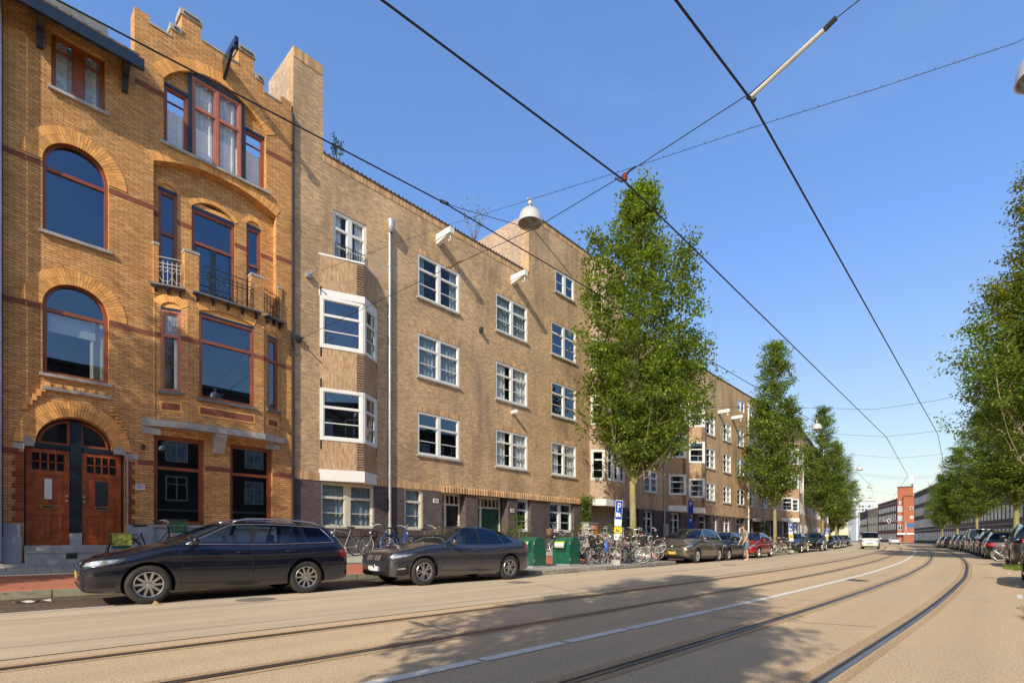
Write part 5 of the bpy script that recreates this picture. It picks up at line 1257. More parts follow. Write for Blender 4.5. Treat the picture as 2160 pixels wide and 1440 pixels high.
        bmesh.ops.triangle_fill(bm, use_beauty=True, use_dissolve=False, edges=ed_); bmesh.ops.subdivide_edges(bm, edges=bm.edges[:], cuts=cuts, use_grid_fill=True)
        g = MB(); ok = True; bm.verts.index_update()
        for v in bm.verts:
            o = H_*v.co.x+Vector((0, 0, v.co.y))-D*5; h, nrm, _, _ = cast(o, D)
            if h is None: h = H_*v.co.x+Vector((0, 0, v.co.y))+(-D)*(hw*.9 if abs(s2) > .7 else L/2*.97); nrm = -D
            p = h-D*off; g.v.append((p.x, p.y, p.z))
        for f in bm.faces:
            idx_ = [v.index for v in f.verts]; a, b, c3 = [Vector(g.v[k]) for k in idx_[:3]]
            if (b-a).cross(c3-a).dot(D) > 0: idx_.reverse()
            g.f.append(tuple(idx_)); g.m.append(0)
        bm.free(); return g.build(name, m, par, True, 50, local=True)
    def seam(name, pts, side, r=.0045, m='seam'):
        g = MB(); out = []
        P = []
        for i in range(len(pts)-1):
            for k in range(6): q = k/6; P.append((pts[i][0]*(1-q)+pts[i+1][0]*q, pts[i][1]*(1-q)+pts[i+1][1]*q))
        P.append(pts[-1])
        for x, z in P:
            h, nrm, _, _ = cast((x, side*3, z), (0, -side, 0))
            if h is not None: out.append((h.x, h.y+side*.0008, h.z))
        if len(out) > 2: g.tube(out, r, 4); g.build(name, M[m], t, True, local=True)
    sp['detail'](sp, t, decal, seam, dict(x0=x0, x1=x1, fw=fw, rw=rw, hw=hw, belt=belt, cast=cast, grid=grid, zt=zt, interp=interp, zr=zr))
    for sd_ in (1, -1):
        for wx in (fw, rw): make_wheel(t, wx, sd_*(hw-.035), wr, .22, sd_, sp.get('spokes', 10), pair=sp.get('pair', False))
        # mirror
        g = MB(); mx, my, mz = xc-.26, sd_*(hw+.075), belt+.075
        g.lathe([(0, -.095), (.05, -.09), (.075, -.05), (.08, .0), (.072, .06), (.04, .09), (0, .095)], 14, Matrix.Translation((mx, my, mz)) @ Matrix.Diagonal((.75, 1.15, 1, 1)) @ Matrix.Rotation(R(90), 4, 'X'))
        g.tube([(mx-.02, sd_*(hw-.09), mz-.08), (mx, my-.04*sd_, mz-.06)], .022, 6, 1)
        g.build('wing_mirror', [paint, M['trim']], t, True, local=True)
    return t
def generic(sp, t, decal, seam, K):
    x0, x1, fw, rw, hw, belt = K['x0'], K['x1'], K['fw'], K['rw'], K['hw'], K['belt']; wr = sp['wr']; hf = sp['hf']
    xb = sp.get('xb', (fw+rw)/2)
    for s in (1, -1):
        seam('bumper_seam', [(fw+wr+.06, .50), (x1-.3, .53), (x1-.2, hf-.14)], s, .003); seam('bumper_seam', [(rw-wr-.06, .48), (x0+.35, .56), (x0+.25, .70)], s, .003)
        seam('bonnet_seam', [(fw-wr-.1, belt-.085), (fw, belt-.13), (x1-.42, hf-.075)], s, .003)
        seam('door_seam', [(fw-wr-.12, belt-.04), (fw-wr-.16, .6), (fw-wr-.1, .33), (xb, .3), (xb, belt-.03)], s)
        if sp.get('doors', 4) == 4: seam('door_seam', [(xb, .3), (rw+wr+.12, .31), (rw+wr+.0, .62), (rw+.1, .78), (rw+.05, belt-.0)], s)
        for hx in ([xb+.17, rw+.28] if sp.get('doors', 4) == 4 else [xb+.17]):
            h = K['cast']((hx, s*3, belt-.13), (0, -s, 0))[0]
            if h: g = MB(); g.tube([(hx-.1, h.y+s*.002, h.z), (hx-.07, h.y+s*.028, h.z+.004), (hx+.07, h.y+s*.028, h.z+.004), (hx+.1, h.y+s*.002, h.z)], .012, 6); g.build('door_handle', sp['paint'], t, True, local=True)
    st = sp.get('front', 'std')
    hl = sp.get('hl') or [(-.24, hf-.17), (.02, hf-.165), (.2, hf-.11), (.27, hf-.035), (.02, hf-.055), (-.26, hf-.10)]
    for s in (1, -1):
        ang = 38*s; P = [(s*a, b) for a, b in hl]
        d = decal('headlight', P, ang, M['lampd'], off=.008)
        c = [(sum(a for a, b in P)/len(P)), (sum(b for a, b in P)/len(P))]
        decal('lens', [(c[0]+(a-c[0])*.72, c[1]+(b-c[1])*.72) for a, b in P], ang, M['lamp'], d, off=.012)
    gz0, gz1 = sp.get('grille', (hf-.19, hf-.1)); gw = sp.get('gw', .42)
    decal('grille', [(-gw, gz0+.01), (gw, gz0+.01), (gw+.02, gz1), (-gw-.02, gz1)], 0, M['trim'])
    decal('air_intake', [(-.5, .26), (.5, .26), (.44, .36), (-.44, .36)], 0, M['trim'])
    for s in (1, -1): decal('fog_light_recess', [(s*-.02, .3), (s*.16, .3), (s*.2, .4), (s*.0, .38)], 35*s, M['trim'])
    g = MB(); zc_ = sp.get('platez', .44); h = K['cast']((5, 0, zc_), (-1, 0, 0))[0]; px = h.x+.012
    g.box(px-.01, px, -.26, .26, zc_-.055, zc_+.055); p = g.build('number_plate', M[sp.get('pl', 'plate')], t, local=True); g = MB(); g.box(px, px+.002, .215, .258, zc_-.053, zc_+.053); g.build('plate_band', M['blueband'], p, local=True)
    h = K['cast']((5, 0, (gz0+gz1)/2+.01), (-1, 0, 0))[0]
    g = MB(); g.lathe([(0, .016), (.045, .012), (.055, .0)], 16, Matrix.Translation((h.x+.0, 0, (gz0+gz1)/2+.01)) @ Matrix.Rotation(R(90), 4, 'Y')); g.build('badge', M['chrome'], t, True, local=True)
    tl = sp.get('tl') or [(-.30, .72), (-.02, .70), (.10, .74), (.12, .84), (-.05, .88), (-.34, .86)]
    for s in (1, -1): decal('tail_light', [(-s*a*-1, b) for a, b in [(q*1, w_) for q, w_ in tl]] if False else [(-s*a, b) for a, b in tl], 180-38*s, M['tail'], off=.009)
    zc_ = sp.get('rplatez', .62); h = K['cast']((-5, 0, zc_), (1, 0, 0))[0]; px = h.x-.012; g = MB(); g.box(px, px+.01, -.26, .26, zc_-.055, zc_+.055); g.build('number_plate', M['plate'], t, local=True)
    decal('rear_bumper_trim', [(-.6, .3), (.6, .3), (.62, .4), (-.62, .4)], 180, M['trim'])
def place(o, f, r, up=0):
    "f, r: ground contacts of the near (outer) front and rear wheels; car lies beyond them or before them"
    pass
P_wagon = carpaint('blue_black_paint', (.012, .016, .032), .6, .25); P_grey = carpaint('mineral_grey_paint', (.115, .125, .15), .8, .25)
P_taupe = carpaint('taupe_paint', (.22, .19, .15), .75, .33); P_black = carpaint('black_paint', (.01, .011, .013), .3, .2); P_red = carpaint('red_paint', (.36, .008, .012), .25, .25)
P_white = carpaint('white_car_paint', (.72, .72, .70), .0, .3); P_silver = carpaint('silver_paint', (.42, .43, .44), .8, .32); P_dkgrey = carpaint('dark_grey_paint', (.05, .052, .058), .7, .3); P_blue = carpaint('navy_car_paint', (.015, .03, .08), .6, .25)
def det_wagon(sp, t, decal, seam, K):
    generic(sp, t, decal, seam, K); x0, x1, fw, rw = K['x0'], K['x1'], K['fw'], K['rw']
    for s in (1, -1):
        for i in range(4): decal('intake_slat', [(s*(-.13), .30+i*.035), (s*.16, .31+i*.034), (s*(.18-.02*i), .322+i*.034), (s*(-.13), .314+i*.035)], 42*s, M['alloyd'], off=.014)
        seam('body_crease', [(x0+.3, .80), (rw+.3, .79), (0, .775), (fw-.1, .765)], s, .003, 'chrome') if 0 else None
    for z in (sp['hf']-.125, sp['hf']-.155): decal('grille_bar', [(-.44, z), (.44, z), (.44, z+.008), (-.44, z+.008)], 0, M['chrome'], off=.014)
def det_coupe(sp, t, decal, seam, K):
    generic(sp, t, decal, seam, K); hf = sp['hf']
    for s in (1, -1):
        k = [(s*.02, hf-.26), (s*.31, hf-.25), (s*.35, hf-.15), (s*.30, hf-.115), (s*.04, hf-.12)]
        d = decal('kidney_grille', k, 0, M['trim'], off=.012)
        for i in range(7): y = s*(.05+i*.042); decal('grille_bar', [(y-.0045, hf-.25), (y+.0045, hf-.25), (y+.0045, hf-.13), (y-.0045, hf-.13)], 0, M['ironl'], d, off=.03, cuts=1)
        decal('side_intake', [(s*-.06, .26), (s*.16, .27), (s*.24, .38), (s*.18, .47), (s*-.02, .45)], 36*s, M['trim'], off=.01)
        decal('intake_trim', [(s*-.1, .235), (s*.2, .235), (s*.27, .37), (s*.245, .37), (s*.18, .255), (s*-.1, .255)], 36*s, M['chrome'] if 0 else sp['paint'], off=.02)
        decal('fog_light', [(s*-.02, .39), (s*.12, .4), (s*.12, .43), (s*-.02, .42)], 36*s, M['lamp'], off=.014)
    seam('x', [(0, .3), (0, .3)], 1) if 0 else None
wagon = dict(label='blue-black estate car with silver roof rails, parked nearest the camera before the yellow house', L=4.42, W=1.8, H=1.5, wb=2.578, fo=.88, wr=.325, hb=.25, hf=.80, cow=.98, belt=.97, beltr=1.01, deck=.98,
    xc=.95, xd=-1.97, rf=.12, rr=-1.78, wu=.64, zr=[(-2.05, 1.24), (-1.78, 1.31), (-1.2, 1.365), (-.4, 1.39), (.12, 1.355), (.3, 1.31)],
    segs=[('p', .84, .02), ('g', -.22, -.28), ('b', -.30, -.36), ('g', -1.02, -1.02), ('p', -1.06, -1.05), ('g', -1.24, -1.14), ('p', -1.32, -1.24), ('gd', -1.86, -1.6), ('p', -1.97, -1.76)],
    paint=P_wagon, chrome=1, rails=(.0, -1.66), spokes=10, detail=det_wagon, xb=-.26, platez=.49, group='cars parked along the left kerb', sill=0, zr0=.66)
coupe = dict(label='dark grey four-door coupe with slatted kidney grille, parked behind the estate car', L=4.38, W=1.8, H=1.42, wb=2.67, fo=.83, wr=.325, hb=.2, hf=.84, cow=.96, belt=.93, beltr=1.0, deck=1.03,
    xc=.88, xd=-1.95, rf=.08, rr=-1.2, wu=.62, zr=[(-1.95, 1.1), (-1.6, 1.20), (-1.2, 1.29), (-.7, 1.37), (-.3, 1.395), (.08, 1.37), (.3, 1.31)],
    segs=[('p', .76, -.03), ('g', -.27, -.32), ('b', -.35, -.40), ('gd', -1.12, -.98), ('p', -1.15, -1.01), ('gd', -1.5, -1.2), ('p', -1.95, -1.32)],
    paint=P_grey, spokes=5, pair=True, detail=det_coupe, xb=-.31, platez=.40, pl='platew', group='cars parked along the left kerb', sill=0, grille=(.42, .47), gw=.3,
    hl=[(-.24, .635), (.0, .64), (.18, .685), (.32, .755), (.02, .735), (-.26, .70)], tl=[(-.3, .82), (.0, .79), (.14, .86), (.1, .9), (-.3, .89)])
mpv = dict(label='taupe compact people carrier, first car past the bicycle heap', L=4.34, W=1.81, H=1.58, wb=2.68, fo=.87, wr=.32, hb=.25, hf=.88, cow=1.08, belt=1.02, beltr=1.06, deck=1.08,
    xc=1.1, xd=-1.95, rf=.2, rr=-1.7, wu=.66, zr=[(-2.0, 1.40), (-1.7, 1.47), (-1.0, 1.54), (-.3, 1.56), (.2, 1.52), (.4, 1.46)],
    segs=[('p', .96, .1), ('g', .62, .05), ('p', .56, .0), ('g', -.28, -.3), ('b', -.33, -.36), ('g', -1.1, -1.08), ('p', -1.18, -1.12), ('gd', -1.62, -1.5), ('p', -1.95, -1.72)],
    paint=P_taupe, rails=(.05, -1.6), railm=0, chrome=0, spokes=10, detail=generic, xb=-.3, platez=.47, group='cars parked along the left kerb')
hatch = dict(label='small dark hatchback the standing man leans over', L=3.6, W=1.63, H=1.46, wb=2.34, fo=.72, wr=.29, hb=.25, hf=.86, cow=1.02, belt=.98, beltr=1.04, deck=1.04,
    xc=.85, xd=-1.55, rf=.1, rr=-1.3, wu=.66, zr=[(-1.6, 1.30), (-1.3, 1.37), (-.7, 1.43), (-.2, 1.45), (.1, 1.42), (.3, 1.35)],
    segs=[('p', .72, .0), ('g', -.2, -.2), ('b', -.24, -.24), ('g', -1.0, -.95), ('p', -1.55, -1.3)],
    paint=P_dkgrey, spokes=8, detail=generic, xb=-.22, group='cars parked along the left kerb')
redc = dict(label='bright red hatchback parked behind the standing man', L=4.36, W=1.82, H=1.48, wb=2.65, fo=.9, wr=.32, hb=.25, hf=.84, cow=1.0, belt=.97, beltr=1.05, deck=1.05,
    xc=1.05, xd=-1.85, rf=.15, rr=-1.4, wu=.64, zr=[(-1.9, 1.25), (-1.4, 1.39), (-.8, 1.45), (-.3, 1.47), (.15, 1.43), (.35, 1.37)],
    segs=[('p', .9, .05), ('g', -.25, -.25), ('b', -.29, -.29), ('gd', -1.05, -1.0), ('p', -1.1, -1.03), ('gd', -1.4, -1.2), ('p', -1.85, -1.4)],
    paint=P_red, spokes=5, detail=generic, xb=-.27, platez=.52, group='cars parked along the left kerb')
suv = dict(label='black off-road car parked beyond the second kerb island', L=4.65, W=1.9, H=1.68, wb=2.8, fo=.88, wr=.36, hb=.25, hf=1.0, cow=1.15, belt=1.1, beltr=1.14, deck=1.16,
    xc=1.05, xd=-2.05, rf=.2, rr=-1.85, wu=.67, zr=[(-2.1, 1.5), (-1.8, 1.58), (-1.0, 1.66), (-.3, 1.68), (.2, 1.63), (.4, 1.56)],
    segs=[('p', .9, .1), ('g', -.25, -.25), ('b', -.29, -.29), ('gd', -1.1, -1.08), ('p', -1.14, -1.12), ('gd', -1.75, -1.6), ('p', -2.05, -1.85)],
    paint=P_black, rails=(.05, -1.7), railm=0, spokes=7, detail=generic, xb=-.27, platez=.6, rplatez=.8, group='cars parked along the left kerb', tl=[(-.30, .92), (-.02, .90), (.10, .94), (.12, 1.06), (-.05, 1.1), (-.34, 1.08)])
van = dict(name='white_van', label='white minivan driving towards the camera in the left lane', L=4.4, W=1.72, H=1.9, wb=2.7, fo=.75, wr=.31, hb=.3, hf=1.0, cow=1.2, belt=1.1, beltr=1.14, deck=1.2,
    xc=1.45, xd=-2.08, rf=.95, rr=-2.0, wu=.76, zr=[(-2.1, 1.84), (-1.9, 1.88), (-.5, 1.9), (.6, 1.88), (.95, 1.83), (1.1, 1.75)],
    segs=[('p', 1.36, .85), ('g', .5, .45), ('p', .42, .4), ('gd', -.6, -.6), ('p', -.7, -.7), ('gd', -1.8, -1.8), ('p', -2.08, -2.0)],
    paint=P_white, spokes=8, detail=generic, xb=.45, platez=.5, grille=(.62, .7), gw=.3, tl=[(-.10, .75), (.04, .75), (.10, .77), (.10, 1.04), (.04, 1.05), (-.1, 1.03)])
def yaw_at(s): return math.atan2(W(s+1)-W(s-1), 2)
def put(o, s, d, toward=True, dy=0):
    o.location = (s, d, 0); o.rotation_euler = (0, 0, yaw_at(s)+(math.pi if toward else 0)+dy); return o
c1 = make_car(wagon)
def place2(o, sp, fx, fd, rx, rd):
    a = Vector((U(fx, fd), fd)); b = Vector((U(rx, rd), rd)); u = (a-b).normalized(); mid = (a+b)/2
    side = Vector((-u.y, u.x)); side = side if side.y > 0 else -side
    off = (sp['L']/2-sp['fo'])-sp['wb']/2      # wheel midpoint in the car's own frame
    c = mid-u*off+side*(sp['W']/2-.03); o.location = (c.x, c.y, 0); o.rotation_euler = (0, 0, math.atan2(u.y, u.x))
place2(c1, wagon, 320, 10.12, 643, 9.92)
c2 = make_car(coupe); place2(c2, coupe, 904, 9.52, 1070, 9.32)
G_L, G_R = 'cars parked along the left kerb', 'cars parked along the right kerb'
c3 = make_car(mpv); put(c3, 23.9, W(23.5)+6.75+.9)
c4 = make_car(hatch); put(c4, 27.6, W(27.6)+6.7+.82)
c5 = make_car(redc); put(c5, 32.2, W(32.2)+6.5+.9)
c6 = make_car(suv); put(c6, 54.4, W(54.4)+6.6+.95)
c7 = dup(c3, group=G_L, label='dark navy car parked right behind the second kerb island, before the black off-road car'); put(c7, 46.3, W(46.3)+6.9+.9)
def repaint(o, p):
    for ch in o.children:
        if ch.type == 'MESH' and any(m in (P_taupe, P_black, P_grey, P_red, P_dkgrey, P_wagon, P_white) for m in ch.data.materials):
            me = ch.data.copy(); ch.data = me
            for i, m in enumerate(me.materials):
                if m in (P_taupe, P_black, P_grey, P_red, P_dkgrey, P_wagon, P_white): me.materials[i] = p
repaint(c7, P_dkgrey)
rowL = [(c1, 66.3, 'dark estate car parked under the third left-hand tree', None), (c5, 71.6, 'black hatchback parked behind the far dark estate car on the left', P_black), (c3, 77, 'dark grey people carrier far down the left row', P_dkgrey), (c4, 82, 'navy hatchback near the far end of the left row', P_blue), (c6, 90.5, 'dark blue off-road car at the far end of the left row', P_blue)]
for src, s, lb, p in rowL:
    o = put(dup(src, group=G_L, label=lb), s, W(s)+6.9+.9); 
    if p: repaint(o, p)
v = make_car(van); put(v, 70.5, W(69)+3.9+.1)
# right-hand row (we see the rears)
c8 = dup(c1, group=G_R, label='black estate car at the right edge, its wing mirrors towards the camera'); put(c8, 17.4, W(17.4)-3.35-.92, False)
c8b = dup(c6, group=G_R, label='dark estate car with wide red tail lights behind the grass tuft on the right'); put(c8b, 28.8, W(28.8)-3.5-.95, False); repaint(c8b, P_dkgrey)
rowR = [(c5, 39.2, 'black hatchback third along the right kerb', P_black), (c3, 44.9, 'grey people carrier fourth along the right kerb', P_dkgrey), (c1, 50.2, 'dark estate car just before the silver van on the right', None), (c4, 62.6, 'silver hatchback behind the silver van', P_silver), (c5, 67.8, 'silver car in the middle distance of the right row', P_silver), (c3, 73.2, 'dark people carrier far along the right row', P_dkgrey), (c1, 84, 'dark estate car beyond the bicycles on the right', None), (c5, 90, 'silver hatchback at the far end of the right row', P_silver)]
for src, s, lb, p in rowR:
    o = put(dup(src, group=G_R, label=lb), s, W(s)-3.2-.9, False)
    if p: repaint(o, p)
o = dup(v, group=G_R, label='silver passenger van parked among the cars on the right, its glazed tail towards the camera'); put(o, 56.3, W(56.3)-3.2-.9, False); repaint(o, P_silver); o.name = 'silver_van'
for s, off, lb in ((142, -1.2, 'white saloon driving away in the right lane near the red tower'), (165, 1.0, 'white saloon crossing far ahead, left of the other white one')):
    o = put(dup(c5, group='white cars far ahead on the road', label=lb), s, W(s)+off, False); repaint(o, P_white); o.name = 'white_car'
# ------------------------------------------------------------------ bicycles
M['frameb'] = plain('black_frame', (.02, .02, .022), .3, coat=.5); M['frameg'] = plain('grey_frame', (.35, .36, .36), .35, metal=.4); M['framer'] = plain('red_frame', (.35, .03, .02), .3, coat=.5); M['frameu'] = plain('blue_frame', (.03, .1, .35), .3, coat=.5); M['framew'] = plain('cream_frame', (.6, .57, .48), .35)
M['spoke'] = plain('spoke_steel', (.75, .74, .72), .35, metal=.45); M['saddle'] = plain('saddle_leather', (.03, .025, .022), .6); M['crate'] = plain('green_crate', (.02, .17, .07), .5); M['crateb'] = plain('black_crate', (.02, .02, .022), .6); M['wicker'] = brick('wicker', (.38, .25, .12), (.28, .18, .09), (.12, .08, .04), bw=.04, bh=.02, ms=.004)
M['flap'] = plain('floral_bag', (.35, .42, .08), .7, var=.8, scale=16); M['bagg'] = plain('teal_bag', (.01, .12, .10), .7); M['orangeb'] = plain('orange_bag', (.7, .13, .03), .7); M['bluebag'] = plain('blue_plastic_bag', (.03, .13, .6), .5)
def bwheel(par, x, r=.345, steer=0, cov=False):
    mb = MB(); k = 28
    def ringt(rad, rr, mi, n=6):
        vs = []; fs = []
        for i in range(k):
            a = 2*math.pi*i/k; c, s = math.cos(a), math.sin(a)
            for j in range(n): q = 2*math.pi*j/n; vs.append((x+(rad+rr*math.cos(q))*c, rr*math.sin(q), r+(rad+rr*math.cos(q))*s))
        for i in range(k):
            for j in range(n): fs.append((i*n+j, i*n+(j+1) % n, ((i+1) % k)*n+(j+1) % n, ((i+1) % k)*n+j))
        mb.add(vs, fs, mi)
    ringt(r-.02, .019, 0); ringt(r-.046, .014, 1, 4)
    for i in range(20):
        a = 2*math.pi*i/20; mb.tube([(x, .03 if i % 2 else -.03, r), (x+(r-.045)*math.cos(a), 0, r+(r-.045)*math.sin(a))], .0022, 3, 1, cap=False)
    mb.tube([(x, -.05, r), (x, .05, r)], .022, 8, 1)
    return mb.build('wheel', [M['tyre'], M['spoke']], par, True, 40, local=True)
def make_bike(label, fm='frameb', lady=True, crate=None, bag=None, guard=True, group=None, basket=None, hb='city'):
    t = thing('bicycle', label, 'bicycle', (0, 0, 0), group); r = .345; fx, rx = .54, -.54; f = M[fm]
    bwheel(t, fx); bwheel(t, rx)
    mb = MB(); bb = (-.08, 0, .29); st = (-.24, 0, .80); hd = (.32, 0, .92); hd2 = (.35, 0, .72)
    mb.tube([bb, st], .016, 8); mb.tube([hd, hd2], .02, 8)
    if lady: mb.tube([hd2, (.22, 0, .5), (.06, 0, .34), bb], .019, 8); mb.tube([(.33, 0, .84), (.16, 0, .58), (-.02, 0, .46), (-.15, 0, .50)], .014, 8)
    else: mb.tube([hd2, bb], .019, 8); mb.tube([(.33, 0, .86), (-.22, 0, .76)], .016, 8)
    for s in (1, -1): mb.tube([(-.08, s*.03, .29), (rx, s*.06, r)], .009, 6); mb.tube([(-.22, s*.02, .74), (rx, s*.06, r)], .008, 6)
    mb.build('frame', f, t, True, 40, local=True)
    mb = MB(); mb.tube([hd, (.30, 0, 1.0)], .014, 8)
    for s in (1, -1): mb.tube([(.355, s*.035, .70), (.40, s*.05, .6), (fx, s*.055, r)], .011, 6)
    mb.tube([(.34, -.045, .71), (.34, .045, .71)], .018, 6); mb.build('fork', f, t, True, 40, local=True)
    mb = MB()
    if hb == 'city':
        for s in (1, -1): mb.tube([(.30, 0, 1.0), (.34, s*.1, 1.06), (.28, s*.24, 1.1), (.08, s*.30, 1.06)], .011, 6); mb.tube([(.18, s*.275, 1.08), (.05, s*.305, 1.055)], .016, 6, 1)
    else:
        mb.tube([(.32, -.3, 1.03), (.33, 0, 1.02), (.32, .3, 1.03)], .011, 6)
        for s in (1, -1): mb.tube([(.32, s*.2, 1.03), (.31, s*.31, 1.03)], .016, 6, 1)
    mb.build('handlebar', [M['spoke'], M['black']], t, True, 40, local=True)
    mb = MB(); mb.tube([st, (-.27, 0, .93)], .012, 6); Ms = Matrix.Translation((-.30, 0, .96)) @ Matrix.Diagonal((1.25, .8, .4, 1))
    mb.lathe([(0, -.09), (.06, -.07), (.1, 0), (.09, .06), (.0, .09)], 12, Ms, 1); mb.lathe([(0, -.05), (.035, -.03), (.03, .03), (0, .05)], 8, Matrix.Translation((-.17, 0, .965)) @ Matrix.Diagonal((2.2, .9, .6, 1)), 1)
    mb.build('saddle', [M['spoke'], M['saddle']], t, True, 60, local=True)
    if guard:
        for wx, a0, a1 in ((fx, 20, 165), (rx, 25, 200)):
            mb = MB(); pts = [(R(a0+(a1-a0)*i/12)) for i in range(13)]; vs = []
            for a in pts:
                for y, rr in ((-.028, .362), (-.018, .374), (.018, .374), (.028, .362)): vs.append((wx+rr*math.cos(a), y, r+rr*math.sin(a)))
            mb.add(vs, [(i*4+j, i*4+j+1, i*4+j+5, i*4+j+4) for i in range(12) for j in range(3)]); mb.build('mudguard', f, t, True, local=True)
        mb = MB(); mb.prism([(-.56, .31), (-.1, .19), (.02, .23), (.02, .36), (-.12, .39), (-.56, .39)], lambda a, b: (a, -.075, b), lambda a, b: (a, -.05, b)); mb.build('chain_guard', M['crateb'], t, local=True)
        mb = MB()
        for s in (1, -1): mb.tube([(-.28, s*.06, .73), (-.78, s*.065, .73)], .006, 5); mb.tube([(-.74, s*.065, .73), (rx, s*.065, r)], .005, 5)
        for x in (-.34, -.46, -.58, -.7): mb.tube([(x, -.06, .73), (x, .06, .73)], .005, 4)
        mb.build('rack', M['frameb'], t, True, local=True)
    mb = MB(); mb.tube([(-.08, -.09, .29), (-.08, .09, .29)], .02, 8)
    for s in (1, -1): mb.tube([(-.08, s*.09, .29), (-.08+s*.15, s*.1, .29-s*.06)], .009, 6); mb.box(-.08+s*.15-.04, -.08+s*.15+.04, s*.13-.045, s*.13+.045, .28-s*.06, .3-s*.06, 1)
    mb.build('pedal_crank', [M['spoke'], M['black']], t, True, 40, local=True)
    mb = MB(); mb.lathe([(0, 0), (.035, .01), (.04, .06), (0, .065)], 10, Matrix.Translation((.38, 0, .78)) @ Matrix.Rotation(R(90), 4, 'Y')); mb.build('lamp', M['spoke'], t, True, local=True)
    mb = MB(); mb.tube([(-.1, .02, .27), (-.16, .16, .01)], .009, 5); mb.build('kickstand', M['spoke'], t, True, local=True)
    if crate:
        mb = MB(); x0, x1, y0, y1, z0, z1 = .36, .72, -.2, .2, .80, 1.06
        if crate == 'wicker': mb.lathe([(0, z0), (.13, z0), (.18, z1), (.17, z1), (.125, z0+.02), (0, z0+.02)], 14, Matrix.Translation((.53, 0, 0)))
        else:
            for z in (z0, z0+.07, z0+.14, z0+.21, z1-.03):
                h = .035 if z in (z0, z1-.03) else .02; mb.box(x0, x1, y0, y0+.01, z, z+h); mb.box(x0, x1, y1-.01, y1, z, z+h); mb.box(x0, x0+.01, y0+.01, y1-.01, z, z+h); mb.box(x1-.01, x1, y0+.01, y1-.01, z, z+h)
            for x in (x0, (x0+x1)/2-.01, x1-.02):
                for y in (y0-.003, y1-.009): mb.box(x, x+.02, y, y+.012, z0, z1)
            mb.box(x0+.01, x1-.01, y0+.01, y1-.01, z0+.001, z0+.012)
        mb.build('crate' if crate != 'wicker' else 'basket', M[crate], t, local=True)
    if bag:
        for s in (1, -1): mb = MB(); mb.prism([(-.78, .42), (-.45, .42), (-.40, .74), (-.82, .74)], lambda a, b: (a, s*.09, b), lambda a, b: (a, s*.21, b)); mb.build('pannier', M['bagg'], t, local=True)
        mb = MB(); mb.box(-.80, -.42, -.225, .225, .742, .76); mb.box(-.80, -.42, -.235, -.215, .50, .76); mb.box(-.80, -.42, .215, .235, .50, .76); mb.build('bag_flap', M['flap'], t, local=True)
    return t
def pb(o, s, d, yaw, lean=0, z=None, pitch=0):
    o.location = (s, d, gz(d, s) if z is None else z); o.rotation_euler = (R(lean), R(pitch), R(yaw)); return o
GB = 'bicycles heaped in the rack on the nearest kerb island'
# beside the yellow house
b1 = make_bike('dark bicycle with green front crate and flowered double pannier before the yellow house', crate='crate', bag=True); pb(b1, U(322, 15.1), 15.15, -6, 5)
b2 = make_bike('light grey straight-tubed bicycle leaning on the dark brick base', 'frameg', False, guard=False, hb='flat'); pb(b2, U(722, 15.4), 15.45, 184, -8)
b3 = make_bike('dark bicycle with shiny rims left of the grey drainpipe', 'frameb', False, guard=True); pb(b3, U(800, 15.45), 15.5, 186, -7)
b4 = make_bike('blue bicycle with a small white child seat right of the grey drainpipe', 'frameu', True); pb(b4, U(848, 15.3), 15.4, 8, -6)
b5 = make_bike('bicycle with a grey basket standing behind the grey coupe', 'frameb', True, crate='wicker'); pb(b5, U(905, 15.0), 15.1, 10, 5)
for src, x, yw, lb, cr in ((b3, 1150, 70, 'black bicycle parked end-on between the two green containers', 0), (b5, 1172, 178, 'bicycle with wicker basket against the wall behind the right green container', 0), (b2, 1198, 174, 'grey bicycle against the wall left of the climbing plant', 0), (b4, 1222, 5, 'blue bicycle against the wall behind the right green container', 0)):
    pb(dup(src, label=lb, group='bicycles along the brown wall behind the containers'), U(x, 15.2), 15.2 if yw != 70 else 14.4, yw, random.uniform(-8, 8))
# the heap
bk = {'a': make_bike('bicycle lying lowest at the left end of the heap, whole rear wheel showing', 'frameb', True, group=GB),
      'b': make_bike('grey bicycle poking its front wheel over the kerb beside the sign block', 'frameg', False, guard=False, group=GB),
      'c': make_bike('cream bicycle with a black front crate at the top left of the heap', 'framew', True, crate='crateb', group=GB),
      'd': make_bike('red-framed bicycle buried in the middle of the heap', 'framer', True, group=GB)}
pb(bk['a'], 16.2, 10.75, 6, 12, .14); pb(bk['b'], 17.6, 10.15, -68, 8, .14); pb(bk['c'], 16.5, 11.7, -50, 8, .14); pb(bk['d'], 18.6, 11.3, -75, -10, .14)
rnd = random.Random(2)
heap = [('a', 15.3, 11.3, -38, 10), ('b', 16.1, 11.25, -60, -6), ('a', 16.5, 11.0, -72, 9), ('d', 16.9, 11.2, -66, -8), ('b', 17.9, 11.0, -74, 12), ('a', 18.25, 11.3, -70, -9), ('c', 18.6, 11.1, -78, 6), ('b', 18.95, 11.25, -72, 9), ('a', 19.3, 11.4, -64, -12), ('d', 19.65, 11.5, -80, 8), ('a', 20.2, 11.9, -30, -14), ('b', 15.7, 11.6, -64, 12), ('a', 17.3, 11.5, -80, -12), ('c', 18.1, 11.6, -58, 14), ('b', 19.1, 10.9, -86, -10), ('a', 19.9, 11.0, -55, 12), ('b', 20.4, 11.3, -70, 5)]
pos = ['second from the left end', 'third from the left end', 'fourth from the left end', 'fifth from the left end', 'just right of the parking sign', 'second right of the parking sign', 'third right of the parking sign', 'fourth right of the parking sign', 'fifth right of the parking sign', 'next to the right end', 'at the right end, leaning toward the taupe car', 'tilted behind the blue plastic bag', 'wedged right behind the sign pole', 'tilted over its neighbours in the middle', 'low before the tree trunk', 'leaning left near the right end', 'last upright one at the right end']
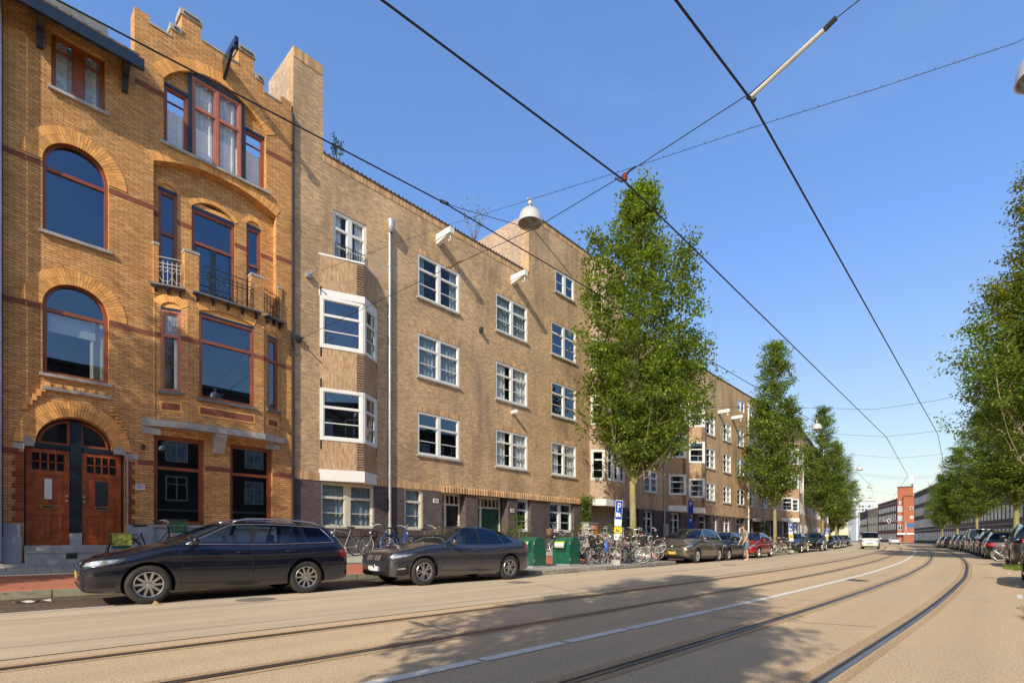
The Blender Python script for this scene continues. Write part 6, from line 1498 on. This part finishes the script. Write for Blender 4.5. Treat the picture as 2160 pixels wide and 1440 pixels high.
kinds = {'a': 'black step-through bicycle', 'b': 'grey straight-tubed bicycle', 'c': 'cream bicycle with black crate', 'd': 'red-framed bicycle'}
for i, (k, s, d, yw, ln) in enumerate(heap):
    pb(dup(bk[k], label=kinds[k]+' in the heap, '+pos[i], group=GB), 16.0+(s-14.9)*.91, d, yw+rnd.uniform(-6, 6), ln, .135+(.34 if i % 2 else 0), 0 if i % 2 == 0 else 4)
mb = MB()
for i in range(7): x = 17.0+i*.62; mb.tube([(x, 10.7, .13), (x, 10.7, .5), (x+.05, 11.6, .5), (x+.05, 11.6, .13)], .018, 6)
for y in (10.72, 11.6): mb.tube([(16.6, y, .16), (20.9, y, .16)], .02, 6)
tag(mb.build('bicycle_rack', M['zinc']), 'steel bicycle rack hidden under the heap of bicycles', 'bike rack')
mb = MB(); mb.lathe([(0, -.16), (.09, -.1), (.13, .0), (.07, .12), (.03, .2), (0, .2)], 10, Matrix.Translation((16.6, 10.5, .78)) @ Matrix.Diagonal((.8, .5, 1.3, 1))); tag(mb.build('plastic_bag', M['bluebag']), 'blue plastic bag hanging on the leftmost bicycle of the heap', 'bag')
for i, (k, s, d, yw, z) in enumerate((('a', 24.2, 14.9, 80, None), ('d', 24.9, 14.9, 84, None), ('b', 25.6, 15, 88, None), ('a', 26.3, 15, 80, None), ('c', 27.1, 15, 95, None))):
    pb(dup(bk[k], label=kinds[k]+' behind the taupe car, '+['leftmost', 'second from the left', 'middle one', 'fourth from the left', 'rightmost'][i]+' of five', group='bicycles against the wall behind the taupe car'), s, d, yw, rnd.uniform(-7, 7))
for i, (k, s, d, yw) in enumerate((('a', 38.0, 11.2, -40), ('b', 38.9, 11.5, -70), ('a', 39.9, 11.2, -60), ('d', 40.9, 11.4, -75), ('a', 41.9, 11.1, -20))):
    pb(dup(bk[k], label=kinds[k]+' on the second kerb island, '+['leftmost', 'second from the left', 'middle one', 'fourth from the left', 'rightmost'][i]+' of five', group='bicycles on the second kerb island'), s, d, yw, rnd.uniform(-10, 10), .13)
for i, (k, s, yw) in enumerate((('a', 59.2, -70), ('b', 60.2, -60), ('a', 61.2, -75), ('d', 62.1, -65))):
    pb(dup(bk[k], label=kinds[k]+' on the third kerb island, '+['nearest', 'second', 'third', 'farthest'][i]+' of four', group='bicycles on the third kerb island'), s, W(s)+8.2, yw, rnd.uniform(-10, 10), .13)
for i, (k, s, yw) in enumerate((('a', 33.6, 70), ('b', 34.4, 80), ('c', 53.2, 70), ('a', 59.6, 75), ('d', 60.4, 80), ('b', 78.4, 70), ('a', 79.4, 80), ('b', 80.4, 76), ('a', 81.2, 72), ('c', 95.5, 70), ('a', 96.8, 80), ('b', 98.1, 76))):
    pb(dup(bk[k], label=kinds[k]+' among the right-hand cars, '+['nearest the camera', 'second nearest', 'just before the silver van', 'just behind the silver van', 'second behind the silver van', 'first of the far rack', 'second of the far rack', 'third of the far rack', 'fourth of the far rack', 'nearest of the last three', 'middle of the last three', 'farthest of all'][i], group='bicycles between the cars on the right'), s, W(s)-4.1, yw, rnd.uniform(-8, 8), 0)
# a bicycle standing just outside the right edge whose shadow falls on the road
pb(dup(bk['b'], label='grey bicycle on the right kerb outside the frame, shading the road', group='bicycles between the cars on the right'), 9.6, -1.15, 20, 4, 0)
# ------------------------------------------------------------------ green containers
M['cgreen'] = plain('green_container_paint', (.008, .105, .062), .4, var=.22, scale=4, coat=.2); M['sticker'] = plain('container_sticker', (.72, .72, .66), .5, var=.08); M['yel'] = plain('yellow_sheet', (.75, .58, .04), .5)
def container(label, s, d, yaw):
    t = thing('waste_container', label, 'container', (s, d, .13), 'green waste containers'); w, dp, h = .52, .45, 1.22; t.scale = (.74, .76, .84)
    mb = MB(); prof = [(-dp, .05), (dp, .05), (dp, .98), (dp*.6, 1.16), (dp*.1, h), (-dp*.35, 1.19), (-dp*.8, 1.06), (-dp, .90)]
    mb.prism(prof, lambda a, b: (-w, a, b), lambda a, b: (w, a, b)); o = mb.build('body', M['cgreen'], t, local=True); bv = o.modifiers.new('bevel', 'BEVEL'); bv.width = .02; bv.segments = 2
    mb = MB(); mb.box(-w-.03, w+.03, -dp-.03, dp+.03, 0, .05); mb.build('base', M['bstone'], t, local=True)
    # drum with its sticker on the front
    mb = MB(); k = 8; pts = [(-dp-.01-.13*math.sin(math.pi*i/k), .66+.42*i/k) for i in range(k+1)]
    for i in range(k): a, b = pts[i], pts[i+1]; mb.quad((-.36, *a), (.36, *a), (.36, *b), (-.36, *b))
    mb.add([(-.36, -dp+.05, .66), (-.36, -dp+.05, 1.08)]+[(-.36, *p) for p in pts], [tuple([0]+list(range(2, 2+k+1))+[1])]); mb.add([(.36, -dp+.05, .66), (.36, -dp+.05, 1.08)]+[(.36, *p) for p in pts], [tuple([1]+list(range(2+k, 1, -1))+[0])])
    dr = mb.build('drum', M['cgreen'], t, True, 30, local=True)
    mb = MB(); pts2 = [(a-.006, b) for a, b in pts[2:7]]
    for i in range(4): a, b = pts2[i], pts2[i+1]; mb.quad((-.28, *a), (.28, *a), (.28, *b), (-.28, *b))
    mb.build('sticker', M['sticker'], dr, True, local=True)
    mb = MB(); a, b = (pts[6][0]-.008, pts[6][1]), (pts[7][0]-.006, pts[7][1]); mb.quad((-.28, *a), (.28, *a), (.28, *b), (-.28, *b)); mb.build('sticker', M['yel'], dr, local=True)
    mb = MB(); mb.box(-.3, .34, -dp-.03, -dp-.001, .60, .63); mb.build('handle', M['iron'], t, local=True)
    for z in (.2, .9): mb = MB(); mb.box(w+.001, w+.012, -dp+.04, -dp+.07, z, z+.12); mb.build('hinge', M['ironl'], t, local=True)
    mb = MB(); mb.box(w-.2, w-.02, -dp*.62, -dp*.2, 1.165, 1.19); t.rotation_euler = (0, 0, R(yaw)); return t
container('green waste container nearer the grey coupe', 13.42, 11.52, -90); container('green waste container nearer the bicycle heap, with black mould on its corner', PH(1200, 1192, .13).x+.36, PH(1200, 1192, .13).y+.38, -90)
# cabinet
cs_ = U(1237, 15.5); t = thing('utility_cabinet', 'tall grey cabinet with orange poster panel beside the climbing plant', 'cabinet', (cs_, 15.3, .55))
mb = MB(); mb.box(-.45, .35, -.25, .2, 0, 1.35); mb.build('body', M['ironl'], t, local=True); mb = MB(); mb.box(-.5, .4, -.3, .25, 1.35, 1.4); mb.build('lid', M['zinc'], t, local=True); mb = MB(); mb.box(-.05, .33, -.262, -.251, .05, 1.25); mb.build('poster', plain('orange_poster', (.75, .22, .02), .5, var=.3, scale=3), t, local=True)
# ------------------------------------------------------------------ parking signs
M['signblue'] = plain('sign_blue', (.01, .06, .42), .35); M['signwhite'] = plain('sign_white', (.82, .82, .80), .4)
def disc(mb, x, z, r, y, mi=0, n=12): mb.add([(x+r*math.cos(2*math.pi*i/n), y, z+r*math.sin(2*math.pi*i/n)) for i in range(n)], [tuple(range(n))], mi)
def make_sign(label, base, H_=2.35, yaw=0, lean=(0, 0), extra=True):
    t = thing('parking_sign', label, 'sign', base, 'parking signs on the kerb islands')
    mb = MB(); mb.tube([(0, 0, 0), (0, 0, H_)], .027, 8); mb.build('pole', M['zinc'], t, True, local=True)
    mb = MB(); mb.box(-.2, .2, -.17, .17, 0, .2); mb.build('base_block', M['stone'], t, local=True)
    z0, z1 = H_-.68, H_
    mb = MB(); mb.box(-.2, .2, -.045, -.03, z0-.25, z1+.02); p = mb.build('plate', M['signwhite'], t, local=True)
    mb = MB(); mb.box(-.185, .185, -.05, -.046, z0, z1); bl = mb.build('blue_panel', M['signblue'], p, local=True)
    x = text('P', .42, (0, -.052, z0+.44), (R(90), 0, 0), M['signwhite'], 'letter'); x.parent = p
    mb = MB(); y = -.053; mb.add([(-.15, y, z0+.12), (-.03, y, z0+.12), (-.03, y, z0+.25), (-.15, y, z0+.25)], [(0, 1, 2, 3)]); mb.add([(-.02, y, z0+.12), (.13, y, z0+.12), (.14, y, z0+.17), (.08, y, z0+.19), (.05, y, z0+.24), (-.02, y, z0+.24)], [(0, 1, 2, 3, 4, 5)])
    for q in (-.1, -.04, .08): disc(mb, q, z0+.105, .027, y-.001)
    mb.build('lorry_pictogram', M['signwhite'], p, local=True)
    if extra:
        mb = MB(); mb.box(-.19, .25, -.05, -.035, z0-.5, z0-.28); q = mb.build('tow_plate', M['yel'], t, local=True)
        mb = MB(); mb.add([(-.1, -.053, z0-.43), (.0, -.053, z0-.43), (.1, -.053, z0-.36), (.13, -.053, z0-.37), (.03, -.053, z0-.41), (.12, -.053, z0-.43), (.12, -.053, z0-.45), (-.1, -.053, z0-.45)], [(0, 1, 2, 3, 4, 5, 6, 7)]); mb.box(-.08, -.02, -.054, -.052, z0-.43, z0-.36); mb.build('tow_pictogram', M['iron'], q, local=True)
        mb = MB(); mb.box(-.17, .27, -.05, -.035, z0-.76, z0-.53); q = mb.build('arrow_plate', M['signwhite'], t, local=True)
        for s in (1, -1):
            c = .05+s*.1; mb = MB(); mb.box(min(c-s*.06, c+s*.02), max(c-s*.06, c+s*.02), -.054, -.052, z0-.655, z0-.635); mb.add([(c+s*.02, -.053, z0-.69), (c+s*.09, -.053, z0-.645), (c+s*.02, -.053, z0-.60)], [(0, 1, 2)]); mb.build('arrow', M['iron'], q, local=True)
    t.rotation_euler = (R(lean[0]), R(lean[1]), R(yaw)); return t
s1 = make_sign('blue P sign with lorry, yellow tow plate and arrow plate, tilted over the bicycle heap', (16.35, 9.98, .13), 2.36, -42, (0, 3.5)); s1.scale = (.66, .8, 1)
s2 = dup(s1, (40.2, 10.2, .13), (0, R(-1), R(-40)), 'blue P sign with tow plates on the second kerb island among bicycles', None, (.8, .8, .9))
s3 = dup(s1, (60.8, W(60.8)+7.4, .13), (0, R(10), R(-45)), 'blue P sign leaning right above the off-road car', None, (.85, .85, .9))
s4 = dup(s1, (57.5, 14.2, .3), (0, R(0), R(-30)), 'blue P sign on a white pole near the facade beyond the navy car', None, (.8, .8, 1))
t = thing('parking_sign', 'pair of tall blue signs on a dark post behind the taupe car', 'sign', (23.6+3.6, 13.8, .3))
mb = MB(); mb.tube([(0, 0, 0), (0, 0, 3.4)], .035, 8); mb.build('pole', M['iron'], t, True, local=True)
for z in (1.35, 2.4): mb = MB(); mb.box(-.17, .17, -.06, -.04, z, z+.82); p = mb.build('plate', M['signblue'], t, local=True); x = text('P', .36, (0, -.062, z+.6), (R(90), 0, 0), M['signwhite'], 'letter'); x.parent = p
t.rotation_euler = (0, 0, R(-35)); t.location = (U(1456, 13.8), 13.8, .3)
# ------------------------------------------------------------------ person
M['skin'] = plain('skin', (.55, .32, .22), .55); M['tee'] = plain('grey_tshirt', (.27, .26, .22), .9); M['denim'] = plain('denim', (.10, .17, .27), .9); M['hair'] = plain('brown_hair', (.12, .055, .025), .7); M['shoe'] = plain('pale_sandal', (.5, .35, .3), .7)
def skin(name, pts, edges, m, par, root=0, sub=2):
    me = bpy.data.meshes.new(name); me.from_pydata([p[:3] for p in pts], edges, []); o = bpy.data.objects.new(name, me); COL.objects.link(o)
    md = o.modifiers.new('s', 'SKIN'); md.use_smooth_shade = True
    for i, v in enumerate(me.skin_vertices[0].data): r_ = pts[i][3]; v.radius = (r_, pts[i][4] if len(pts[i]) > 4 else r_); v.use_root = (i == root)
    s = o.modifiers.new('u', 'SUBSURF'); s.levels = sub; s.render_levels = sub
    bpy.context.view_layer.update(); dg = bpy.context.evaluated_depsgraph_get(); m2 = bpy.data.meshes.new_from_object(o.evaluated_get(dg)); o.modifiers.clear(); o.data = m2; bpy.data.meshes.remove(me)
    m2.name = name; m2.materials.clear(); m2.materials.append(m); o.parent = par; return o
pn = thing('person', 'man in grey t-shirt and denim shorts standing in the road by the dark hatchback', 'person', (26.85, 8.85, 0))
B = [(0, 0, .92, .13, .12), (.01, 0, 1.08, .125, .11), (.03, 0, 1.25, .14, .12), (.05, 0, 1.40, .12, .1), (.09, 0, 1.50, .055), (.13, 0, 1.56, .06), (.16, 0, 1.64, .088, .08), (.15, 0, 1.72, .08, .075),
     (.05, .17, 1.41, .06), (.10, .23, 1.18, .045), (.22, .22, .96, .034), (.26, .21, .89, .03), (.05, -.17, 1.41, .06), (.08, -.24, 1.17, .045), (.2, -.22, .95, .034), (.24, -.21, .88, .03),
     (0, .09, .86, .1), (.02, .10, .49, .062), (-.02, .11, .26, .055), (-.03, .11, .09, .036), (.08, .12, .045, .038), (0, -.09, .86, .1), (-.03, -.10, .49, .062), (-.08, -.10, .26, .055), (-.1, -.10, .09, .036), (.0, -.11, .045, .038)]
E_ = [(0, 1), (1, 2), (2, 3), (3, 4), (4, 5), (5, 6), (6, 7), (3, 8), (8, 9), (9, 10), (10, 11), (3, 12), (12, 13), (13, 14), (14, 15), (0, 16), (16, 17), (17, 18), (18, 19), (19, 20), (0, 21), (21, 22), (22, 23), (23, 24), (24, 25)]
fing = []
for hi in (11, 15):
    h = B[hi]
    for k, (dy, ln) in enumerate(((-.024, .05), (-.008, .06), (.008, .057), (.024, .045))):
        a = len(B); B.append((h[0]+.03, h[1]+dy, h[2]-.03, .0085)); B.append((h[0]+.03+ln*.5, h[1]+dy, h[2]-.03-ln*.6, .008)); B.append((h[0]+.02+ln*.4, h[1]+dy, h[2]-.05-ln, .007)); E_ += [(hi, a), (a, a+1), (a+1, a+2)]
    a = len(B); sg = -1 if h[1] > 0 else 1; B.append((h[0]+.02, h[1]+sg*.035, h[2]-.0, .009)); B.append((h[0]+.05, h[1]+sg*.045, h[2]-.035, .008)); E_ += [(hi, a), (a, a+1)]
skin('body', B, E_, M['skin'], pn)
skin('tshirt', [(0, 0, .84, .16, .15), (.01, 0, 1.08, .148, .13), (.03, 0, 1.26, .165, .14), (.05, 0, 1.42, .135, .115), (.07, 0, 1.475, .07), (.05, .18, 1.42, .085), (.08, .225, 1.24, .075), (.05, -.18, 1.42, .085), (.07, -.23, 1.24, .075)], [(0, 1), (1, 2), (2, 3), (3, 4), (3, 5), (5, 6), (3, 7), (7, 8)], M['tee'], pn)
skin('shorts', [(0, 0, 1.0, .14, .13), (0, .1, .82, .12), (.015, .11, .53, .1), (0, -.1, .82, .12), (-.025, -.11, .53, .1)], [(0, 1), (1, 2), (0, 3), (3, 4)], M['denim'], pn)
skin('hair', [(.15, 0, 1.755, .09, .085), (.10, 0, 1.71, .105, .1), (.075, 0, 1.63, .085, .09)], [(0, 1), (1, 2)], M['hair'], pn)
for s, x in ((.11, .04), (-.105, -.04)): mb = MB(); mb.lathe([(0, -.02), (.05, -.02), (.055, .02), (.04, .05), (0, .06)], 12, Matrix.Translation((x, s, .022)) @ Matrix.Diagonal((2.4, .9, .8, 1))); mb.build('shoe', M['shoe'], pn, True, local=True)
for s in (.07, -.07): mb = MB(); mb.lathe([(0, -.01), (.03, 0), (0, .012)], 8, Matrix.Translation((.16, s*1.15, 1.63)) @ Matrix.Rotation(R(90), 4, 'X')); mb.build('ear', M['skin'], pn, True, local=True)
mb = MB(); mb.tube([(.235, 0, 1.65), (.26, 0, 1.62), (.235, 0, 1.61)], .013, 6); mb.build('nose', M['skin'], pn, True, local=True)
pn.rotation_euler = (0, 0, R(140))
# ------------------------------------------------------------------ overhead wires and lamps
M['wire'] = plain('overhead_wire', (.02, .022, .03), .5); M['insul'] = plain('insulator_red', (.35, .08, .05), .3); M['tie'] = plain('tie_bar', (.6, .56, .48), .5)
M['lampw'] = plain('lamp_enamel', (.55, .57, .56), .25, coat=.4); M['lampg'] = plain('lamp_glass', (.16, .15, .12), .15, coat=.5)
def wire(label, pts, r, name='overhead_wire', m='wire', group=None, sag=0):
    P = []; pts = [Vector(p) for p in pts]
    for i in range(len(pts)-1):
        k = 8 if sag else 1
        for j in range(k): q = j/k; p = pts[i].lerp(pts[i+1], q); p.z -= sag*4*q*(1-q); P.append(p)
    P.append(pts[-1]); mb = MB(); mb.tube(P, r, 6); o = mb.build(name, M[m], None, True); return tag(o, label, 'wire', group)
hz = 6.8
A_ = [PH(805, 0, hz), PH(1315, 380, hz), PH(1870, 922, hz), PH(1915, 1003, hz)]; d0 = A_[0]-A_[1]; A_ = [A_[1]+d0.normalized()*26]+A_[1:]+[Vector((95, W(95)+1.8, hz))]
wire('thick tram contact wire over the left track, from top centre of the view', A_, .014)
B_ = [PH(1425, 0, hz), PH(1582, 208, hz), PH(1978, 915, hz), PH(1992, 985, hz)]; d0 = B_[0]-B_[1]; B_ = [B_[1]+d0.normalized()*26]+B_[1:]+[Vector((95, W(95)-1.6, hz))]
wire('thick tram contact wire over the right track, from the top right of the view', B_, .014)
C_ = [PH(120, 0, 7), PH(935, 427, 7), PH(1480, 750, 7), PH(1723, 892, 7)]; d0 = C_[0]-C_[1]; C_ = [C_[1]+d0.normalized()*22]+C_[1:]+[Vector((49, 8.0, 6.9)), Vector((67.7, 9.3, 7.0)), Vector((95, 12.5, 7.2))]
wire('black feeder cable running past the yellow house gable along the left kerb', C_, .012)
def on(x, y, s): p = (x-1080)/FPX; Z = s/(CS+p*SN); return Vector((s, Z*(SN-p*CS), CH+(YH-y)*Z/FPX))
sp1 = [Vector((7.3, 15.72, 7.37)), on(955, 560, 7.3), on(1128, 482, 7.3), on(1318, 368, 7.3), on(1585, 195, 7.3), on(1765, 38, 7.3), on(1990, -140, 7.3), Vector((7.3, -13.6, 9.2))]
wire('span wire from the low wall anchor across both tram tracks', sp1, .007)
sp2 = [Vector((7.62, 15.9, 9.55)), on(960, 470, 7.62), on(1130, 418, 7.62), on(1340, 352, 7.62), on(1610, 262, 7.62), on(1860, 184, 7.62), on(2145, 90, 7.62), Vector((7.62, -13.6, 8.8))]
wire('thin lamp span wire with small clips, sagging across the sky', sp2, .004)
mb = MB()
for a, b in zip(sp2[2:6], sp2[3:7]):
    n = int((b-a).length/.16)
    for i in range(n): p = a.lerp(b, i/n); mb.box(p.x-.004, p.x+.004, p.y-.004, p.y+.004, p.z-.002, p.z+.022)
tag(mb.build('wire_clips', M['wire']), 'row of small clips along the thin lamp span wire', 'clips', kind='stuff')
wire('short pull-off wire from the feeder cable to the nearest street lamp', [on(935, 427, C_[1].x), on(972, 440, 6.6), on(1126, 484, 7.35), on(1208, 585, C_[1].x+2.4)], .006)
def fit(label, pts, r, m, name='wire_fitting'): mb = MB(); mb.tube(pts, r, 7); return tag(mb.build(name, M[m], None, True, 40), label, 'fitting')
fit('pale tie bar slanting up from the right contact wire', [on(1584, 205, 7.3), on(1740, 62, 7.3)], .026, 'tie', 'tie_bar')
fit('dark clamp at the upper end of the pale tie bar', [on(1738, 64, 7.3), on(1752, 50, 7.3), on(1764, 38, 7.3)], .032, 'iron')
fit('dark clamp joining tie bar and right contact wire', [on(1577, 204, 7.3), on(1592, 212, 7.3)], .03, 'iron')
c = on(1318, 374, 7.3); mb = MB(); mb.lathe([(0, -.07), (.03, -.06), (.045, -.04), (.03, -.02), (.045, 0), (.03, .02), (.045, .04), (.02, .07), (0, .07)], 12, Matrix.Translation(c)); tag(mb.build('insulator', [M['insul']], None, True, 40), 'red and white ribbed insulator on the left contact wire', 'insulator')
fit('rusty clamp around the red insulator', [on(1298, 376, 7.3), on(1312, 384, 7.3), on(1326, 362, 7.3), on(1340, 352, 7.3)], .017, 'iron')
fit('brass eye fitting on the span wire before the first window column', [on(948, 566, 7.3), on(962, 556, 7.3), on(975, 550, 7.3)], .02, 'brass')
fit('small insulator where the feeder cable meets its pull-off', [on(930, 424, C_[1].x), on(944, 430, C_[1].x)], .03, 'iron')
def lamp(label, p, sc=1):
    t = thing('pendant_lamp', label, 'street lamp', p, 'pendant lamps hung over the street'); t.scale = (sc,)*3
    mb = MB(); mb.lathe([(0, .30), (.05, .30), (.09, .275), (.16, .24), (.205, .17), (.225, .08), (.228, .03), (.235, .0), (.22, .0), (.21, .03), (.0, .1)], 28); mb.build('shade', M['lampw'], t, True, 50, local=True)
    mb = MB(); mb.lathe([(.205, .012), (.15, -.03), (.08, -.05), (0, -.055)], 24); mb.build('diffuser', M['lampg'], t, True, local=True)
    mb = MB(); mb.tube([(0, 0, .29), (0, 0, .42)], .022, 8); mb.lathe([(0, .36), (.045, .37), (.045, .42), (0, .44)], 10); mb.tube([(-.07, 0, .46), (.07, 0, .46)], .018, 6); mb.build('hanger', M['lampw'], t, True, 40, local=True)
    return t
l0 = lamp('nearest bell-shaped street lamp, hanging before the raised brick block', on(1118, 472, 7.62)); l0.scale = (1.02,)*3
q = on(2206, 158, 7.62); dup(l0, q, label='bell-shaped street lamp cut by the top right edge')
for (x, y, Z, lb) in ((1723, 905, 26, 'street lamp hanging beside the second left-hand tree top'), (1813, 991, 41, 'street lamp hanging against the sky right of the last left-hand tree'), (1835, 1028, 56, 'small street lamp low in the sky above the white van'), (1836, 1050, 78, 'smallest street lamp just above the far rooftops'), (2040, 987, 44, 'street lamp half hidden in the right-hand trees')):
    a, b = at(x, Z); dup(l0, (a, b, zz(y, Z)), label=lb)
def span(label, s, z, zl=9.5, zr=8.5): return wire(label, [(s, 15.9 if s < 62 else fl(s)[1], zl), (s, W(s)+3.5, z+.5), (s, W(s)+1, z), (s, W(s)-1.2, z), (s, W(s)-14, zr)], .008)
for s, z, lb in ((29.6, 7.25, 'lamp span wire crossing the sky beside the second tree'), (35.5, 6.85, 'contact-wire span behind the second tree'), (49, 7.3, 'lamp span wire over the far parked cars'), (60, 6.85, 'contact-wire span level with the white antenna'), (67.7, 7.4, 'thin lamp span wire over the white van'), (84, 6.9, 'contact-wire span just above the far roofs')): span(lb, s, z)
# masts, signals, antenna
def mast(label, x, ytop, Z, r=.09, name='lamp_post', arm=None, cat='pole', m='zinc'):
    a, b = at(x, Z); t = thing(name, label, cat, (a, b, 0)); mb = MB(); mb.tube([(0, 0, 0), (0, 0, zz(ytop, Z))], r, 8, r1=r*.7); mb.build('pole', M[m], t, True, local=True)
    if arm: mb = MB(); mb.tube([(0, 0, arm[0]), (arm[1], arm[2], arm[3])], .05, 6); mb.build('arm', M[m], t, True, local=True)
    return t
mast('tall grey steel mast left of the white van', 1813, 1077, 95); mast('grey lamp post with angled arm left of the tall mast', 1793, 1098, 90, arm=(3.6, 2.5, -2.5, 4.8)); mast('pale steel pole with a blue sign between the second and third trees', 1694, 950, 58, .09)

a, b = at(1694, 57.6); 
t = mast('traffic gantry with round sign on its arm before the red tower', 1911, 1097, 120, .13, 'traffic_gantry', cat='traffic sign')
u = Vector((SN, -CS, 0)); zA = zz(1098, 120)
mb = MB(); mb.tube([u*-5.4+Vector((0, 0, zA)), Vector((0, 0, zA))], .07, 6); mb.build('arm', M['lampw'], t, True, local=True)
mb = MB(); c = u*-4.0+Vector((0, 0, zA)); Mz = Matrix.Translation(c) @ Matrix.Rotation(QR, 4, 'Z') @ Matrix.Rotation(R(90), 4, 'X'); mb.lathe([(.0, .05), (.32, .05), (.34, .0)], 16, Mz @ Matrix.Diagonal((1, 1.3, 1, 1)), 0); mb.lathe([(.33, .06), (.42, .06), (.42, 0)], 16, Mz @ Matrix.Diagonal((1, 1.3, 1, 1)), 1); mb.build('signal_head', [M['iron'], M['signwhite']], t, True, 40, local=True)
a_, b_ = at(1912, 120); F5 = Fr(a_, b_, SN, -CS); mb = MB(); mb.fbox(F5, .1, 1.6, zz(1112, 120), zz(1103, 120), .0, .08); mb.build('direction_sign', plain('pale_sign_blue', (.06, .2, .5), .4), t)
at_ = thing('antenna', 'white box antenna on a dark mast on the tower roof', 'antenna', (*at(1924, 168), zz(1046, 168)))
mb = MB(); mb.tube([(0, 0, 0), (0, 0, zz(1018, 168)-zz(1046, 168))], .18, 8); mb.build('mast', M['iron'], at_, True, local=True)
mb = MB(); mb.box(-.75, .75, -.6, .6, zz(1020, 168)-zz(1046, 168), zz(1004, 168)-zz(1046, 168)); mb.build('box', M['signwhite'], at_, local=True)
# rainbow-striped flag and a second one
s_, z_ = 44.6, 9.35
mb = MB()
cols_ = ['fred', 'fyel', 'fgrn']
M['fred'] = plain('flag_red', (.5, .05, .03), .8); M['fyel'] = plain('flag_yellow', (.7, .5, .05), .8); M['fgrn'] = plain('flag_green', (.08, .25, .06), .8)
fg = thing('flag', 'small red, yellow and green flag hanging from a window left of the long drainpipe', 'flag', (46.6, 15.9, 9.2)); mb = MB(); mb.tube([(0, 0, 0), (.4, -1.0, .2)], .015, 6); mb.build('flagpole', M['white'], fg, True, local=True)
mb = MB()
for i in range(3):
    for j in range(6): x0_, x1_ = .1+j*.15, .1+(j+1)*.15; mb.quad(*[(x, -.35-.12*x+.06*math.sin(x*8), -.1-i*.24-x*.55-c) for x, c in ((x0_, 0), (x0_, .24), (x1_, .24), (x1_, 0))], mi=i)
mb.build('cloth', [M['fred'], M['fyel'], M['fgrn']], fg, local=True)
# ------------------------------------------------------------------ camera, light, sky
cam = bpy.data.cameras.new('camera'); co = bpy.data.objects.new('camera', cam); COL.objects.link(co); SC.camera = co
cam.sensor_width = 36; cam.lens = 18.0; cam.shift_y = (1137-720)/2160; cam.clip_end = 4000; cam.clip_start = .05
co.location = (0, 0, CH)
co.rotation_euler = (R(90), 0, math.atan2(SN, CS)-R(90))
sd = Vector((-2.91, -1.02, 2.07)).normalized()
sun = bpy.data.lights.new('sun', 'SUN'); sun.energy = SUN_E; sun.angle = R(.5); sun.color = (1, .89, .72)
so = bpy.data.objects.new('sun', sun); COL.objects.link(so); so.rotation_euler = sd.to_track_quat('Z', 'Y').to_euler(); so.location = sd*50
w = bpy.data.worlds.new('World'); SC.world = w; w.use_nodes = True; nt = w.node_tree; bg = nt.nodes['Background']
sk = nt.nodes.new('ShaderNodeTexSky'); sk.sky_type = 'NISHITA'; sk.sun_disc = False
sk.sun_elevation = math.asin(sd.z); sk.sun_rotation = math.atan2(sd.x, sd.y); sk.air_density = 1.0; sk.dust_density = .6; sk.ozone_density = 2.5
gm = N(nt, 'ShaderNodeGamma', Gamma=.62); nt.links.new(sk.outputs[0], gm.inputs[0])
tc = nt.nodes.new('ShaderNodeTexCoord'); sx = nt.nodes.new('ShaderNodeSeparateXYZ'); nt.links.new(tc.outputs['Generated'], sx.inputs[0])
cr = ramp(nt, sx.outputs[2], [(0, (1.0, .83, .62)), (.12, (.86, .86, .80)), (.45, (.56, .80, 1.2)), (.74, (.52, .77, 1.18)), (.86, (.14, .2, .32))])  # zenith above the view darkened to weaken the fill light on the road
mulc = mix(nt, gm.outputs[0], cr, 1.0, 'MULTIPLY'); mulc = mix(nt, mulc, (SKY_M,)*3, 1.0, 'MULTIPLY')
dt = nt.nodes.new('ShaderNodeVectorMath'); dt.operation = 'DOT_PRODUCT'; dt.inputs[1].default_value = sd; nt.links.new(tc.outputs['Generated'], dt.inputs[0])
mulc = mix(nt, mulc, (9.5, 8.1, 6.2), ramp(nt, dt.outputs['Value'], [(.4, 0), (.8, .12), (1, .6)]))          # warm glow added round the sun to warm the fill light
mulc = mix(nt, mulc, (5.2, 5.6, 6.2), ramp(nt, noise(nt, 1.3, 6, .62, tc.outputs['Generated'], (1, 1, 3.2)), [(.56, 0), (.8, .1)]))
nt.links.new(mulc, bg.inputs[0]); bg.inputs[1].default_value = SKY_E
SC.view_settings.view_transform = 'Standard'; SC.view_settings.look = 'None'; SC.view_settings.exposure = 0; SC.view_settings.gamma = 1
SC.render.engine = 'CYCLES'
SC.cycles.max_bounces = 8; SC.cycles.transparent_max_bounces = 16; SC.cycles.glossy_bounces = 3
